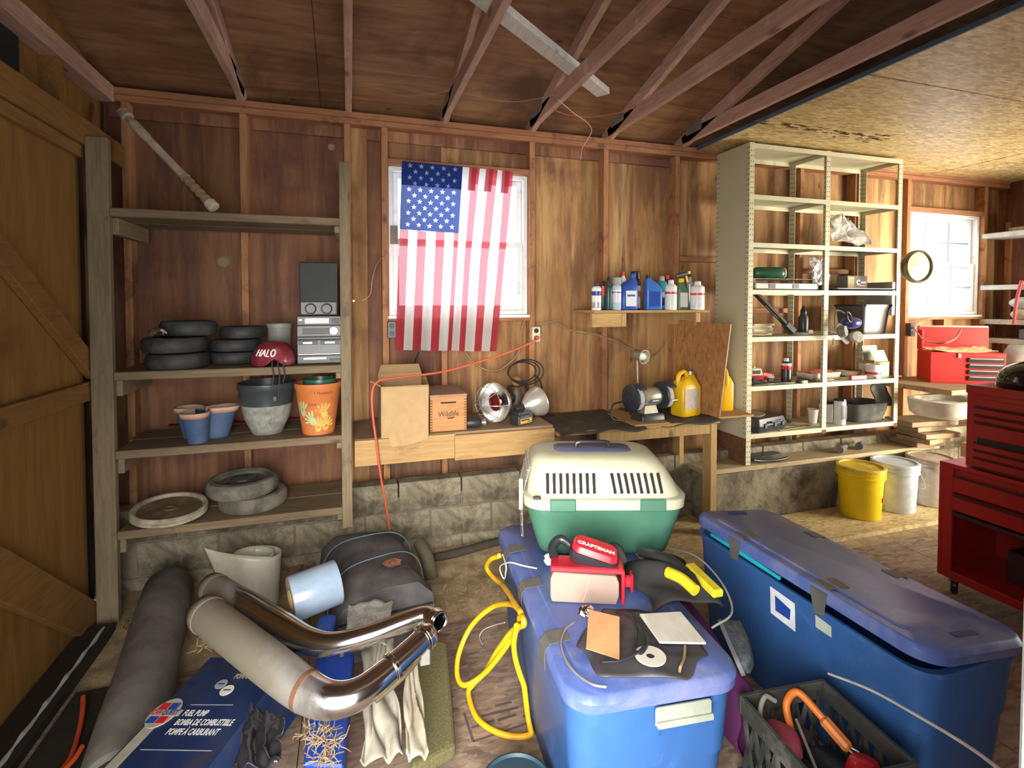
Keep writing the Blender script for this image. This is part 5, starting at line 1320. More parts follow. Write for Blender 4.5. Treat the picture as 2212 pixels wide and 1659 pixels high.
MB().grid(lambda u, v: (.05+.17*u+.015*math.sin(v*5), -.10+.02*math.sin(u*6)+.03*v, .12+.20*v*(1-.55*abs(u-.45))+0*u), 12, 10).build('tall_side', plain('dusty_black_rubber2', (.06, .06, .055), .6, dirt=(.22, .21, .18), dirtamt=.5), bt_, smooth=180, solid=.008)
for k in range(8):
    rnd = random.Random(k); x = rnd.uniform(2.9, 3.45); 
# scraps on the lower shelves
z = MZ[0]
for k, (p, q, r_) in enumerate(((3.10, 3.46, .010), (3.16, 3.50, .007))):
    tag(MB().box(((p+q)/2, 3.17+.055*k, z+.004), (q-p, .016+.006*k, .005), rot=(0, 0, R(10-16*k))).build('metal_strip', m_silver if k else plain('brass_strip', (.30, .22, .10), .4, .6), bevel=.001), ['brassy metal strip lying on the lowest metal shelf by its front lip', 'silvery metal strip lying behind the brassy strip on the lowest shelf'][k], 'metal strip')
tag(MB().tube([(3.36+.035*math.cos(a)*(1+.1*math.sin(3*a)), 3.33+.045*math.sin(a), z+.006+.003*math.sin(2*a)+.0006*i) for i, a in enumerate([2*pi*i/14 for i in range(34)])], .0025, 5).build('wire_coil', m_black, smooth=60), 'small coil of black wire on the lowest metal shelf', 'wire')
z = MZ[1]
for k, (x, y, w, d, col, lab) in enumerate(((3.18, 3.36, .16, .10, (.58, .55, .48), 'loose white envelope lying behind the black spray can'), (3.62, 3.19, .11, .05, (.62, .60, .55), 'small white leaflet at the lip beside the pink packet'), (4.08, 3.18, .16, .03, (.35, .30, .22), 'brown paint stirring stick lying by the green marker'))):
    tag(MB().box((x, y, z+.004+.004*k), (w, d, .004), rot=(0, 0, R(12-10*k))).build('paper_scrap' if k < 2 else 'stir_stick', plain('scrap_%d' % k, col, .8)), lab, 'paper' if k < 2 else 'stick')
tag(MB().lathe([(.022, 0), (.038, 0), (.038, .022), (.022, .022), (.022, 0)], 28, Matrix.Translation((3.40, 3.36, z+.001))).build('tape_roll', plain('masking_tape', (.55, .47, .28), .6), smooth=40), 'roll of tan masking tape behind the floral tin', 'tape')
z = MZ[2]
tag(MB().rbox([(.001, .09, .06, .015), (.03, .085, .055, .015), (.034, .07, .04, .012)], Matrix.Translation((3.60, 3.36, z))).build('soap_box', plain('olive_box', (.20, .19, .11), .5), smooth=40), 'small olive plastic box behind the hanging respirator', 'box')
P = [V(3.62, 3.16, z+.016), V(3.78, 3.17, z+.016), V(3.78, 3.25, z+.022), V(3.64, 3.24, z+.022)]
tag(MB().grid(crump(P, 12.1, .010), 10, 8).build('shop_rag', cloth('grey_shop_rag', (.28, .27, .24)), solid=.004), 'grey shop rag bunched under the respirator', 'rag')
# loose tools on the ledge under the shelving
zz = .402
tag(MB().tube(catmull([(2.86, 3.13, zz+.03), (2.95, 3.14, zz+.012), (3.1, 3.13, zz+.01), (3.2, 3.15, zz+.012)], 5), [.012]*16, 8).build('wiper_blade', m_black, smooth=60), 'black wiper blade lying on the ledge under the shelving', 'wiper')
for k, (px, col, lab) in enumerate(((1790, (.18, .18, .17), 'glass jar lying on the ledge beneath the middle post'), (1812, (.10, .11, .14), 'dark glass bottle lying beside the jar on the ledge'))):
    x = PZ(px, 968, zz).x
    t = thing('glass_bottle', lab, 'bottle', (x+.16*k, 3.17+.03*k, zz+.031), (0, R(90), R(25)))
    MB().lathe([(.001, -.06), (.028, -.06), (.03, -.05), (.03, .03), (.014, .055), (.014, .08), (.001, .08)], 20).build('bottle_body', plain('bottle_glass_%d' % k, col, .08, coat=.5), t, smooth=40)
    MB().lathe([(.001, .095), (.016, .095), (.016, .08), (.001, .08)], 16).build('cap', m_silver, t)
tag(MB().box((3.05, 3.25, zz+.0135), (.34, .09, .024), rot=(0, 0, R(8))).build('flat_file', m_grd, bevel=.003), 'flat dark metal bar lying on the ledge under the shelving', 'metal bar')
# ================================================================ RIGHT-HAND SIDE
# round headlight hung on the shelving end
c = on(1973, 572, 2.95); M = Vector((-.22, -.95, -.02)).normalized()
hl = thing('round_headlight', 'old round brass-rimmed headlight hung on the end of the shelving', 'headlight', (MX1+.145, 3.10, c.z), Vector((-.15, -.98, 0)).to_track_quat('Z', 'Y').to_euler())
m_brz = plain('bronze_rim', (.20, .16, .09), .45, .5, dirt=(.10, .08, .05))
MB().lathe([(.001, -.12), (.05, -.12), (.10, -.07), (.125, -.02), (.135, 0), (.135, .025), (.12, .04), (.115, .03), (.12, .0)], 36).build('shell', m_brz, hl, smooth=40)
MB().lathe([(.001, .036), (.06, .032), (.117, .02), (.001, .0)], 36).build('lens', plain('old_lens', (.42, .45, .36), .15, coat=.5), hl, smooth=50)
tag(MB().box2((MX1+.02, 3.2, 1.50), (MX1+.10, 3.45, 1.78)).build('grey_switchbox', plain('grey_steel_box', (.33, .33, .30), .5), bevel=.004), 'grey steel box hung on the end of the metal shelving', 'box')
# side bench with sink
m_bwood = wood('brown_lumber', (.20, .13, .07), (.36, .25, .14), 'x', stain=(.12, .08, .05))
tb2 = thing('side_bench', 'rough lumber side bench below the small-paned window', 'workbench', (5.0, 3.2, 0))
TZ2 = .93
MB().box2((4.40, 2.78, TZ2-.04), (6.2, SY-.03, TZ2)).build('bench_top', m_bwood, tb2, world=True, bevel=.003)
for x in (4.79, 5.7): MB().box2((x, 2.80, 0), (x+.09, 2.89, TZ2-.041)).build('leg', wood('bench_legs_%d' % int(x*10), (.40, .30, .15), (.55, .44, .25), 'z'), tb2, world=True, bevel=.003)
MB().box2((4.95, 3.0, .30), (5.9, 3.05, .42)).build('stretcher', m_bwood, tb2, world=True, bevel=.003)
MB().box2((4.90, 2.90, .62), (5.05, 3.2, .64)).build('small_shelf', m_grey, tb2, world=True)
sk2 = thing('white_basin', 'white enamel half-round basin hung at the bench end', 'basin', (4.38, 2.80, .74))
MB().rbox([(.0, .44, .30, .12), (.025, .50, .36, .15), (.125, .53, .38, .16), (.13, .51, .36, .16), (.13, .45, .30, .13), (.09, .42, .27, .12)]).build('basin_bowl', plain('enamel_white', (.70, .68, .58), .35, dirt=(.40, .33, .22), dirtamt=.3), sk2, smooth=35)
for k in range(5):
    rnd = random.Random(40+k)
    tag(MB().box((4.62+rnd.uniform(-.03, .03), 3.14+rnd.uniform(-.05, .05), .405+.045*k+.022), (.30+rnd.uniform(0, .2), .25, .04), rot=(0, 0, rnd.uniform(-.15, .15))).build('lumber_offcut', m_bwood, bevel=.003), ['lowest', 'second lowest', 'middle', 'second topmost', 'topmost'][k]+' rough lumber offcut in the pile below the white basin', 'offcut', 'lumber offcuts below the basin')
# red toolbox with open lid
m_tbred = plain('toolbox_red', (.52, .022, .020), .35, var=.08, dirt=(.3, .03, .02), dirtamt=.1, coat=.2)
c = on(2098, 830, 2.95)
dirv = math.atan2(c.y, c.x)
tbx = thing('red_toolbox', 'red steel toolbox with open lid and black drawers under the window', 'toolbox', (c.x, 2.98, TZ2), (0, 0, R(-34)))
MB().box2((-.26, .0, 0), (.26, .25, .26)).build('toolbox_body', m_tbred, tbx, bevel=.005)
for k in range(4): MB().box2((.0, -.012, .03+.05*k), (.245, .0, .068+.05*k)).build('drawer', m_blk, tbx, bevel=.002)
for k in range(4): MB().box2((.01, -.016, .058+.05*k), (.235, -.012, .066+.05*k)).build('drawer_pull', m_silver, tbx)
MB().box2((-.26, .245, .262), (.26, .262, .47)).build('lid', m_tbred, tbx, bevel=.006)
MB().box2((-.26, .17, .262), (-.245, .245, .44)).build('lid_end', m_tbred, tbx, bevel=.003)
MB().box2((-.25, .24, .462), (.25, .265, .475)).build('lid_edge', m_silver, tbx)
MB().grid(crump([V(-.22, .02, .265), V(.22, .02, .265), V(.22, .22, .285), V(-.22, .22, .285)], 9.2, .02), 12, 8).build('rags', m_paper2, tbx, solid=.006)
MB().box((-.06, -.004, .235), (.02, .01, .04)).build('latch', m_silver, tbx, bevel=.001)
wire([on(1974, 708, 3.44), on(1984, 722, 3.2), on(1998, 735, 2.85), on(2030, 742, 2.62), on(2060, 733, 2.60), on(2076, 712, 2.62)], .006, m_redc, 'red cord looping from the socket above the red toolbox')
wire([on(1975, 700, 3.46), on(2000, 690, 3.46), on(2040, 685, 3.46), on(2110, 688, 3.46)], .005, m_cable, 'pale cable stapled under the small-paned window')
p = on(1967, 712, SY-.02)
o3 = thing('wall_socket', 'black wall socket under the small-paned window', 'outlet', (p.x, SY-.002, p.z))
MB().box((0, -.02, 0), (.06, .04, .12)).build('socket_box', m_grd, o3, bevel=.003)
for k in (.03, -.03): MB().box((0, -.041, k), (.03, .004, .03)).build('socket_face', m_black, o3)
# right wall shelves
m_rsh = plain('white_shelf_paint', (.60, .59, .53), .6, dirt=(.35, .3, .22), dirtamt=.3)
rsx = thing('side_wall_shelves', 'white painted plank shelves along the side wall', 'shelves', (6.08, 3.1, 1.25))
for z in (2.23, 1.73, 1.40, 1.22): MB().box2((5.9, 2.45, z), (RX-.003, 3.50, z+.045)).build('shelf_plank', m_rsh, rsx, world=True, bevel=.003)
for y in (2.5, 3.44): MB().box2((RX-.045, y, 1.0), (RX-.003, y+.04, 2.4)).build('shelf_upright', m_stud, rsx, world=True)
def bundle(name, label, cat, c, s, seed, mat, n=18):
    rnd = random.Random(seed); rings = []
    for k in range(7):
        t = k/6; zz = s[2]*t; q = math.sin(pi*(.12+.76*t))**.45
        rings.append([(c[0]+s[0]/2*q*math.cos(a)*(1+.1*math.sin(3*a+seed+t*4)), c[1]+s[1]/2*q*math.sin(a)*(1+.1*math.cos(4*a+seed)), c[2]+zz) for a in [2*pi*i/n for i in range(n)]])
    return tag(MB().loft(rings).build(name, mat, smooth=60), label, cat)
m_mint = cloth('mint_towel', (.52, .62, .55)); m_creamt = cloth('cream_towel', (.62, .60, .44))
bundle('folded_towel', 'cream folded towel lowest on the side wall shelf', 'towel', (6.03, 3.15, 1.446), (.28, .34, .10), 2, m_creamt)
bundle('folded_towel', 'mint green folded towel lying on the cream one', 'towel', (6.03, 3.15, 1.548), (.27, .32, .11), 5, m_mint)
bundle('grey_bag', 'grey lumpy bag beside the toolbox on the side bench', 'bag', (5.72, 3.05, TZ2+.002), (.30, .26, .30), 9, m_grey)
tag(MB().box2((5.95, 2.75, 1.776), (6.2, 3.2, 1.80)).build('flat_board', m_paper, bevel=.002), 'flat pale board lying on the side wall shelf', 'board')
tag(MB().box2((5.93, 2.8, 2.276), (6.2, 3.3, 2.31)).build('timber_length', m_bwood, bevel=.002), 'timber length lying on the top side wall shelf', 'timber')
tag(MB().box2((5.93, 2.78, 1.266), (6.2, 3.2, 1.36)).build('storage_case', plain('slate_case', (.12, .14, .17), .5), bevel=.006), 'slate grey flat case on the lowest side wall shelf', 'case')
hq = [PX(2207, 606, 5.88), PX(2196, 650, 5.87), PX(2190, 700, 5.86)]
tag(MB().tube(catmull(hq, 6), .014, 8).build('red_hose', plain('red_rubber_hose', (.45, .06, .06), .5), smooth=60), 'red rubber hose hanging from the side wall shelves', 'hose')
# buckets
def bucket(label, c, rb, rt, h, m, lidm, rimm=None, rz=0, extra=None):
    t = thing('plastic_bucket', label, 'bucket', c, (0, 0, rz))
    MB().lathe([(.001, 0), (rb*.96, 0), (rb, .006), (rb+(rt-rb)*.80, h*.80)], 44).build('bucket_wall', m, t, smooth=40)
    r1 = rb+(rt-rb)*.8
    MB().lathe([(r1, h*.80), (r1+.012, h*.80), (r1+.012, h*.825), (r1+.003, h*.83), (r1+.004, h*.87), (r1+.012, h*.875), (r1+.012, h*.90), (r1+.004, h*.905), (rt, h*.95)], 44).build('bucket_ribs', m, t, smooth=30)
    MB().lathe([(rt+.002, h*.93), (rt+.010, h*.935), (rt+.010, h*.985), (rt+.004, h), (rt-.012, h), (rt-.016, h*.975), (rt*.84, h*.972), (rt*.5, h*.975), (.001, h*.975)], 44).build('lid', [lidm], t, smooth=35)
    return t
m_by = plain('bucket_yellow', (.78, .56, .008), .35, var=.05); m_bw = plain('bucket_blue_white', (.52, .58, .62), .4); m_bd = plain('bucket_dirty_white', (.56, .50, .42), .5, dirt=(.34, .20, .12), dirtamt=.35)
c = PZ(1850, 1102, .011)
b1 = bucket('bright yellow plastic bucket with a dirty lid by the block ledge', (3.66, 2.915, .011), .135, .152, .375, m_by, plain('yellow_lid_dirty', (.70, .50, .02), .5, dirt=(.28, .18, .08), dirtamt=.6))
def wrap(mb, r, a0, a1, z0, z1, n=8): return mb.grid(lambda u, v: (r*math.cos(a0+(a1-a0)*u), r*math.sin(a0+(a1-a0)*u), z0+(z1-z0)*v), n, 1)
aa = R(-80)
wrap(MB(), .1475, R(-62), R(-45), .03, .27).build('label_strip', plain('maroon_label', (.16, .05, .04), .5), b1)
wrap(MB(), .1482, R(-72), R(-52), .13, .165).build('label_star', m_red, b1)
b2_ = bucket('pale blue-grey bucket with white lid between two other buckets', (4.03, 2.93, .011), .135, .150, .37, m_bw, m_bw)
MB().tube(catmull([(.10, -.125, .29), (.12, -.15, .20), (.16, -.06, .17), (.16, .02, .28)], 5), .004, 6).build('bail_handle', m_wire, b2_)
b3_ = bucket('stained white bucket with rusty streaks beside the tool chest', (4.42, 2.93, .011), .14, .155, .37, m_bd, plain('lid_brown', (.36, .27, .18), .7, dirt=(.5, .42, .32)))
# ================================================================ RED TOOL CHEST (front faces -X)
m_chest = plain('chest_red', (.40, .016, .014), .32, var=.06, coat=.25); m_chestd = plain('chest_groove', (.05, .015, .012), .5)
FXc = 3.13
ch = thing('tool_chest', 'tall red rolling tool chest with drawers and open lower bay', 'tool chest', (3.36, 1.62, 0))
y0, y1 = 1.27, 2.03
def cbox(a, b, nm, m, par=None, bev=.003): return MB().box2(a, b).build(nm, m, par or ch, world=True, bevel=bev)
# lower cabinet
cbox((FXc, y0, .70), (3.60, y1, .725), 'cabinet_top', m_chest)
cbox((FXc, y1-.02, .09), (3.60, y1, .70), 'cabinet_side', m_chest); cbox((FXc, y0, .09), (3.60, y0+.02, .70), 'cabinet_side', m_chest)
cbox((3.58, y0+.02, .09), (3.60, y1-.02, .70), 'cabinet_back', m_chest); cbox((FXc, y0+.02, .09), (3.58, y1-.02, .135), 'cabinet_floor', m_chest)
cbox((FXc, y1-.07, .135), (FXc+.02, y1-.02, .70), 'cabinet_frame', m_chest)
cbox((FXc+.02, y0+.02, .655), (FXc+.03, y1-.02, .70), 'cabinet_frame', m_chest)
for (za, zb) in ((.575, .67), (.475, .565)):
    d = cbox((FXc-.004, y0+.03, za), (3.5, y1-.072, zb), 'drawer', m_chest)
    cbox((FXc-.016, y0+.04, zb-.012), (FXc-.004, y1-.075, zb), 'drawer_pull', m_chestd, d, .002)
cbox((FXc-.01, y0+.03, .445), (3.5, y1-.072, .465), 'bay_rail', m_chestd)
# upper chest
z0 = .727; ya = 1.925; X1 = 3.16
cbox((X1+.006, y0+.02, z0), (3.57, ya-.0, 1.14), 'upper_case', m_chest); cbox((X1, y0+.015, 1.12), (3.575, ya+.004, 1.165), 'upper_lid', m_chest)
for (za, zb) in ((1.055, 1.095), (1.012, 1.048), (.975, 1.005), (.865, .965), (.825, .858), (.785, .818), (.735, .778)):
    d = cbox((X1-.006, y0+.04, za), (X1+.0055, ya-.04, zb), 'drawer', m_chest)
    cbox((X1-.016, y0+.045, za-.004), (X1-.006, ya-.045, za+.005), 'drawer_pull', m_chestd, d, .002)
cbox((X1-.022, 1.62, .868), (X1-.0065, 1.86, .895), 'grip_strip', m_blk)
for (x, y) in ((3.18, 1.97), (3.55, 1.97), (3.18, 1.33), (3.55, 1.33)):
    MB().lathe([(.001, -.016), (.036, -.016), (.04, -.01), (.04, .01), (.036, .016), (.001, .016)], 20, MX((x, y, .04), (R(90), 0, R(30)))).build('caster', m_blk, ch, world=True, smooth=35)
    cbox((x-.02, y-.02, .06), (x+.02, y+.02, .09), 'caster_fork', m_silver)
# dark bay contents
cbox((3.3, 1.5, .136), (3.5, 1.8, .30), 'bay_bin', m_chestd)
# black helmet on the chest
bh_ = thing('black_helmet', 'glossy black bicycle helmet lying on top of the red tool chest', 'helmet', (3.34, 1.68, 1.167), (0, 0, R(20)))
rings = []
for j in range(11):
    t = .04+(pi/2-.04)*j/10
    rings.append([(.14*math.cos(a)*math.sin(t)**.8, .19*math.sin(a)*math.sin(t)**.8, .135*max(0, math.cos(t))**.8+.004) for a in [2*pi*i/36 for i in range(36)]])
MB().loft(rings, None, False).build('shell', plain('gloss_black', (.012, .013, .015), .12, coat=.5), bh_, smooth=60, solid=.006)
for s in (-1, 0, 1):
    pts = [(s*.045*math.cos(q*.4), -.185*math.sin(q)*.98, .137*math.cos(q)+.006) for q in [-1.1+2.2*i/12 for i in range(13)]]
    MB().tube(pts, .008, 6).build('vent_rib', m_lsil if s == 0 else m_blk, bh_, smooth=60)
# ================================================================ FOREGROUND: STORAGE BINS
m_bin = plain('bin_blue', (.035, .115, .33), .38, var=.08, dirt=(.10, .17, .40), dirtamt=.12)
m_binl = plain('bin_lid_blue', (.085, .135, .38), .36, var=.08, scale=4, dirt=(.22, .24, .42), dirtamt=.35, dscale=3)
m_tape = plain('grey_tape', (.12, .115, .10), .55, var=.15); m_latch = plain('latch_grey_green', (.30, .33, .27), .5)
def bin_(label, c, rz, w, l, h, lidtilt=(0, 0, 0), liddz=0):
    t = thing('storage_bin', label, 'storage bin', c, (0, 0, rz))
    MB().rbox([(0, w*.82, l*.86, .05), (.012, w*.84, l*.88, .06), (h*.55, w*.90, l*.93, .07), (h*.56, w*.915, l*.94, .07), (h*.92, w*.955, l*.97, .08), (h*.93, w*.99, l*.99, .08), (h*.96, w*.99, l*.99, .08), (h*.96, w*.94, l*.95, .08), (.02, w*.80, l*.84, .05)], n=7).build('bin_body', m_bin, t, smooth=35)
    Ml = MX((0, 0, h*.955+liddz), lidtilt)
    lid = MB().rbox([(-.005, w*1.005, l*1.005, .09), (.022, w*1.01, l*1.01, .09), (.036, w*.985, l*.99, .085), (.040, w*.96, l*.975, .08), (.040, w*.80, l*.84, .05), (.046, w*.78, l*.82, .05)], Ml, n=7).build('lid', m_binl, t, smooth=30)
    return t, lid, Ml
c1 = V(.865, 1.765, 0)
b1t, b1l, Ml = bin_('blue storage bin carrying the pet carrier and tools', (c1.x, c1.y, .001), R(-5.5), .53, 1.12, .53)
LT = .531*.955+.046+.003        # lid top of a bin
LT1 = .53*.955+.047
MB().box((0, -.548, .4), (.004, .004, .004)).build('lid_pip', m_bin, b1t)
lt = MB().box((.06, -.567, .47), (.17, .016, .055)).build('latch', m_latch, b1t, bevel=.006)
MB().box((.06, -.578, .455), (.17, .012, .018)).build('latch_lip', m_latch, lt, bevel=.004)
MB().box2((-.05, -.515, .5455), (.12, -.480, .5485)).build('handle_recess', plain('bin_recess', (.015, .035, .12), .6), b1t, bevel=.003)
def tape(t, pts, label=None): return MB().poly(pts).build('tape_strip', m_tape, t, solid=.0012)
for y in (-.30, .02, .30):
    w = .55
    mb = MB().add([(-.19, y-.03, .556), (-.19, y+.03, .556), (-.255, y+.03, .551), (-.255, y-.03, .551), (-.271, y+.03, .53), (-.271, y-.03, .53), (-.272, y+.03, .47), (-.272, y-.03, .47)], [(0, 1, 2, 3), (3, 2, 4, 5), (5, 4, 6, 7)])
    mb.build('tape_strip', m_tape, b1t, solid=.0012)
c2 = V(1.815, 1.585, 0)
b2t, b2l, Ml2 = bin_('long blue storage bin with its lid taped on askew', (c2.x, c2.y, .001), R(.5), .46, 1.09, .53, (0, R(5.5), 0), .021)
for (y, s) in ((.25, -1), (-.17, -1)):
    mb = MB().add([Ml2 @ Vector(q) for q in ((-.13, y-.035, .0475), (-.12, y+.035, .0475), (-.212, y+.04, .043), (-.212, y-.03, .043), (-.236, y+.035, .024), (-.236, y-.035, .024))]+[Vector((-.238, y+.01, .49)), Vector((-.238, y-.03, .50))], [(0, 1, 2, 3), (3, 2, 4, 5), (5, 4, 6, 7)])
    mb.build('tape_strip', m_tape, b2t, solid=.0012)
for y in (.22, -.14):
    MB().add([Ml2 @ Vector(q) for q in ((.15, y-.03, .0475), (.15, y+.03, .0475), (.215, y+.03, .043), (.215, y-.03, .043))], [(0, 1, 2, 3)]).build('tape_strip', m_tape, b2t, solid=.0012)
for y in (-.485, .50): MB().box((.0, y, .041), (.10, .025, .004), Ml2).build('handle_recess', plain('bin_recess2_%d' % int(y > 0), (.02, .045, .15), .6), b2t, bevel=.002)
# labels on the side of the long bin (follow the body flank)
def flank(y, z, off=.0015):   # left flank of bin 2 between z .30 and .49
    t = (z-.297)/(.488-.297); hw = .46*(.915+.04*t)/2; return (-hw-off, y, z)
P = [flank(.06, .36), flank(-.06, .355), flank(-.06, .465), flank(.06, .47)]
MB().poly(P).build('product_label', plain('label_white', (.75, .78, .82), .4), b2t)
P = [flank(.035, .385, .0022), flank(-.035, .385, .0022), flank(-.04, .43, .0022), flank(.035, .445, .0022)]
MB().poly(P).build('label_picture', m_oil, b2t)
P = [flank(-.15, .43), flank(-.215, .43), flank(-.215, .47), flank(-.15, .475)]
MB().poly(P).build('small_sticker', plain('sticker_green_grey', (.50, .55, .48), .6), b2t)
# cyan thing peeping out of the gap
tag(MB().tube([(1.600, 2.0, .524), (1.598, 1.83, .528), (1.598, 1.60, .524)], [.009, .012, .008], 8).build('cyan_tube', plain('cyan_plastic', (.02, .45, .58), .3), smooth=50), 'cyan plastic tube peeping out under the askew lid', 'tube')
# ---- pet carrier
m_pcg = plain('carrier_green', (.055, .165, .11), .5, var=.1); m_pcc = plain('carrier_cream', (.52, .52, .37), .45, var=.05)
pc = thing('pet_carrier', 'green and cream plastic pet carrier with vent slots on the blue bin', 'pet carrier', (1.055, 2.085, LT1+.004), (0, 0, R(-17)))
MB().rbox([(0, .52, .33, .05), (.006, .54, .345, .06), (.03, .56, .36, .07), (.20, .655, .43, .08), (.215, .66, .435, .08)], n=7).build('lower_shell', m_pcg, pc, smooth=40)
MB().rbox([(.205, .675, .45, .09), (.245, .68, .455, .09), (.25, .66, .435, .09)], n=7).build('rim', m_pcc, pc, smooth=30)
secs = [(.25, .645, .42, .09, 0, 0), (.29, .622, .40, .09, -.008, .0), (.345, .58, .365, .09, -.02, .0), (.378, .54, .325, .09, -.03, 0), (.394, .49, .26, .08, -.035, 0), (.399, .42, .19, .07, -.035, 0)]
MB().rbox(secs, n=8).build('upper_shell', m_pcc, pc, smooth=60)
def front_y(z):
    for a, b in zip(secs, secs[1:]):
        if a[0] <= z <= b[0]:
            t = (z-a[0])/(b[0]-a[0]); return -(a[2]+(b[2]-a[2])*t)/2
for g in (-.145, .125):
    for k in range(8):
        x = g-.095+k*.0272; zb, zt = .266, .344
        lean = -.02 if g > 0 else 0
        MB().bar((x-lean*.3, front_y(zb)-.0004, zb), (x+lean*.3, front_y(zt)-.0004, zt), .0130, .0045, up=(0, -1, 0)).build('vent_slot', m_dark, pc, bevel=.003)
for x in (-.18, .185): MB().box((x, -.2275, .226), (.105, .012, .05)).build('clip', m_pcg, pc, bevel=.004)
MB().tube([(-.10, 0, .396), (-.095, 0, .420), (-.08, 0, .424), (.03, 0, .424), (.045, 0, .420), (.05, 0, .396)], .010, 8).build('handle', m_blk, pc, smooth=40)
MB().rbox([(.398, .34, .14, .04, -.03, 0), (.402, .33, .13, .04, -.03, 0)]).build('top_panel', plain('carrier_top_dark', (.10, .12, .22), .4), pc, smooth=40)
# wire door at the left end
Xd = -.345
for k in range(9): MB().tube([(Xd+.006, -.14+k*.035, .06), (Xd, -.14+k*.035, .22), (Xd+.035, -.14+k*.035, .36)], .0022, 6).build('door_wire', m_wire, pc)
for k in range(7):
    zz = .07+k*.046; xo = Xd+(0.0 if zz < .22 else (zz-.22)*.2)
    MB().tube([(xo, -.15, zz), (xo, .15, zz)], .0022, 6).build('door_wire', m_wire, pc)
MB().box((Xd-.004, -.16, .25), (.016, .02, .13)).build('door_latch', m_pcc, pc, bevel=.003)
MB().box((Xd+.06, -.222, .256), (.03, .012, .014)).build('wing_nut', m_blk, pc, bevel=.003)
# ---- stuff on bin 1 (placed by pixel on the lid plane)
Lz = LT1+.0015
def L(px, py, dz=0): return PZ(px, py, Lz+dz)
# dark tool bag with yellow grips
m_bag = cloth('black_nylon', (.035, .035, .035)); m_bagy = plain('yellow_grip', (.62, .50, .02), .5)
A = L(1330, 1215); B = L(1560, 1400)
c = L(1455, 1285)
bg = thing('tool_bag', 'black tool bag with yellow-gripped tools lying on the blue bin', 'tool bag', (c.x+.0, c.y+.02, Lz), (0, 0, R(-10)))
MB().grid(lambda u, v: (-.12+.25*u+.02*math.sin(v*7), -.13+.31*v, .012+.062*math.sin(pi*min(max(u, 0), 1))**.6*math.sin(pi*(.08+.84*v))**.5*(1+.3*math.sin(u*7+v*9))), 20, 26).build('bag_cloth', m_bag, bg, smooth=180, solid=.006)
MB().tube(catmull([(-.05, .16, .075), (-.02, .09, .092), (.02, .04, .092), (.05, -.02, .075)], 5), [.020]*16, 10).build('tool_handle', m_blk, bg, smooth=60)
MB().tube(catmull([(-.02, -.02, .085), (.01, -.07, .085), (.03, -.13, .075)], 5), [.020]*11, 10).build('tool_grip', m_bagy, bg, smooth=60)
MB().bar((.085, .03, .075), (.11, -.14, .06), .045, .03).build('tool_grip', m_bagy, bg, bevel=.008)
MB().tube(catmull([(.10, .26, .03), (.145, .10, .075), (.15, -.08, .07), (.11, -.22, .05), (.02, -.26, .03)], 6), .0035, 8).build('clear_rim', plain('clear_rim', (.22, .23, .22), .1, coat=.5), bg, smooth=60)
# belt sander lying on its side, belt to the viewer
m_cred = plain('sander_red', (.55, .015, .03), .35); m_belt = plain('sanding_belt', (.31, .22, .18), .9, bmp=.3, scale=300)
pA = L(1189, 1300); pB = L(1345, 1308)
ang = math.atan2(pB.y-pA.y, pB.x-pA.x); Ln = (pB-pA).length
bsn = thing('belt_sander', 'red and black belt sander lying on its side on the blue bin', 'belt sander', pA, (0, 0, ang))
MB().loft([[(x*Ln*.98, y, z) for x, z in ((.02, .0), (.93, .0), (.97, .03), (.97, .075), (.93, .10), (.04, .105), (.0, .08), (.0, .02))] for y in (0, .075)]).build('belt', m_belt, bsn, bevel=.003)
MB().bar((Ln*.45, -.0012, .004), (Ln*.56, -.0012, .10), .001, .006, up=(0, -1, 0)).build('belt_seam', plain('belt_seam', (.60, .46, .38), .8), bsn)
MB().box2((.0, .0, .106), (Ln*1.02, .09, .125)).build('frame_plate', m_cred, bsn, bevel=.004)
MB().box2((Ln*.985, .0, .0), (Ln*1.03, .08, .12)).build('end_plate', m_cred, bsn, bevel=.003)
MB().box2((Ln*1.03, .02, .05), (Ln*1.14, .05, .085)).build('lever', m_cred, bsn, bevel=.006); MB().box2((Ln*1.12, .015, .035), (Ln*1.155, .055, .10)).build('lever_tip', m_cred, bsn, bevel=.005)
Mh = MX((Ln*.62, .06, .150), (R(8), R(15), R(-4)))
MB().rbox([(-.032, .16, .09, .03), (-.015, .175, .10, .03), (.010, .175, .10, .03)], Mh).build('housing', m_blk, bsn, smooth=40)
MB().rbox([(.0105, .165, .09, .028), (.026, .158, .082, .028), (.031, .15, .075, .028)], Mh).build('housing_cover', m_cred, bsn, smooth=40)
mb = text_mb('CRAFTSMAN', .0235, Mh @ MX((0, -.010, .0318)), .0004, align='CENTER', bold=.0009); mb.build('lettering', m_lettw, bsn)
MB().tube(catmull([(Ln*.05, .06, .13), (Ln*.03, .09, .155), (Ln*.15, .11, .175), (Ln*.34, .09, .15)], 6), [.017]*19, 10).build('handle', m_blk, bsn, smooth=60)
MB().tube(catmull([(Ln*.75, .11, .13), (Ln*.95, .12, .14), (Ln*1.05, .10, .10)], 6), .022, 10).build('dust_bag', m_bag, bsn, smooth=60)
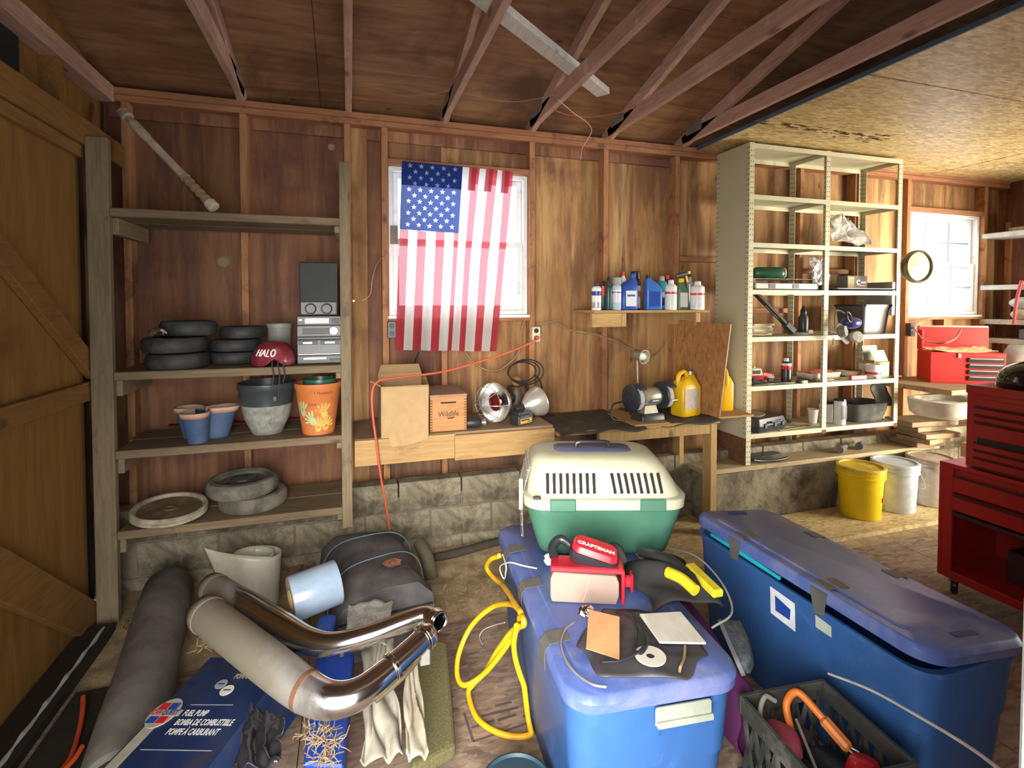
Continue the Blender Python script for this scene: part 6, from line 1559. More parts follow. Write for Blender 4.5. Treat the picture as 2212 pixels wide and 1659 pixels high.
# flat grey-black leather case on the lid, loose things upon it
m_case = plain('black_vinyl', (.045, .045, .05), .45, dirt=(.12, .11, .10), dirtamt=.3)
Q = [L(1245, 1400), L(1300, 1312), L(1462, 1340), L(1530, 1418), L(1480, 1470), L(1300, 1465)]
mb = MB(); cen = sum(Q, Vector())/6
def vcfn(u, v):
    a = 2*pi*u; k = u*6; i = int(k) % 6; e = Q[i]*(1-(k-int(k)))+Q[(i+1) % 6]*(k-int(k)); p = cen+(e-cen)*v*(1+.05*math.sin(5*a)); return (p.x, p.y, p.z+.004+.010*(1-v**3)+.004*math.sin(a*7+v*9)*v)
mb.grid(vcfn, 48, 10)
tag(mb.build('vinyl_case', m_case, smooth=180, solid=.003), 'crumpled flat black vinyl cover lying on the blue bin lid', 'cover')
cz = .018
Q = [L(1266, 1402, cz+.012), L(1272, 1318, cz+.05), L(1338, 1334, cz+.05), L(1338, 1425, cz+.004)]
m_rustpap = plain('orange_sandpaper', (.56, .215, .095), .9, var=.12, bmp=.3, scale=250)
tag(MB().loft([Q, [q+V(0, 0, .0025) for q in Q]]).build('sandpaper_sheet', m_rustpap), 'orange sandpaper sheet with a torn edge on the black case', 'sandpaper')
pk = thing('plastic_packet', 'clear plastic packet with folded white instructions on the bin lid', 'packet', L(1445, 1350))
Q = [L(1382, 1330, cz+.022), L(1470, 1325, cz+.03), L(1525, 1392, cz+.018), L(1425, 1390, cz+.012)]
MB().loft([Q, [q+V(0, 0, .006) for q in Q]]).build('folded_leaflet', m_paper, pk, world=True)
Q2 = [L(1376, 1300, cz+.04), L(1482, 1312, cz+.045), L(1532, 1397, cz+.02), L(1418, 1396, cz+.014)]
MB().grid(lambda u, v: (Q2[0]*(1-u)+Q2[1]*u)*(1-v)+(Q2[3]*(1-u)+Q2[2]*u)*v+V(0, 0, .009+.004*math.sin(u*14)*math.sin(v*9)), 16, 12).build('clear_sleeve', clear_film('packet_film', (.95, .95, .95), .12), pk, world=True, smooth=180)
for k, (pts, m, r, lab) in enumerate(((((1330, 1322, .03), (1365, 1330, .05), (1375, 1370, .04), (1370, 1400, .035), (1385, 1412, .03), (1398, 1388, .04), (1388, 1352, .045), (1372, 1332, .05), (1370, 1345, .04), (1390, 1395, .035), (1345, 1425, .03), (1300, 1430, .03)), m_black, .0038, 'tangle of thin black cable lying on the vinyl case'),
        (((1240, 1345, .012), (1222, 1360, .008), (1212, 1390, .006), (1222, 1425, .006), (1245, 1455, .006), (1280, 1478, .006), (1310, 1484, .006)), m_silver, .0035, 'silver-tipped grey hook cable curling at the bin corner'),
        (((1480, 1395, .035), (1478, 1420, .03), (1470, 1440, .03), (1468, 1450, .012)), m_cable, .004, 'frayed tan twig-like wire on the bin lid'))):
    tag(MB().tube(catmull([L(x, y, z) for x, y, z in pts], 6), r, 6).build('loose_cable', m, smooth=60), lab, 'cable')
p = L(1405, 1418, .024)
tag(MB().lathe([(.012, .0), (.044, 0), (.044, .003), (.012, .003)], 32, Matrix.Translation(p)).build('white_disc', m_paper), 'white paper disc with a centre hole on the black case', 'disc')
p = L(1265, 1330, .026)
tag(crumple((p.x, p.y, p.z+.016), .022, 12, 8, 1.2, 1, .7).build('foil_ball', m_foil), 'crumpled clear wrapper beside the orange sandpaper', 'wrapper')
p = L(1190, 1222)
tag(crumple((p.x, p.y, p.z+.026), .030, 14, 21, .9, .9, .8).build('paper_wad', plain('tissue_white', (.50, .54, .54), .7)), 'crumpled white tissue beside the pet carrier', 'tissue')
# ---- yellow cord hanging down the flank of the bin
m_ycord = plain('yellow_cord', (.78, .42, .012), .4)
def zc_(l): return [PZ(x, y, z) for x, y, z in l]
_bm = MATS[b1t.name]; _bi = _bm.inverted()
def clear_bin(l, k=.288):      # keep hanging cords outside the flank of the bin
    out = []
    for p in l:
        q = _bi @ p
        kk = k if q.z > .47 else k-.051+.05*q.z/.47
        if abs(q.y) < .58 and q.z < .566 and q.x > -kk: q.x = -kk
        out.append(_bm @ q)
    return out
yl = zc_([(1085, 1200, .50), (1060, 1208, .45), (1052, 1228, .36), (1075, 1255, .36), (1118, 1278, .44)])
yc = thing('yellow_extension_cord', 'yellow extension cord looped down the side of the blue bin', 'extension cord', PZ(1060, 1560, 0))
l1 = zc_([(1150, 1320, .50), (1125, 1308, .47), (1070, 1308, .34), (1020, 1350, .22), (992, 1410, .13), (988, 1460, .08), (1005, 1480, .07), (1045, 1455, .12), (1075, 1405, .24), (1110, 1360, .40), (1148, 1346, .49)])
l2 = zc_([(1135, 1330, .48), (1105, 1380, .33), (1060, 1440, .17), (1022, 1478, .06), (1012, 1500, .03), (1030, 1550, .015), (1070, 1580, .012), (1120, 1592, .012), (1155, 1580, .02), (1162, 1545, .05), (1140, 1500, .13), (1118, 1440, .24), (1110, 1395, .34), (1116, 1352, .46)])
for l in (yl+l1+l2,): MB().tube(clear_bin(catmull(l, 7)), .0105, 10).build('cord_loop', m_ycord, yc, world=True, smooth=60)
wl = zc_([(1160, 1228, .574), (1130, 1222, .574), (1100, 1215, .566), (1080, 1225, .48), (1090, 1250, .42), (1110, 1225, .5), (1098, 1198, .52), (1085, 1200, .52)])
tag(MB().tube(clear_bin(catmull(wl, 6), .278), .0028, 6).build('thin_wire', plain('white_wire', (.60, .57, .48), .5), smooth=60), 'thin off-white wire curling off the blue bin edge', 'wire')
wl = zc_([(1090, 1345, .15), (1070, 1350, .09), (1045, 1360, .04), (1036, 1375, .01), (1042, 1392, .008)])
tag(MB().tube(clear_bin(catmull(wl, 6), .278), .0022, 6).build('thin_wire', plain('white_wire2', (.55, .52, .42), .5), smooth=60), 'short pale wire lying on the floor inside the yellow cord loop', 'wire')
# ---- milk crate with tools
m_crateb = plain('crate_black', (.045, .046, .042), .5, var=.2, dirt=(.17, .165, .14), dirtamt=.35)
CW, CL, CH = .335, .345, .30
ct = thing('milk_crate', 'black plastic lattice crate full of tools between the blue bins', 'crate', (1.375, 1.205, .001), (0, 0, R(-5)))
MB().box2((-CW/2, -CL/2, 0), (CW/2, CL/2, .012)).build('crate_floor', m_crateb, ct, bevel=.003)
for (x0, x1, yy0, yy1) in ((-CW/2, CW/2, -CL/2, -CL/2+.016), (-CW/2, CW/2, CL/2-.016, CL/2), (-CW/2, -CW/2+.016, -CL/2+.016, CL/2-.016), (CW/2-.016, CW/2, -CL/2+.016, CL/2-.016)):
    MB().box2((x0, yy0, CH-.06), (x1, yy1, CH)).build('rim_rail', m_crateb, ct, bevel=.003)
    MB().box2((x0, yy0, .012), (x1, yy1, .05)).build('lower_rail', m_crateb, ct, bevel=.003)
    for k in range(6):
        for s in (0, 1):
            if x1-x0 > .1:
                a, b = x0+.02+k*(CW-.04)/6, x0+.02+(k+1)*(CW-.04)/6
                A, B = ((a, (yy0+yy1)/2, .05), (b, (yy0+yy1)/2, CH-.06))
            else:
                a, b = yy0+.01+k*(CL-.052)/6, yy0+.01+(k+1)*(CL-.052)/6
                A, B = (((x0+x1)/2, a, .05), ((x0+x1)/2, b, CH-.06))
            if s: A, B = (B[0], B[1], A[2]), (A[0], A[1], B[2])
            MB().bar(A, B, .010, .010).build('lattice_bar', m_crateb, ct)
def inC(x, y, z): return MATS[ct.name] @ Vector((x, y, z))
for k, (x, y, w, d, h, m, lab) in enumerate(((-.07, .0, .15, .22, .16, m_bag, 'black cloth pouch lying in the crate'), (.09, .05, .12, .18, .12, m_grd, 'dark plastic case lying in the crate'))):
    bundle('tool_pouch', lab, 'pouch', tuple(inC(x, y, .014)), (w, d, h), 3+k, m)
pc_ = inC(-.075, .075, .175)
bundle('pink_glove', 'dusty pink rubber glove bunched in the crate', 'glove', tuple(pc_), (.10, .13, .065), 12, plain('pink_rubber', (.40, .07, .12), .5))
pts = [inC(-.02, .10, .20), inC(-.015, .13, .27), inC(.03, .135, .30), inC(.055, .08, .275), inC(.075, .03, .24)]
cl = thing('orange_clamp', 'orange spring clamp with steel rods sticking out of the crate', 'clamp', pts[0])
MB().tube(catmull(pts, 6), [.012]*25, 10).build('clamp_jaw', plain('clamp_orange', (.75, .20, .03), .4), cl, world=True, smooth=60)
MB().bar(inC(.06, .06, .265), inC(.085, -.02, .225), .035, .03).build('clamp_body', plain('clamp_orange2', (.70, .20, .04), .4), cl, world=True, bevel=.008)
for s in (0, .022): MB().tube([inC(.08+s*.6, -.01, .225), inC(.088+s, -.030, .220)], .0045, 8).build('clamp_rod', m_silver, cl, world=True, smooth=60)
tag(MB().tube([inC(-.03, .07, .27), inC(-.06, -.06, .20), inC(-.055, -.10, .19)], .005, 8).build('steel_rod', m_silver, smooth=60), 'thin steel rod poking out beside the pink glove', 'rod')
p = inC(.07, -.085, .16)
bundle('red_bag', 'shiny red plastic bag stuffed in the crate corner', 'bag', tuple(p), (.11, .09, .09), 31, plain('red_film', (.60, .02, .025), .2, coat=.3))
tag(MB().tube(catmull([inC(-.135, .06, .17), inC(-.13, .11, .26), inC(-.09, .14, .30), inC(-.05, .14, .28)], 6), .008, 8).build('grey_hose', plain('grey_hose', (.25, .25, .22), .5), smooth=60), 'short grey hose bent inside the crate rim', 'hose')
tag(MB().tube(catmull([PZ(1790, 1455, .34), PZ(1880, 1490, .42), PZ(1980, 1545, .49), PZ(2080, 1605, .55), PZ(2150, 1655, .60), PZ(2200, 1700, .62)], 6), .0042, 8).build('white_cable', plain('white_cable', (.66, .64, .58), .4), smooth=60), 'stiff white cable arching from the crate along the long bin', 'cable')
# purple bag between the bins and a shoe sole
P = [V(1.50, 2.08, .02), V(1.42, 1.46, .02), V(1.40, 1.46, .30), V(1.50, 2.06, .40)]
m_purp = cloth('purple_fabric', (.13, .03, .12))
pts = []
def pfn(u, v):
    a = 2*pi*v; rr = .060*(1-.3*abs(u-.5)); ax = V(1.36, 1.95, .20)*(1-u)+V(1.30, 1.42, .14)*u
    return (ax.x+rr*math.cos(a)*.9, ax.y+.01*math.sin(5*a+u*9), max(.004, ax.z+.0+(.17-.04*u)*math.sin(a)*(1+.06*math.sin(11*u+3*a))))
tag(MB().grid(pfn, 24, 24).build('purple_bag', m_purp, smooth=180), 'purple fabric bag squeezed between the two blue bins', 'bag')
m_sole = plain('sneaker_grey', (.20, .21, .22), .6); 
sn = thing('grey_sneaker', 'grey sneaker wedged beside the blue bin above the crate', 'shoe', tuple(PZ(1583, 1395, .40)), (R(30), R(62), R(8)))
MB().rbox([(0, .065, .19, .03), (.015, .07, .2, .03), (.04, .055, .16, .025), (.06, .04, .09, .02, 0, .035)]).build('upper', plain('sneaker_upper', (.06, .075, .085), .7, var=.5, scale=60), sn, smooth=50)
MB().rbox([(-.014, .07, .205, .035), (0, .072, .207, .035)]).build('sole', m_sole, sn, smooth=40)
# white jamb edge of the doorway on the right
a = PX(2206, 900, .40)
struct(MB().box2((.405, -.1, 0), (.43, a.y, 1.70)).build('trim_1', plain('jamb_white', (.75, .80, .82), .5, var=.03), bevel=.003))
# ================================================================ LEFT FOREGROUND PILE
m_carpet = cloth('carpet_grey', (.12, .115, .10), (.20, .195, .17), scale=120)
def spiral_roll(label, A, B, r, m, name='carpet_roll', turns=3, cat='carpet'):
    t = thing(name, label, cat, (A+B)/2)
    MB().tube([A, A+(B-A)*.02, A+(B-A)*.25, A+(B-A)*.5, A+(B-A)*.75, B-(B-A)*.02, B], [r*.93, r, r*1.03, r*.98, r*1.02, r, r*.93], 28).build('outer_wrap', m, t, world=True, smooth=50)
    d = (A-B).normalized(); s = d.cross(V(0, 0, 1)).normalized(); u = s.cross(d)
    for (P, q) in ((A, d), (B, -d)):
        pts = [P+q*.004+(s*math.cos(a)+u*math.sin(a))*(r*.15+r*.72*a/(turns*2*pi)) for a in [turns*2*pi*i/60 for i in range(61)]]
        MB().tube(pts, r*.035, 5).build('spiral_edge', m_dark, t, world=True)
    return t
A = PZ(365, 1268, .118); B = PZ(268, 1640, .118); B = B+(B-A)*.08
spiral_roll('long dusty grey carpet roll lying beside the barn door', A, B, .112, m_carpet)
# dark board sheet along the door and a strip painted pale for daylight leaking in
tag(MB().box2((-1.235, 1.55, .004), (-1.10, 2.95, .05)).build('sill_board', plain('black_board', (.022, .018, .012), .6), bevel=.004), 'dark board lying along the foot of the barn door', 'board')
tag(MB().box2((-1.085, 1.45, .0015), (-.74, 2.52, .006)).build('floor_shade_sheet', plain('floor_shade_dark', (.022, .017, .012), .85, var=.3)), 'thin dark sheet painting the shade on the floor beside the carpet roll', 'mat')  # added dark sheet standing in for shade on the bare floor
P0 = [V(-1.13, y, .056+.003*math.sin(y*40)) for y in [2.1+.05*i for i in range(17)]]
tag(MB().tube(P0, [.007+.003*math.sin(i*2.3) for i in range(17)], 6).build('daylight_leak_strip', plain('daylight_leak_pale', (.82, .84, .86), .3, .5)), 'crinkled strip along the dark board painted pale for daylight under the door', 'light strip')  # pale colour stands for daylight leaking under the barn door
tag(MB().tube(catmull(zc_([(180, 1505, .05), (178, 1540, .035), (168, 1590, .022), (150, 1640, .018), (120, 1680, .018), (160, 1640, .03), (178, 1612, .04)]), 6), .009, 8).build('orange_strap', plain('orange_red_strap', (.52, .075, .02), .5), smooth=60), 'orange red cord lying on the dark floor by the carpet roll', 'cord')
# fuel pump carton
m_fbox = plain('carton_navy', (.010, .026, .092), .42, var=.25, scale=5, dirt=(.050, .046, .040), dirtamt=.55, dscale=3)
m_fband = plain('carton_band', (.42, .41, .33), .5); m_fgrey = plain('carton_seal', (.30, .33, .38), .5)
C0 = PZ(215, 1662, .285); C1 = PZ(455, 1418, .305); 
vx = (C1-C0); vy_ = vx.normalized(); 
ux_ = vy_.cross(V(0, 0, 1)).normalized()          # to the right of the band
ux_ = (ux_+V(0, 0, .10)).normalized()
fx = thing('fuel_pump_carton', 'dark blue fuel pump carton with white lettering under the chrome pipes', 'box', C0)
W_, L_ = .335, vx.length
Mf = frame(C0, ux_, vy_)     # x: text direction, y: up the band
MB().box2((0, 0, -.20), (W_, L_, 0), Mf).build('carton', m_fbox, fx, world=True, bevel=.006)
MB().box2((.012, -.0, .0003), (.050, L_*.46, .0012), Mf).build('white_band', m_fband, fx, world=True)
def ftext(s, x, y, size, m, nm='lettering', xs=1, bold=.0003, rot=0): return text_mb(s, size, Mf @ MX((x, y, .0015), (0, 0, rot)), .0003, xs=xs, bold=bold).build(nm, m, fx, world=True)
for k, s in enumerate(('FUEL PUMP', 'BOMBA DE COMBUSTIBLE', 'POMPE \u00c0 CARBURANT')):
    ftext(s, .105, L_*.43-.034*k, .032, m_lettw, xs=.52)
    ftext(s, .17, L_*.93-.034*k, .032, m_fband, xs=.52)
MB().box2((.10, L_*.505, .0003), (.25, L_*.51, .0012), Mf).build('rule_line', m_fgrey, fx, world=True)
MB().box2((.07, L_*.14, .0003), (.30, L_*.145, .0012), Mf).build('rule_line', m_fgrey, fx, world=True)
# brand badge: three little shields, red / blue on cream
bx0, by0 = .035, L_*.43
bd = MB().lathe([(.001, .003), (.046, .003), (.046, .0005), (.001, .0005)], 24, Mf @ MX((bx0, by0, 0)), sy=1.25).build('brand_badge', m_fband, fx, world=True)
for (x, y, w, h, m) in ((-.018, .022, .030, .030, m_red), (.016, .022, .030, .030, m_oil), (-.018, -.026, .030, .028, m_oil), (.016, -.026, .030, .028, m_red)):
    MB().box((bx0+x, by0+y, .0036), (w, h, .001), Mf).build('badge_field', m, bd, world=True)
MB().box((bx0+.012, by0-.002, .0042), (.10, .024, .001), Mf).build('badge_strip', m_fband, bd, world=True)
text_mb('CAR', .024, Mf @ MX((bx0-.042, by0-.002, .0052)), .0003, xs=.75, bold=.0006).build('badge_lettering', m_red, bd, world=True)
text_mb('QUEST', .024, Mf @ MX((bx0-.004, by0-.002, .0052)), .0003, xs=.75, bold=.0006).build('badge_lettering', m_lnavy, bd, world=True)
for (x, y, r, m) in ((.145, L_*.70, .020, m_fgrey), (.185, L_*.64, .022, m_paper)):
    MB().lathe([(.001, .002), (r, .002), (r, .0004), (.001, .0004)], 18, Mf @ MX((x, y, 0))).build('seal_print', m, fx, world=True)
    MB().box2((x-r*.6, y-.002, .002), (x+r*.6, y+.002, .0026), Mf).build('seal_mark', m_fbox, fx, world=True)
# chrome exhaust pipes
m_pipe = plain('tarnished_chrome', (.50, .47, .42), .17, 1, var=.12, scale=6, dirt=(.22, .18, .12), dirtamt=.3, dscale=5)
def dusty_chrome(name, lo, hi):
    m, nt, b = newmat(name); v = mapping(nt, (1, 1, 1)); n = noise(nt, v, 9, 6, .7, .5)
    sp = N(nt, 'ShaderNodeSeparateXYZ'); nt.links.new(mapping(nt, (1, 1, 1)), sp.inputs[0])
    g = maprange(nt, sp.outputs[0], lo, hi, 1, 0)
    mlt = N(nt, 'ShaderNodeMath', operation='MULTIPLY_ADD'); nt.links.new(n, mlt.inputs[0]); mlt.inputs[1].default_value = .5; nt.links.new(g, mlt.inputs[2])
    f = maprange(nt, mlt.outputs[0], .35, .85)
    nt.links.new(mixc(nt, f, (.58, .58, .58), (.21, .185, .14)), b.inputs['Base Color'])
    nt.links.new(maprange(nt, f, 0, 1, .17, .78), b.inputs['Roughness']); nt.links.new(maprange(nt, f, 0, 1, 1, .25), b.inputs['Metallic'])
    return m
m_pipe1 = dusty_chrome('dusty_chrome_front', -.36, .03); m_pipe2 = dusty_chrome('dusty_chrome_back', -.50, -.35)
def pipe(label, pts, rr, mat):
    pts3 = zc_(pts); t = thing('exhaust_pipe', label, 'exhaust pipe', pts3[len(pts3)//2])
    cp = catmull(pts3, 8); n = len(cp)
    rads = []
    for i in range(n):
        s = i/(n-1)*(len(rr)-1); k = min(int(s), len(rr)-2); rads.append(rr[k]+(rr[k+1]-rr[k])*(s-k))
    MB().tube(cp, rads, 28, caps=False).build('pipe_tube', mat, t, world=True, smooth=60, solid=.003)
    return t, cp, rads
t, cp, rd = pipe('wide chrome exhaust pipe coated in dust on the blue carton', [(440, 1322, .43), (520, 1385, .43), (600, 1448, .42), (660, 1492, .405), (715, 1512, .395), (775, 1498, .40), (840, 1448, .42), (895, 1398, .44), (930, 1365, .45)], [.062, .062, .060, .056, .050, .044, .038, .036, .036], m_pipe1)
def ringat(cp, i, r, w, nm, par, m):
    d = (cp[min(i+1, len(cp)-1)]-cp[max(i-1, 0)]).normalized(); MB().tube([cp[i]-d*w, cp[i]-d*w*.8, cp[i]+d*w*.8, cp[i]+d*w], [r*.98, r, r, r*.98], 28, caps=False).build(nm, m, par, world=True, smooth=35, solid=.003)
ringat(cp, len(cp)-4, rd[-4]+.008, .012, 'clamp_ring', t, m_chrome); ringat(cp, len(cp)-16, rd[-16]+.006, .006, 'clamp_ring', t, m_chrome)
ringat(cp, 1, rd[1]+.003, .012, 'end_collar', t, m_pipe1); ringat(cp, 24, rd[24]+.0015, .008, 'tarnish_band', t, m_rust)
MB().box(tuple(cp[-6]+V(.01, -.02, -.045)), (.035, .02, .05)).build('mount_bracket', m_silver, t, world=True, bevel=.003)
MB().tube(catmull([cp[-22]+V(.015, -.03, -.03), cp[-14]+V(.01, -.03, -.035), cp[-7]+V(.0, -.025, -.035)], 5), .007, 8).build('support_rail', m_brz, t, world=True, smooth=60)
t, cp, rd = pipe('shiny chrome exhaust pipe lying behind the dusty one', [(455, 1268, .40), (530, 1310, .40), (610, 1358, .39), (665, 1385, .385), (720, 1392, .39), (800, 1372, .41), (870, 1345, .43), (920, 1330, .44), (950, 1345, .44)], [.056, .056, .052, .044, .038, .034, .033, .033, .034], m_pipe2)
ringat(cp, len(cp)-3, rd[-3]+.007, .014, 'clamp_ring', t, m_chrome); ringat(cp, 1, rd[1]+.003, .012, 'end_collar', t, m_pipe2)
MB().box(tuple(cp[-8]+V(.0, -.01, -.04)), (.03, .02, .04)).build('mount_bracket', m_silver, t, world=True, bevel=.003)
MB().box(tuple(cp[34]+V(.0, -.03, -.02)), (.016, .016, .016)).build('bolt_head', m_brz, t, world=True, bevel=.003)
# stretch-film roll
m_film = plain('stretch_film', (.30, .40, .52), .25, var=.1, coat=.3)
c = PZ(680, 1275, .40); A = PZ(630, 1290, .42); d = (V(.11, .02, .045)).normalized(); d = (PZ(735, 1255, .40)-PZ(632, 1285, .40)); d.z += .02; d.normalize()
fr_ = thing('stretch_film_roll', 'short roll of pale blue stretch film tipped on the junk pile', 'film roll', c, d.to_track_quat('Z', 'Y').to_euler())
MB().lathe([(.040, -.095), (.088, -.095), (.090, -.09), (.090, .09), (.088, .095), (.040, .095)], 40).build('film', m_film, fr_, smooth=35)
MB().lathe([(.036, -.10), (.041, -.10), (.041, .10), (.036, .10), (.036, -.10)], 32).build('core_tube', m_card, fr_, smooth=35)
MB().lathe([(.042, -.0955), (.085, -.0955), (.085, -.0965), (.042, -.0965)], 40).build('film_end', plain('film_end_tan', (.42, .36, .24), .6), fr_)
# grey carpet bundle with blue string
bd_ = thing('carpet_bundle', 'folded dark grey carpet bundle tied with thin blue string', 'carpet', (.10, 2.715, 0), (0, 0, R(8)))
m_carp2 = cloth('carpet_charcoal', (.075, .07, .072), (.145, .135, .135), scale=150)
MB().loft([[(x, -.33+.02*k, z) for x, z in ((-.21, .0), (.21, .0), (.235, .10), (.215, .20), (.13, .262), (0, .28), (-.12, .27), (-.205, .21), (-.225, .10))] if False else
    [(x*(1+.03*math.sin(k*1.7)), -.33+.082*k, max(0, z*(1-.05*(k == 0 or k == 8))+.012*math.sin(k*1.3+x*9)*(z > .05))) for x, z in ((-.21, .0), (.21, .0), (.235, .10), (.22, .235), (.15, .305), (0, .325), (-.14, .315), (-.21, .25), (-.225, .10))] for k in range(9)]).build('carpet_body', m_carp2, bd_, smooth=50)
for z in (.10, .19): MB().tube([( -.232+.02*(z > .15), -.34, z), (.0, -.342, z+.005), (.238-.02*(z > .15), -.34, z)], .004, 5).build('fold_line', m_dark, bd_)
m_bstr = plain('blue_string', (.13, .22, .30), .5)
for y, tw in ((-.17, .12), (.14, .05)):
    pts = [(-.24, y, .10), (-.222, y+.01, .25), (-.145, y+tw*.3, .332), (.0, y+tw*.6, .345), (.155, y+tw*.9, .325), (.235, y+tw, .24), (.245, y+tw, .10), (.22, y+tw, .012)]
    MB().tube(catmull(pts, 5), .0032, 6).build('string', m_bstr, bd_, smooth=60)
tag(crumple((.19, 2.52, .355), .032, 12, 5, 1.3, .7, .6).build('dead_leaf', plain('dead_leaf_brown', (.13, .045, .025), .8)), 'dry brown leaf scrap on the blue string', 'leaf')
# dark pipe stub behind the bundle
A = PZ(905, 1170, .20); B = V(A.x+.06, A.y-.10, .02)
tag(MB().tube([A, A*.5+B*.5+V(.01, 0, .01), B], [.034, .036, .036], 18, caps=False).build('pipe_stub', plain('drab_pipe', (.12, .10, .065), .7), smooth=60, solid=.004), 'short drab pipe stub leaning behind the carpet bundle', 'pipe')
tag(MB().tube(catmull([PZ(935, 1205, .03), PZ(985, 1195, .05), PZ(1040, 1180, .04), PZ(1085, 1168, .03), PZ(1120, 1160, .03)], 5), .026, 10).build('dark_branch', plain('dark_bark', (.055, .042, .03), .9), smooth=60), 'dark stick lying along the block footing', 'stick')
# white vinyl roll
c = V(-.485, 2.93, 0)
m_vin = plain('vinyl_cream', (.46, .44, .35), .35, var=.12, dirt=(.30, .27, .19), dirtamt=.25)
vr = thing('vinyl_roll', 'loosely rolled cream vinyl sheet standing against the block footing', 'vinyl roll', (c.x, c.y, .03), (R(-14), 0, 0))
def vfn(u, v):
    a = -2.6+u*3.4*pi; r = .125-.016*u*3+.015*v*(1-u); 
    lift = .07*max(0, 1-u*6)*math.sin(v*pi*.5)
    return (r*math.cos(a)-.12*max(0, 1-u*7)*v, r*.8*math.sin(a), .26*v+lift-.02*math.sin(u*11))
MB().grid(vfn, 90, 10).build('vinyl_sheet', m_vin, vr, smooth=180, solid=.003)
MB().grid(lambda u, v: tuple(Vector(vfn(.05+u*.3, .62+.01*v))*1.012), 30, 1).build('printed_line', m_grd, vr)
P = [V(-.30, 2.66, .05), V(-.19, 2.62, .05), V(-.20, 2.84, .25), V(-.30, 2.86, .23)]
tag(MB().grid(crump(P, 4.4, .03), 18, 18).build('rotten_cardboard', plain('rotten_brown', (.085, .050, .028), .95, var=.35), solid=.006), 'rotten dark brown cardboard behind the film roll', 'cardboard')
# crumpled rags and newspaper
m_rag = cloth('dirty_white_rag', (.24, .22, .18), (.42, .39, .32)); m_news = plain('newspaper', (.30, .29, .27), .85, var=.3, scale=90)
def heap(P, seed, amp, n=26, k=1):
    def f(u, v):
        p = (P[0]*(1-u)+P[1]*u)*(1-v)+(P[3]*(1-u)+P[2]*u)*v
        fold = abs(math.sin(u*6+seed+2.2*math.sin(v*3.1)+u*v*3))*.028*k
        e = nvec(Vector((u*3+seed, v*3, seed)))*amp
        q = p+Vector((e[0]*.5, e[1]*.5, abs(e[2])+fold)); q.z = max(q.z, .006); return q
    return f
P = [PZ(778, 1660, .10), PZ(868, 1655, .07), PZ(852, 1375, .20), PZ(785, 1378, .22)]
tag(MB().grid(heap(P, 2.1, .05), 34, 40).build('canvas_rag', m_rag, smooth=60, solid=.004), 'crumpled dirty white canvas draped under the chrome pipes', 'rag')
P = [PZ(745, 1400, .265), PZ(835, 1400, .25), PZ(850, 1300, .29), PZ(752, 1310, .30)]
tag(MB().grid(heap(P, 5.1, .02, k=.3), 16, 16).build('newspaper', m_news, smooth=40, solid=.003), 'creased newspaper lying on the canvas by the carpet bundle', 'newspaper')
P = [PZ(876, 1650, .16), PZ(925, 1640, .15), PZ(895, 1400, .24), PZ(872, 1400, .26)]
tag(MB().grid(heap(P, 7.7, .03, k=.8), 20, 26).build('canvas_strip', cloth('cream_canvas', (.32, .28, .20), (.47, .43, .33)), smooth=60, solid=.005), 'cream canvas strip folded beside the olive foam', 'rag')
# olive foam slab
m_foam = plain('olive_foam', (.115, .105, .042), .95, var=.35, scale=160, bmp=.4)
Q = [PZ(888, 1660, .09), PZ(985, 1610, .07), PZ(965, 1385, .15), PZ(875, 1365, .17)]
fo = MB().loft([[q-V(0, 0, .05) for q in Q], Q]).build('foam_slab', m_foam, bevel=.012, segs=2)
tag(fo, 'olive green foam slab slanting beside the canvas', 'foam')
# blue oil box in the middle of the pile
A = PZ(712, 1345, .20); 
bo = thing('blue_carton', 'shiny royal blue carton lying between the chrome pipes', 'box', PZ(700, 1480, .14))
Q = [PZ(655, 1650, .16), PZ(742, 1655, .15), PZ(765, 1385, .25), PZ(690, 1375, .26)]
m_royal = plain('royal_blue_card', (.012, .05, .30), .3, var=.12)
MB().loft([[q-V(0, 0, .12) for q in Q], Q]).build('carton', m_royal, bo, world=True, bevel=.006)
n_ = (Q[1]-Q[0]).cross(Q[3]-Q[0]).normalized(); Mq = frame(Q[0]+n_*.001, Q[3]-Q[0], Q[0]-Q[1])
for k in range(5): MB().box((.16+.0*k, -.02-.016*k, 0), (.20-.02*k, .003, .001), Mq).build('fine_print', m_fgrey, bo, world=True)
bc = thing('blue_bottle', 'royal blue plastic bottle end under the shiny exhaust pipe', 'bottle', PZ(700, 1362, .292), (R(86), 0, R(-10)))
MB().rbox([(-.07, .07, .05, .02), (.02, .07, .05, .02), (.045, .035, .03, .014)]).build('bottle_body', m_oil, bc, smooth=40)
MB().lathe([(.001, .068), (.013, .068), (.015, .045), (.001, .045)], 16).build('cap', m_blk, bc, smooth=40)
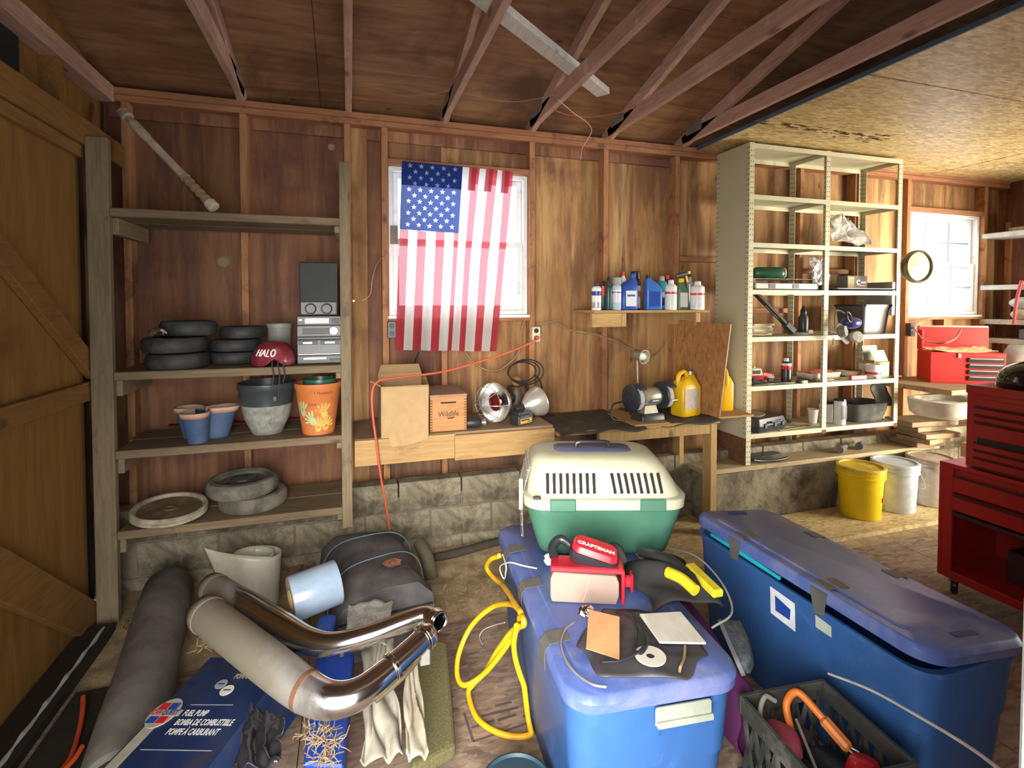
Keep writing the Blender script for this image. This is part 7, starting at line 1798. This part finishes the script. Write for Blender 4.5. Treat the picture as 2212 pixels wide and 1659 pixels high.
# black plastic bag
P = [PZ(500, 1668, .345), PZ(600, 1670, .345), PZ(610, 1560, .355), PZ(545, 1530, .36)]
tag(MB().grid(heap(P, 11.3, .03, k=.5), 24, 24).build('black_bag', plain('black_film', (.02, .021, .026), .18, coat=.4), smooth=60, solid=.002), 'glossy black plastic bag crumpled on the fuel pump carton', 'bag')
# straw
def straw(label, pts, n, seed, L0=.05, spread=.05):
    rnd = random.Random(seed); mb = MB()
    for k in range(n):
        p = pts[rnd.randrange(len(pts))]+Vector((rnd.gauss(0, spread), rnd.gauss(0, spread), abs(rnd.gauss(0, spread*.4))))
        d = Vector((rnd.gauss(0, 1), rnd.gauss(0, 1), rnd.gauss(0, .5))).normalized()*rnd.uniform(.4, 1)*L0
        m = p+d*.5+Vector((rnd.gauss(0, .006), rnd.gauss(0, .006), rnd.gauss(0, .006)))
        mb.tube([p, m, p+d], [.0016, .0018, .001], 4, caps=False)
    return stuff(tag(mb.build('straw', plain('straw_%d' % seed, (.31, .215, .10), .8, var=.25), smooth=60), label, 'straw'))
straw('dry straw tangled under the bend of the dusty pipe', zc_([(665, 1585, .275), (690, 1600, .27), (715, 1610, .26), (700, 1575, .275), (705, 1640, .23)]), 110, 1, .055, .012)
straw('loose straw scattered at the foot of the shelving post', [V(-1.06, 2.95, .022), V(-1.035, 2.965, .022)], 50, 2, .035, .012)
straw('bits of straw strewn over the dirt by the carpet bundle', [V(.5+.08*i, 2.6+.03*(i % 3), .02) for i in range(6)], 70, 3, .04, .10)
straw('dusty straw tuft caught beside the carpet roll', zc_([(440, 1395, .28), (455, 1385, .28)]), 50, 4, .05, .014)
# dark teal round lid at the near edge
p = PZ(1122, 1655, .02)
rl = thing('dark_bucket', 'dark teal round bucket standing by the blue bin foot', 'bucket', (.478, 1.478, .001))
MB().lathe([(.001, 0), (.10, 0), (.108, .10), (.112, .102), (.112, .125), (.104, .128), (.100, .118), (.001, .118)], 40).build('bucket_wall', plain('dark_teal', (.02, .05, .07), .5), rl, smooth=35)
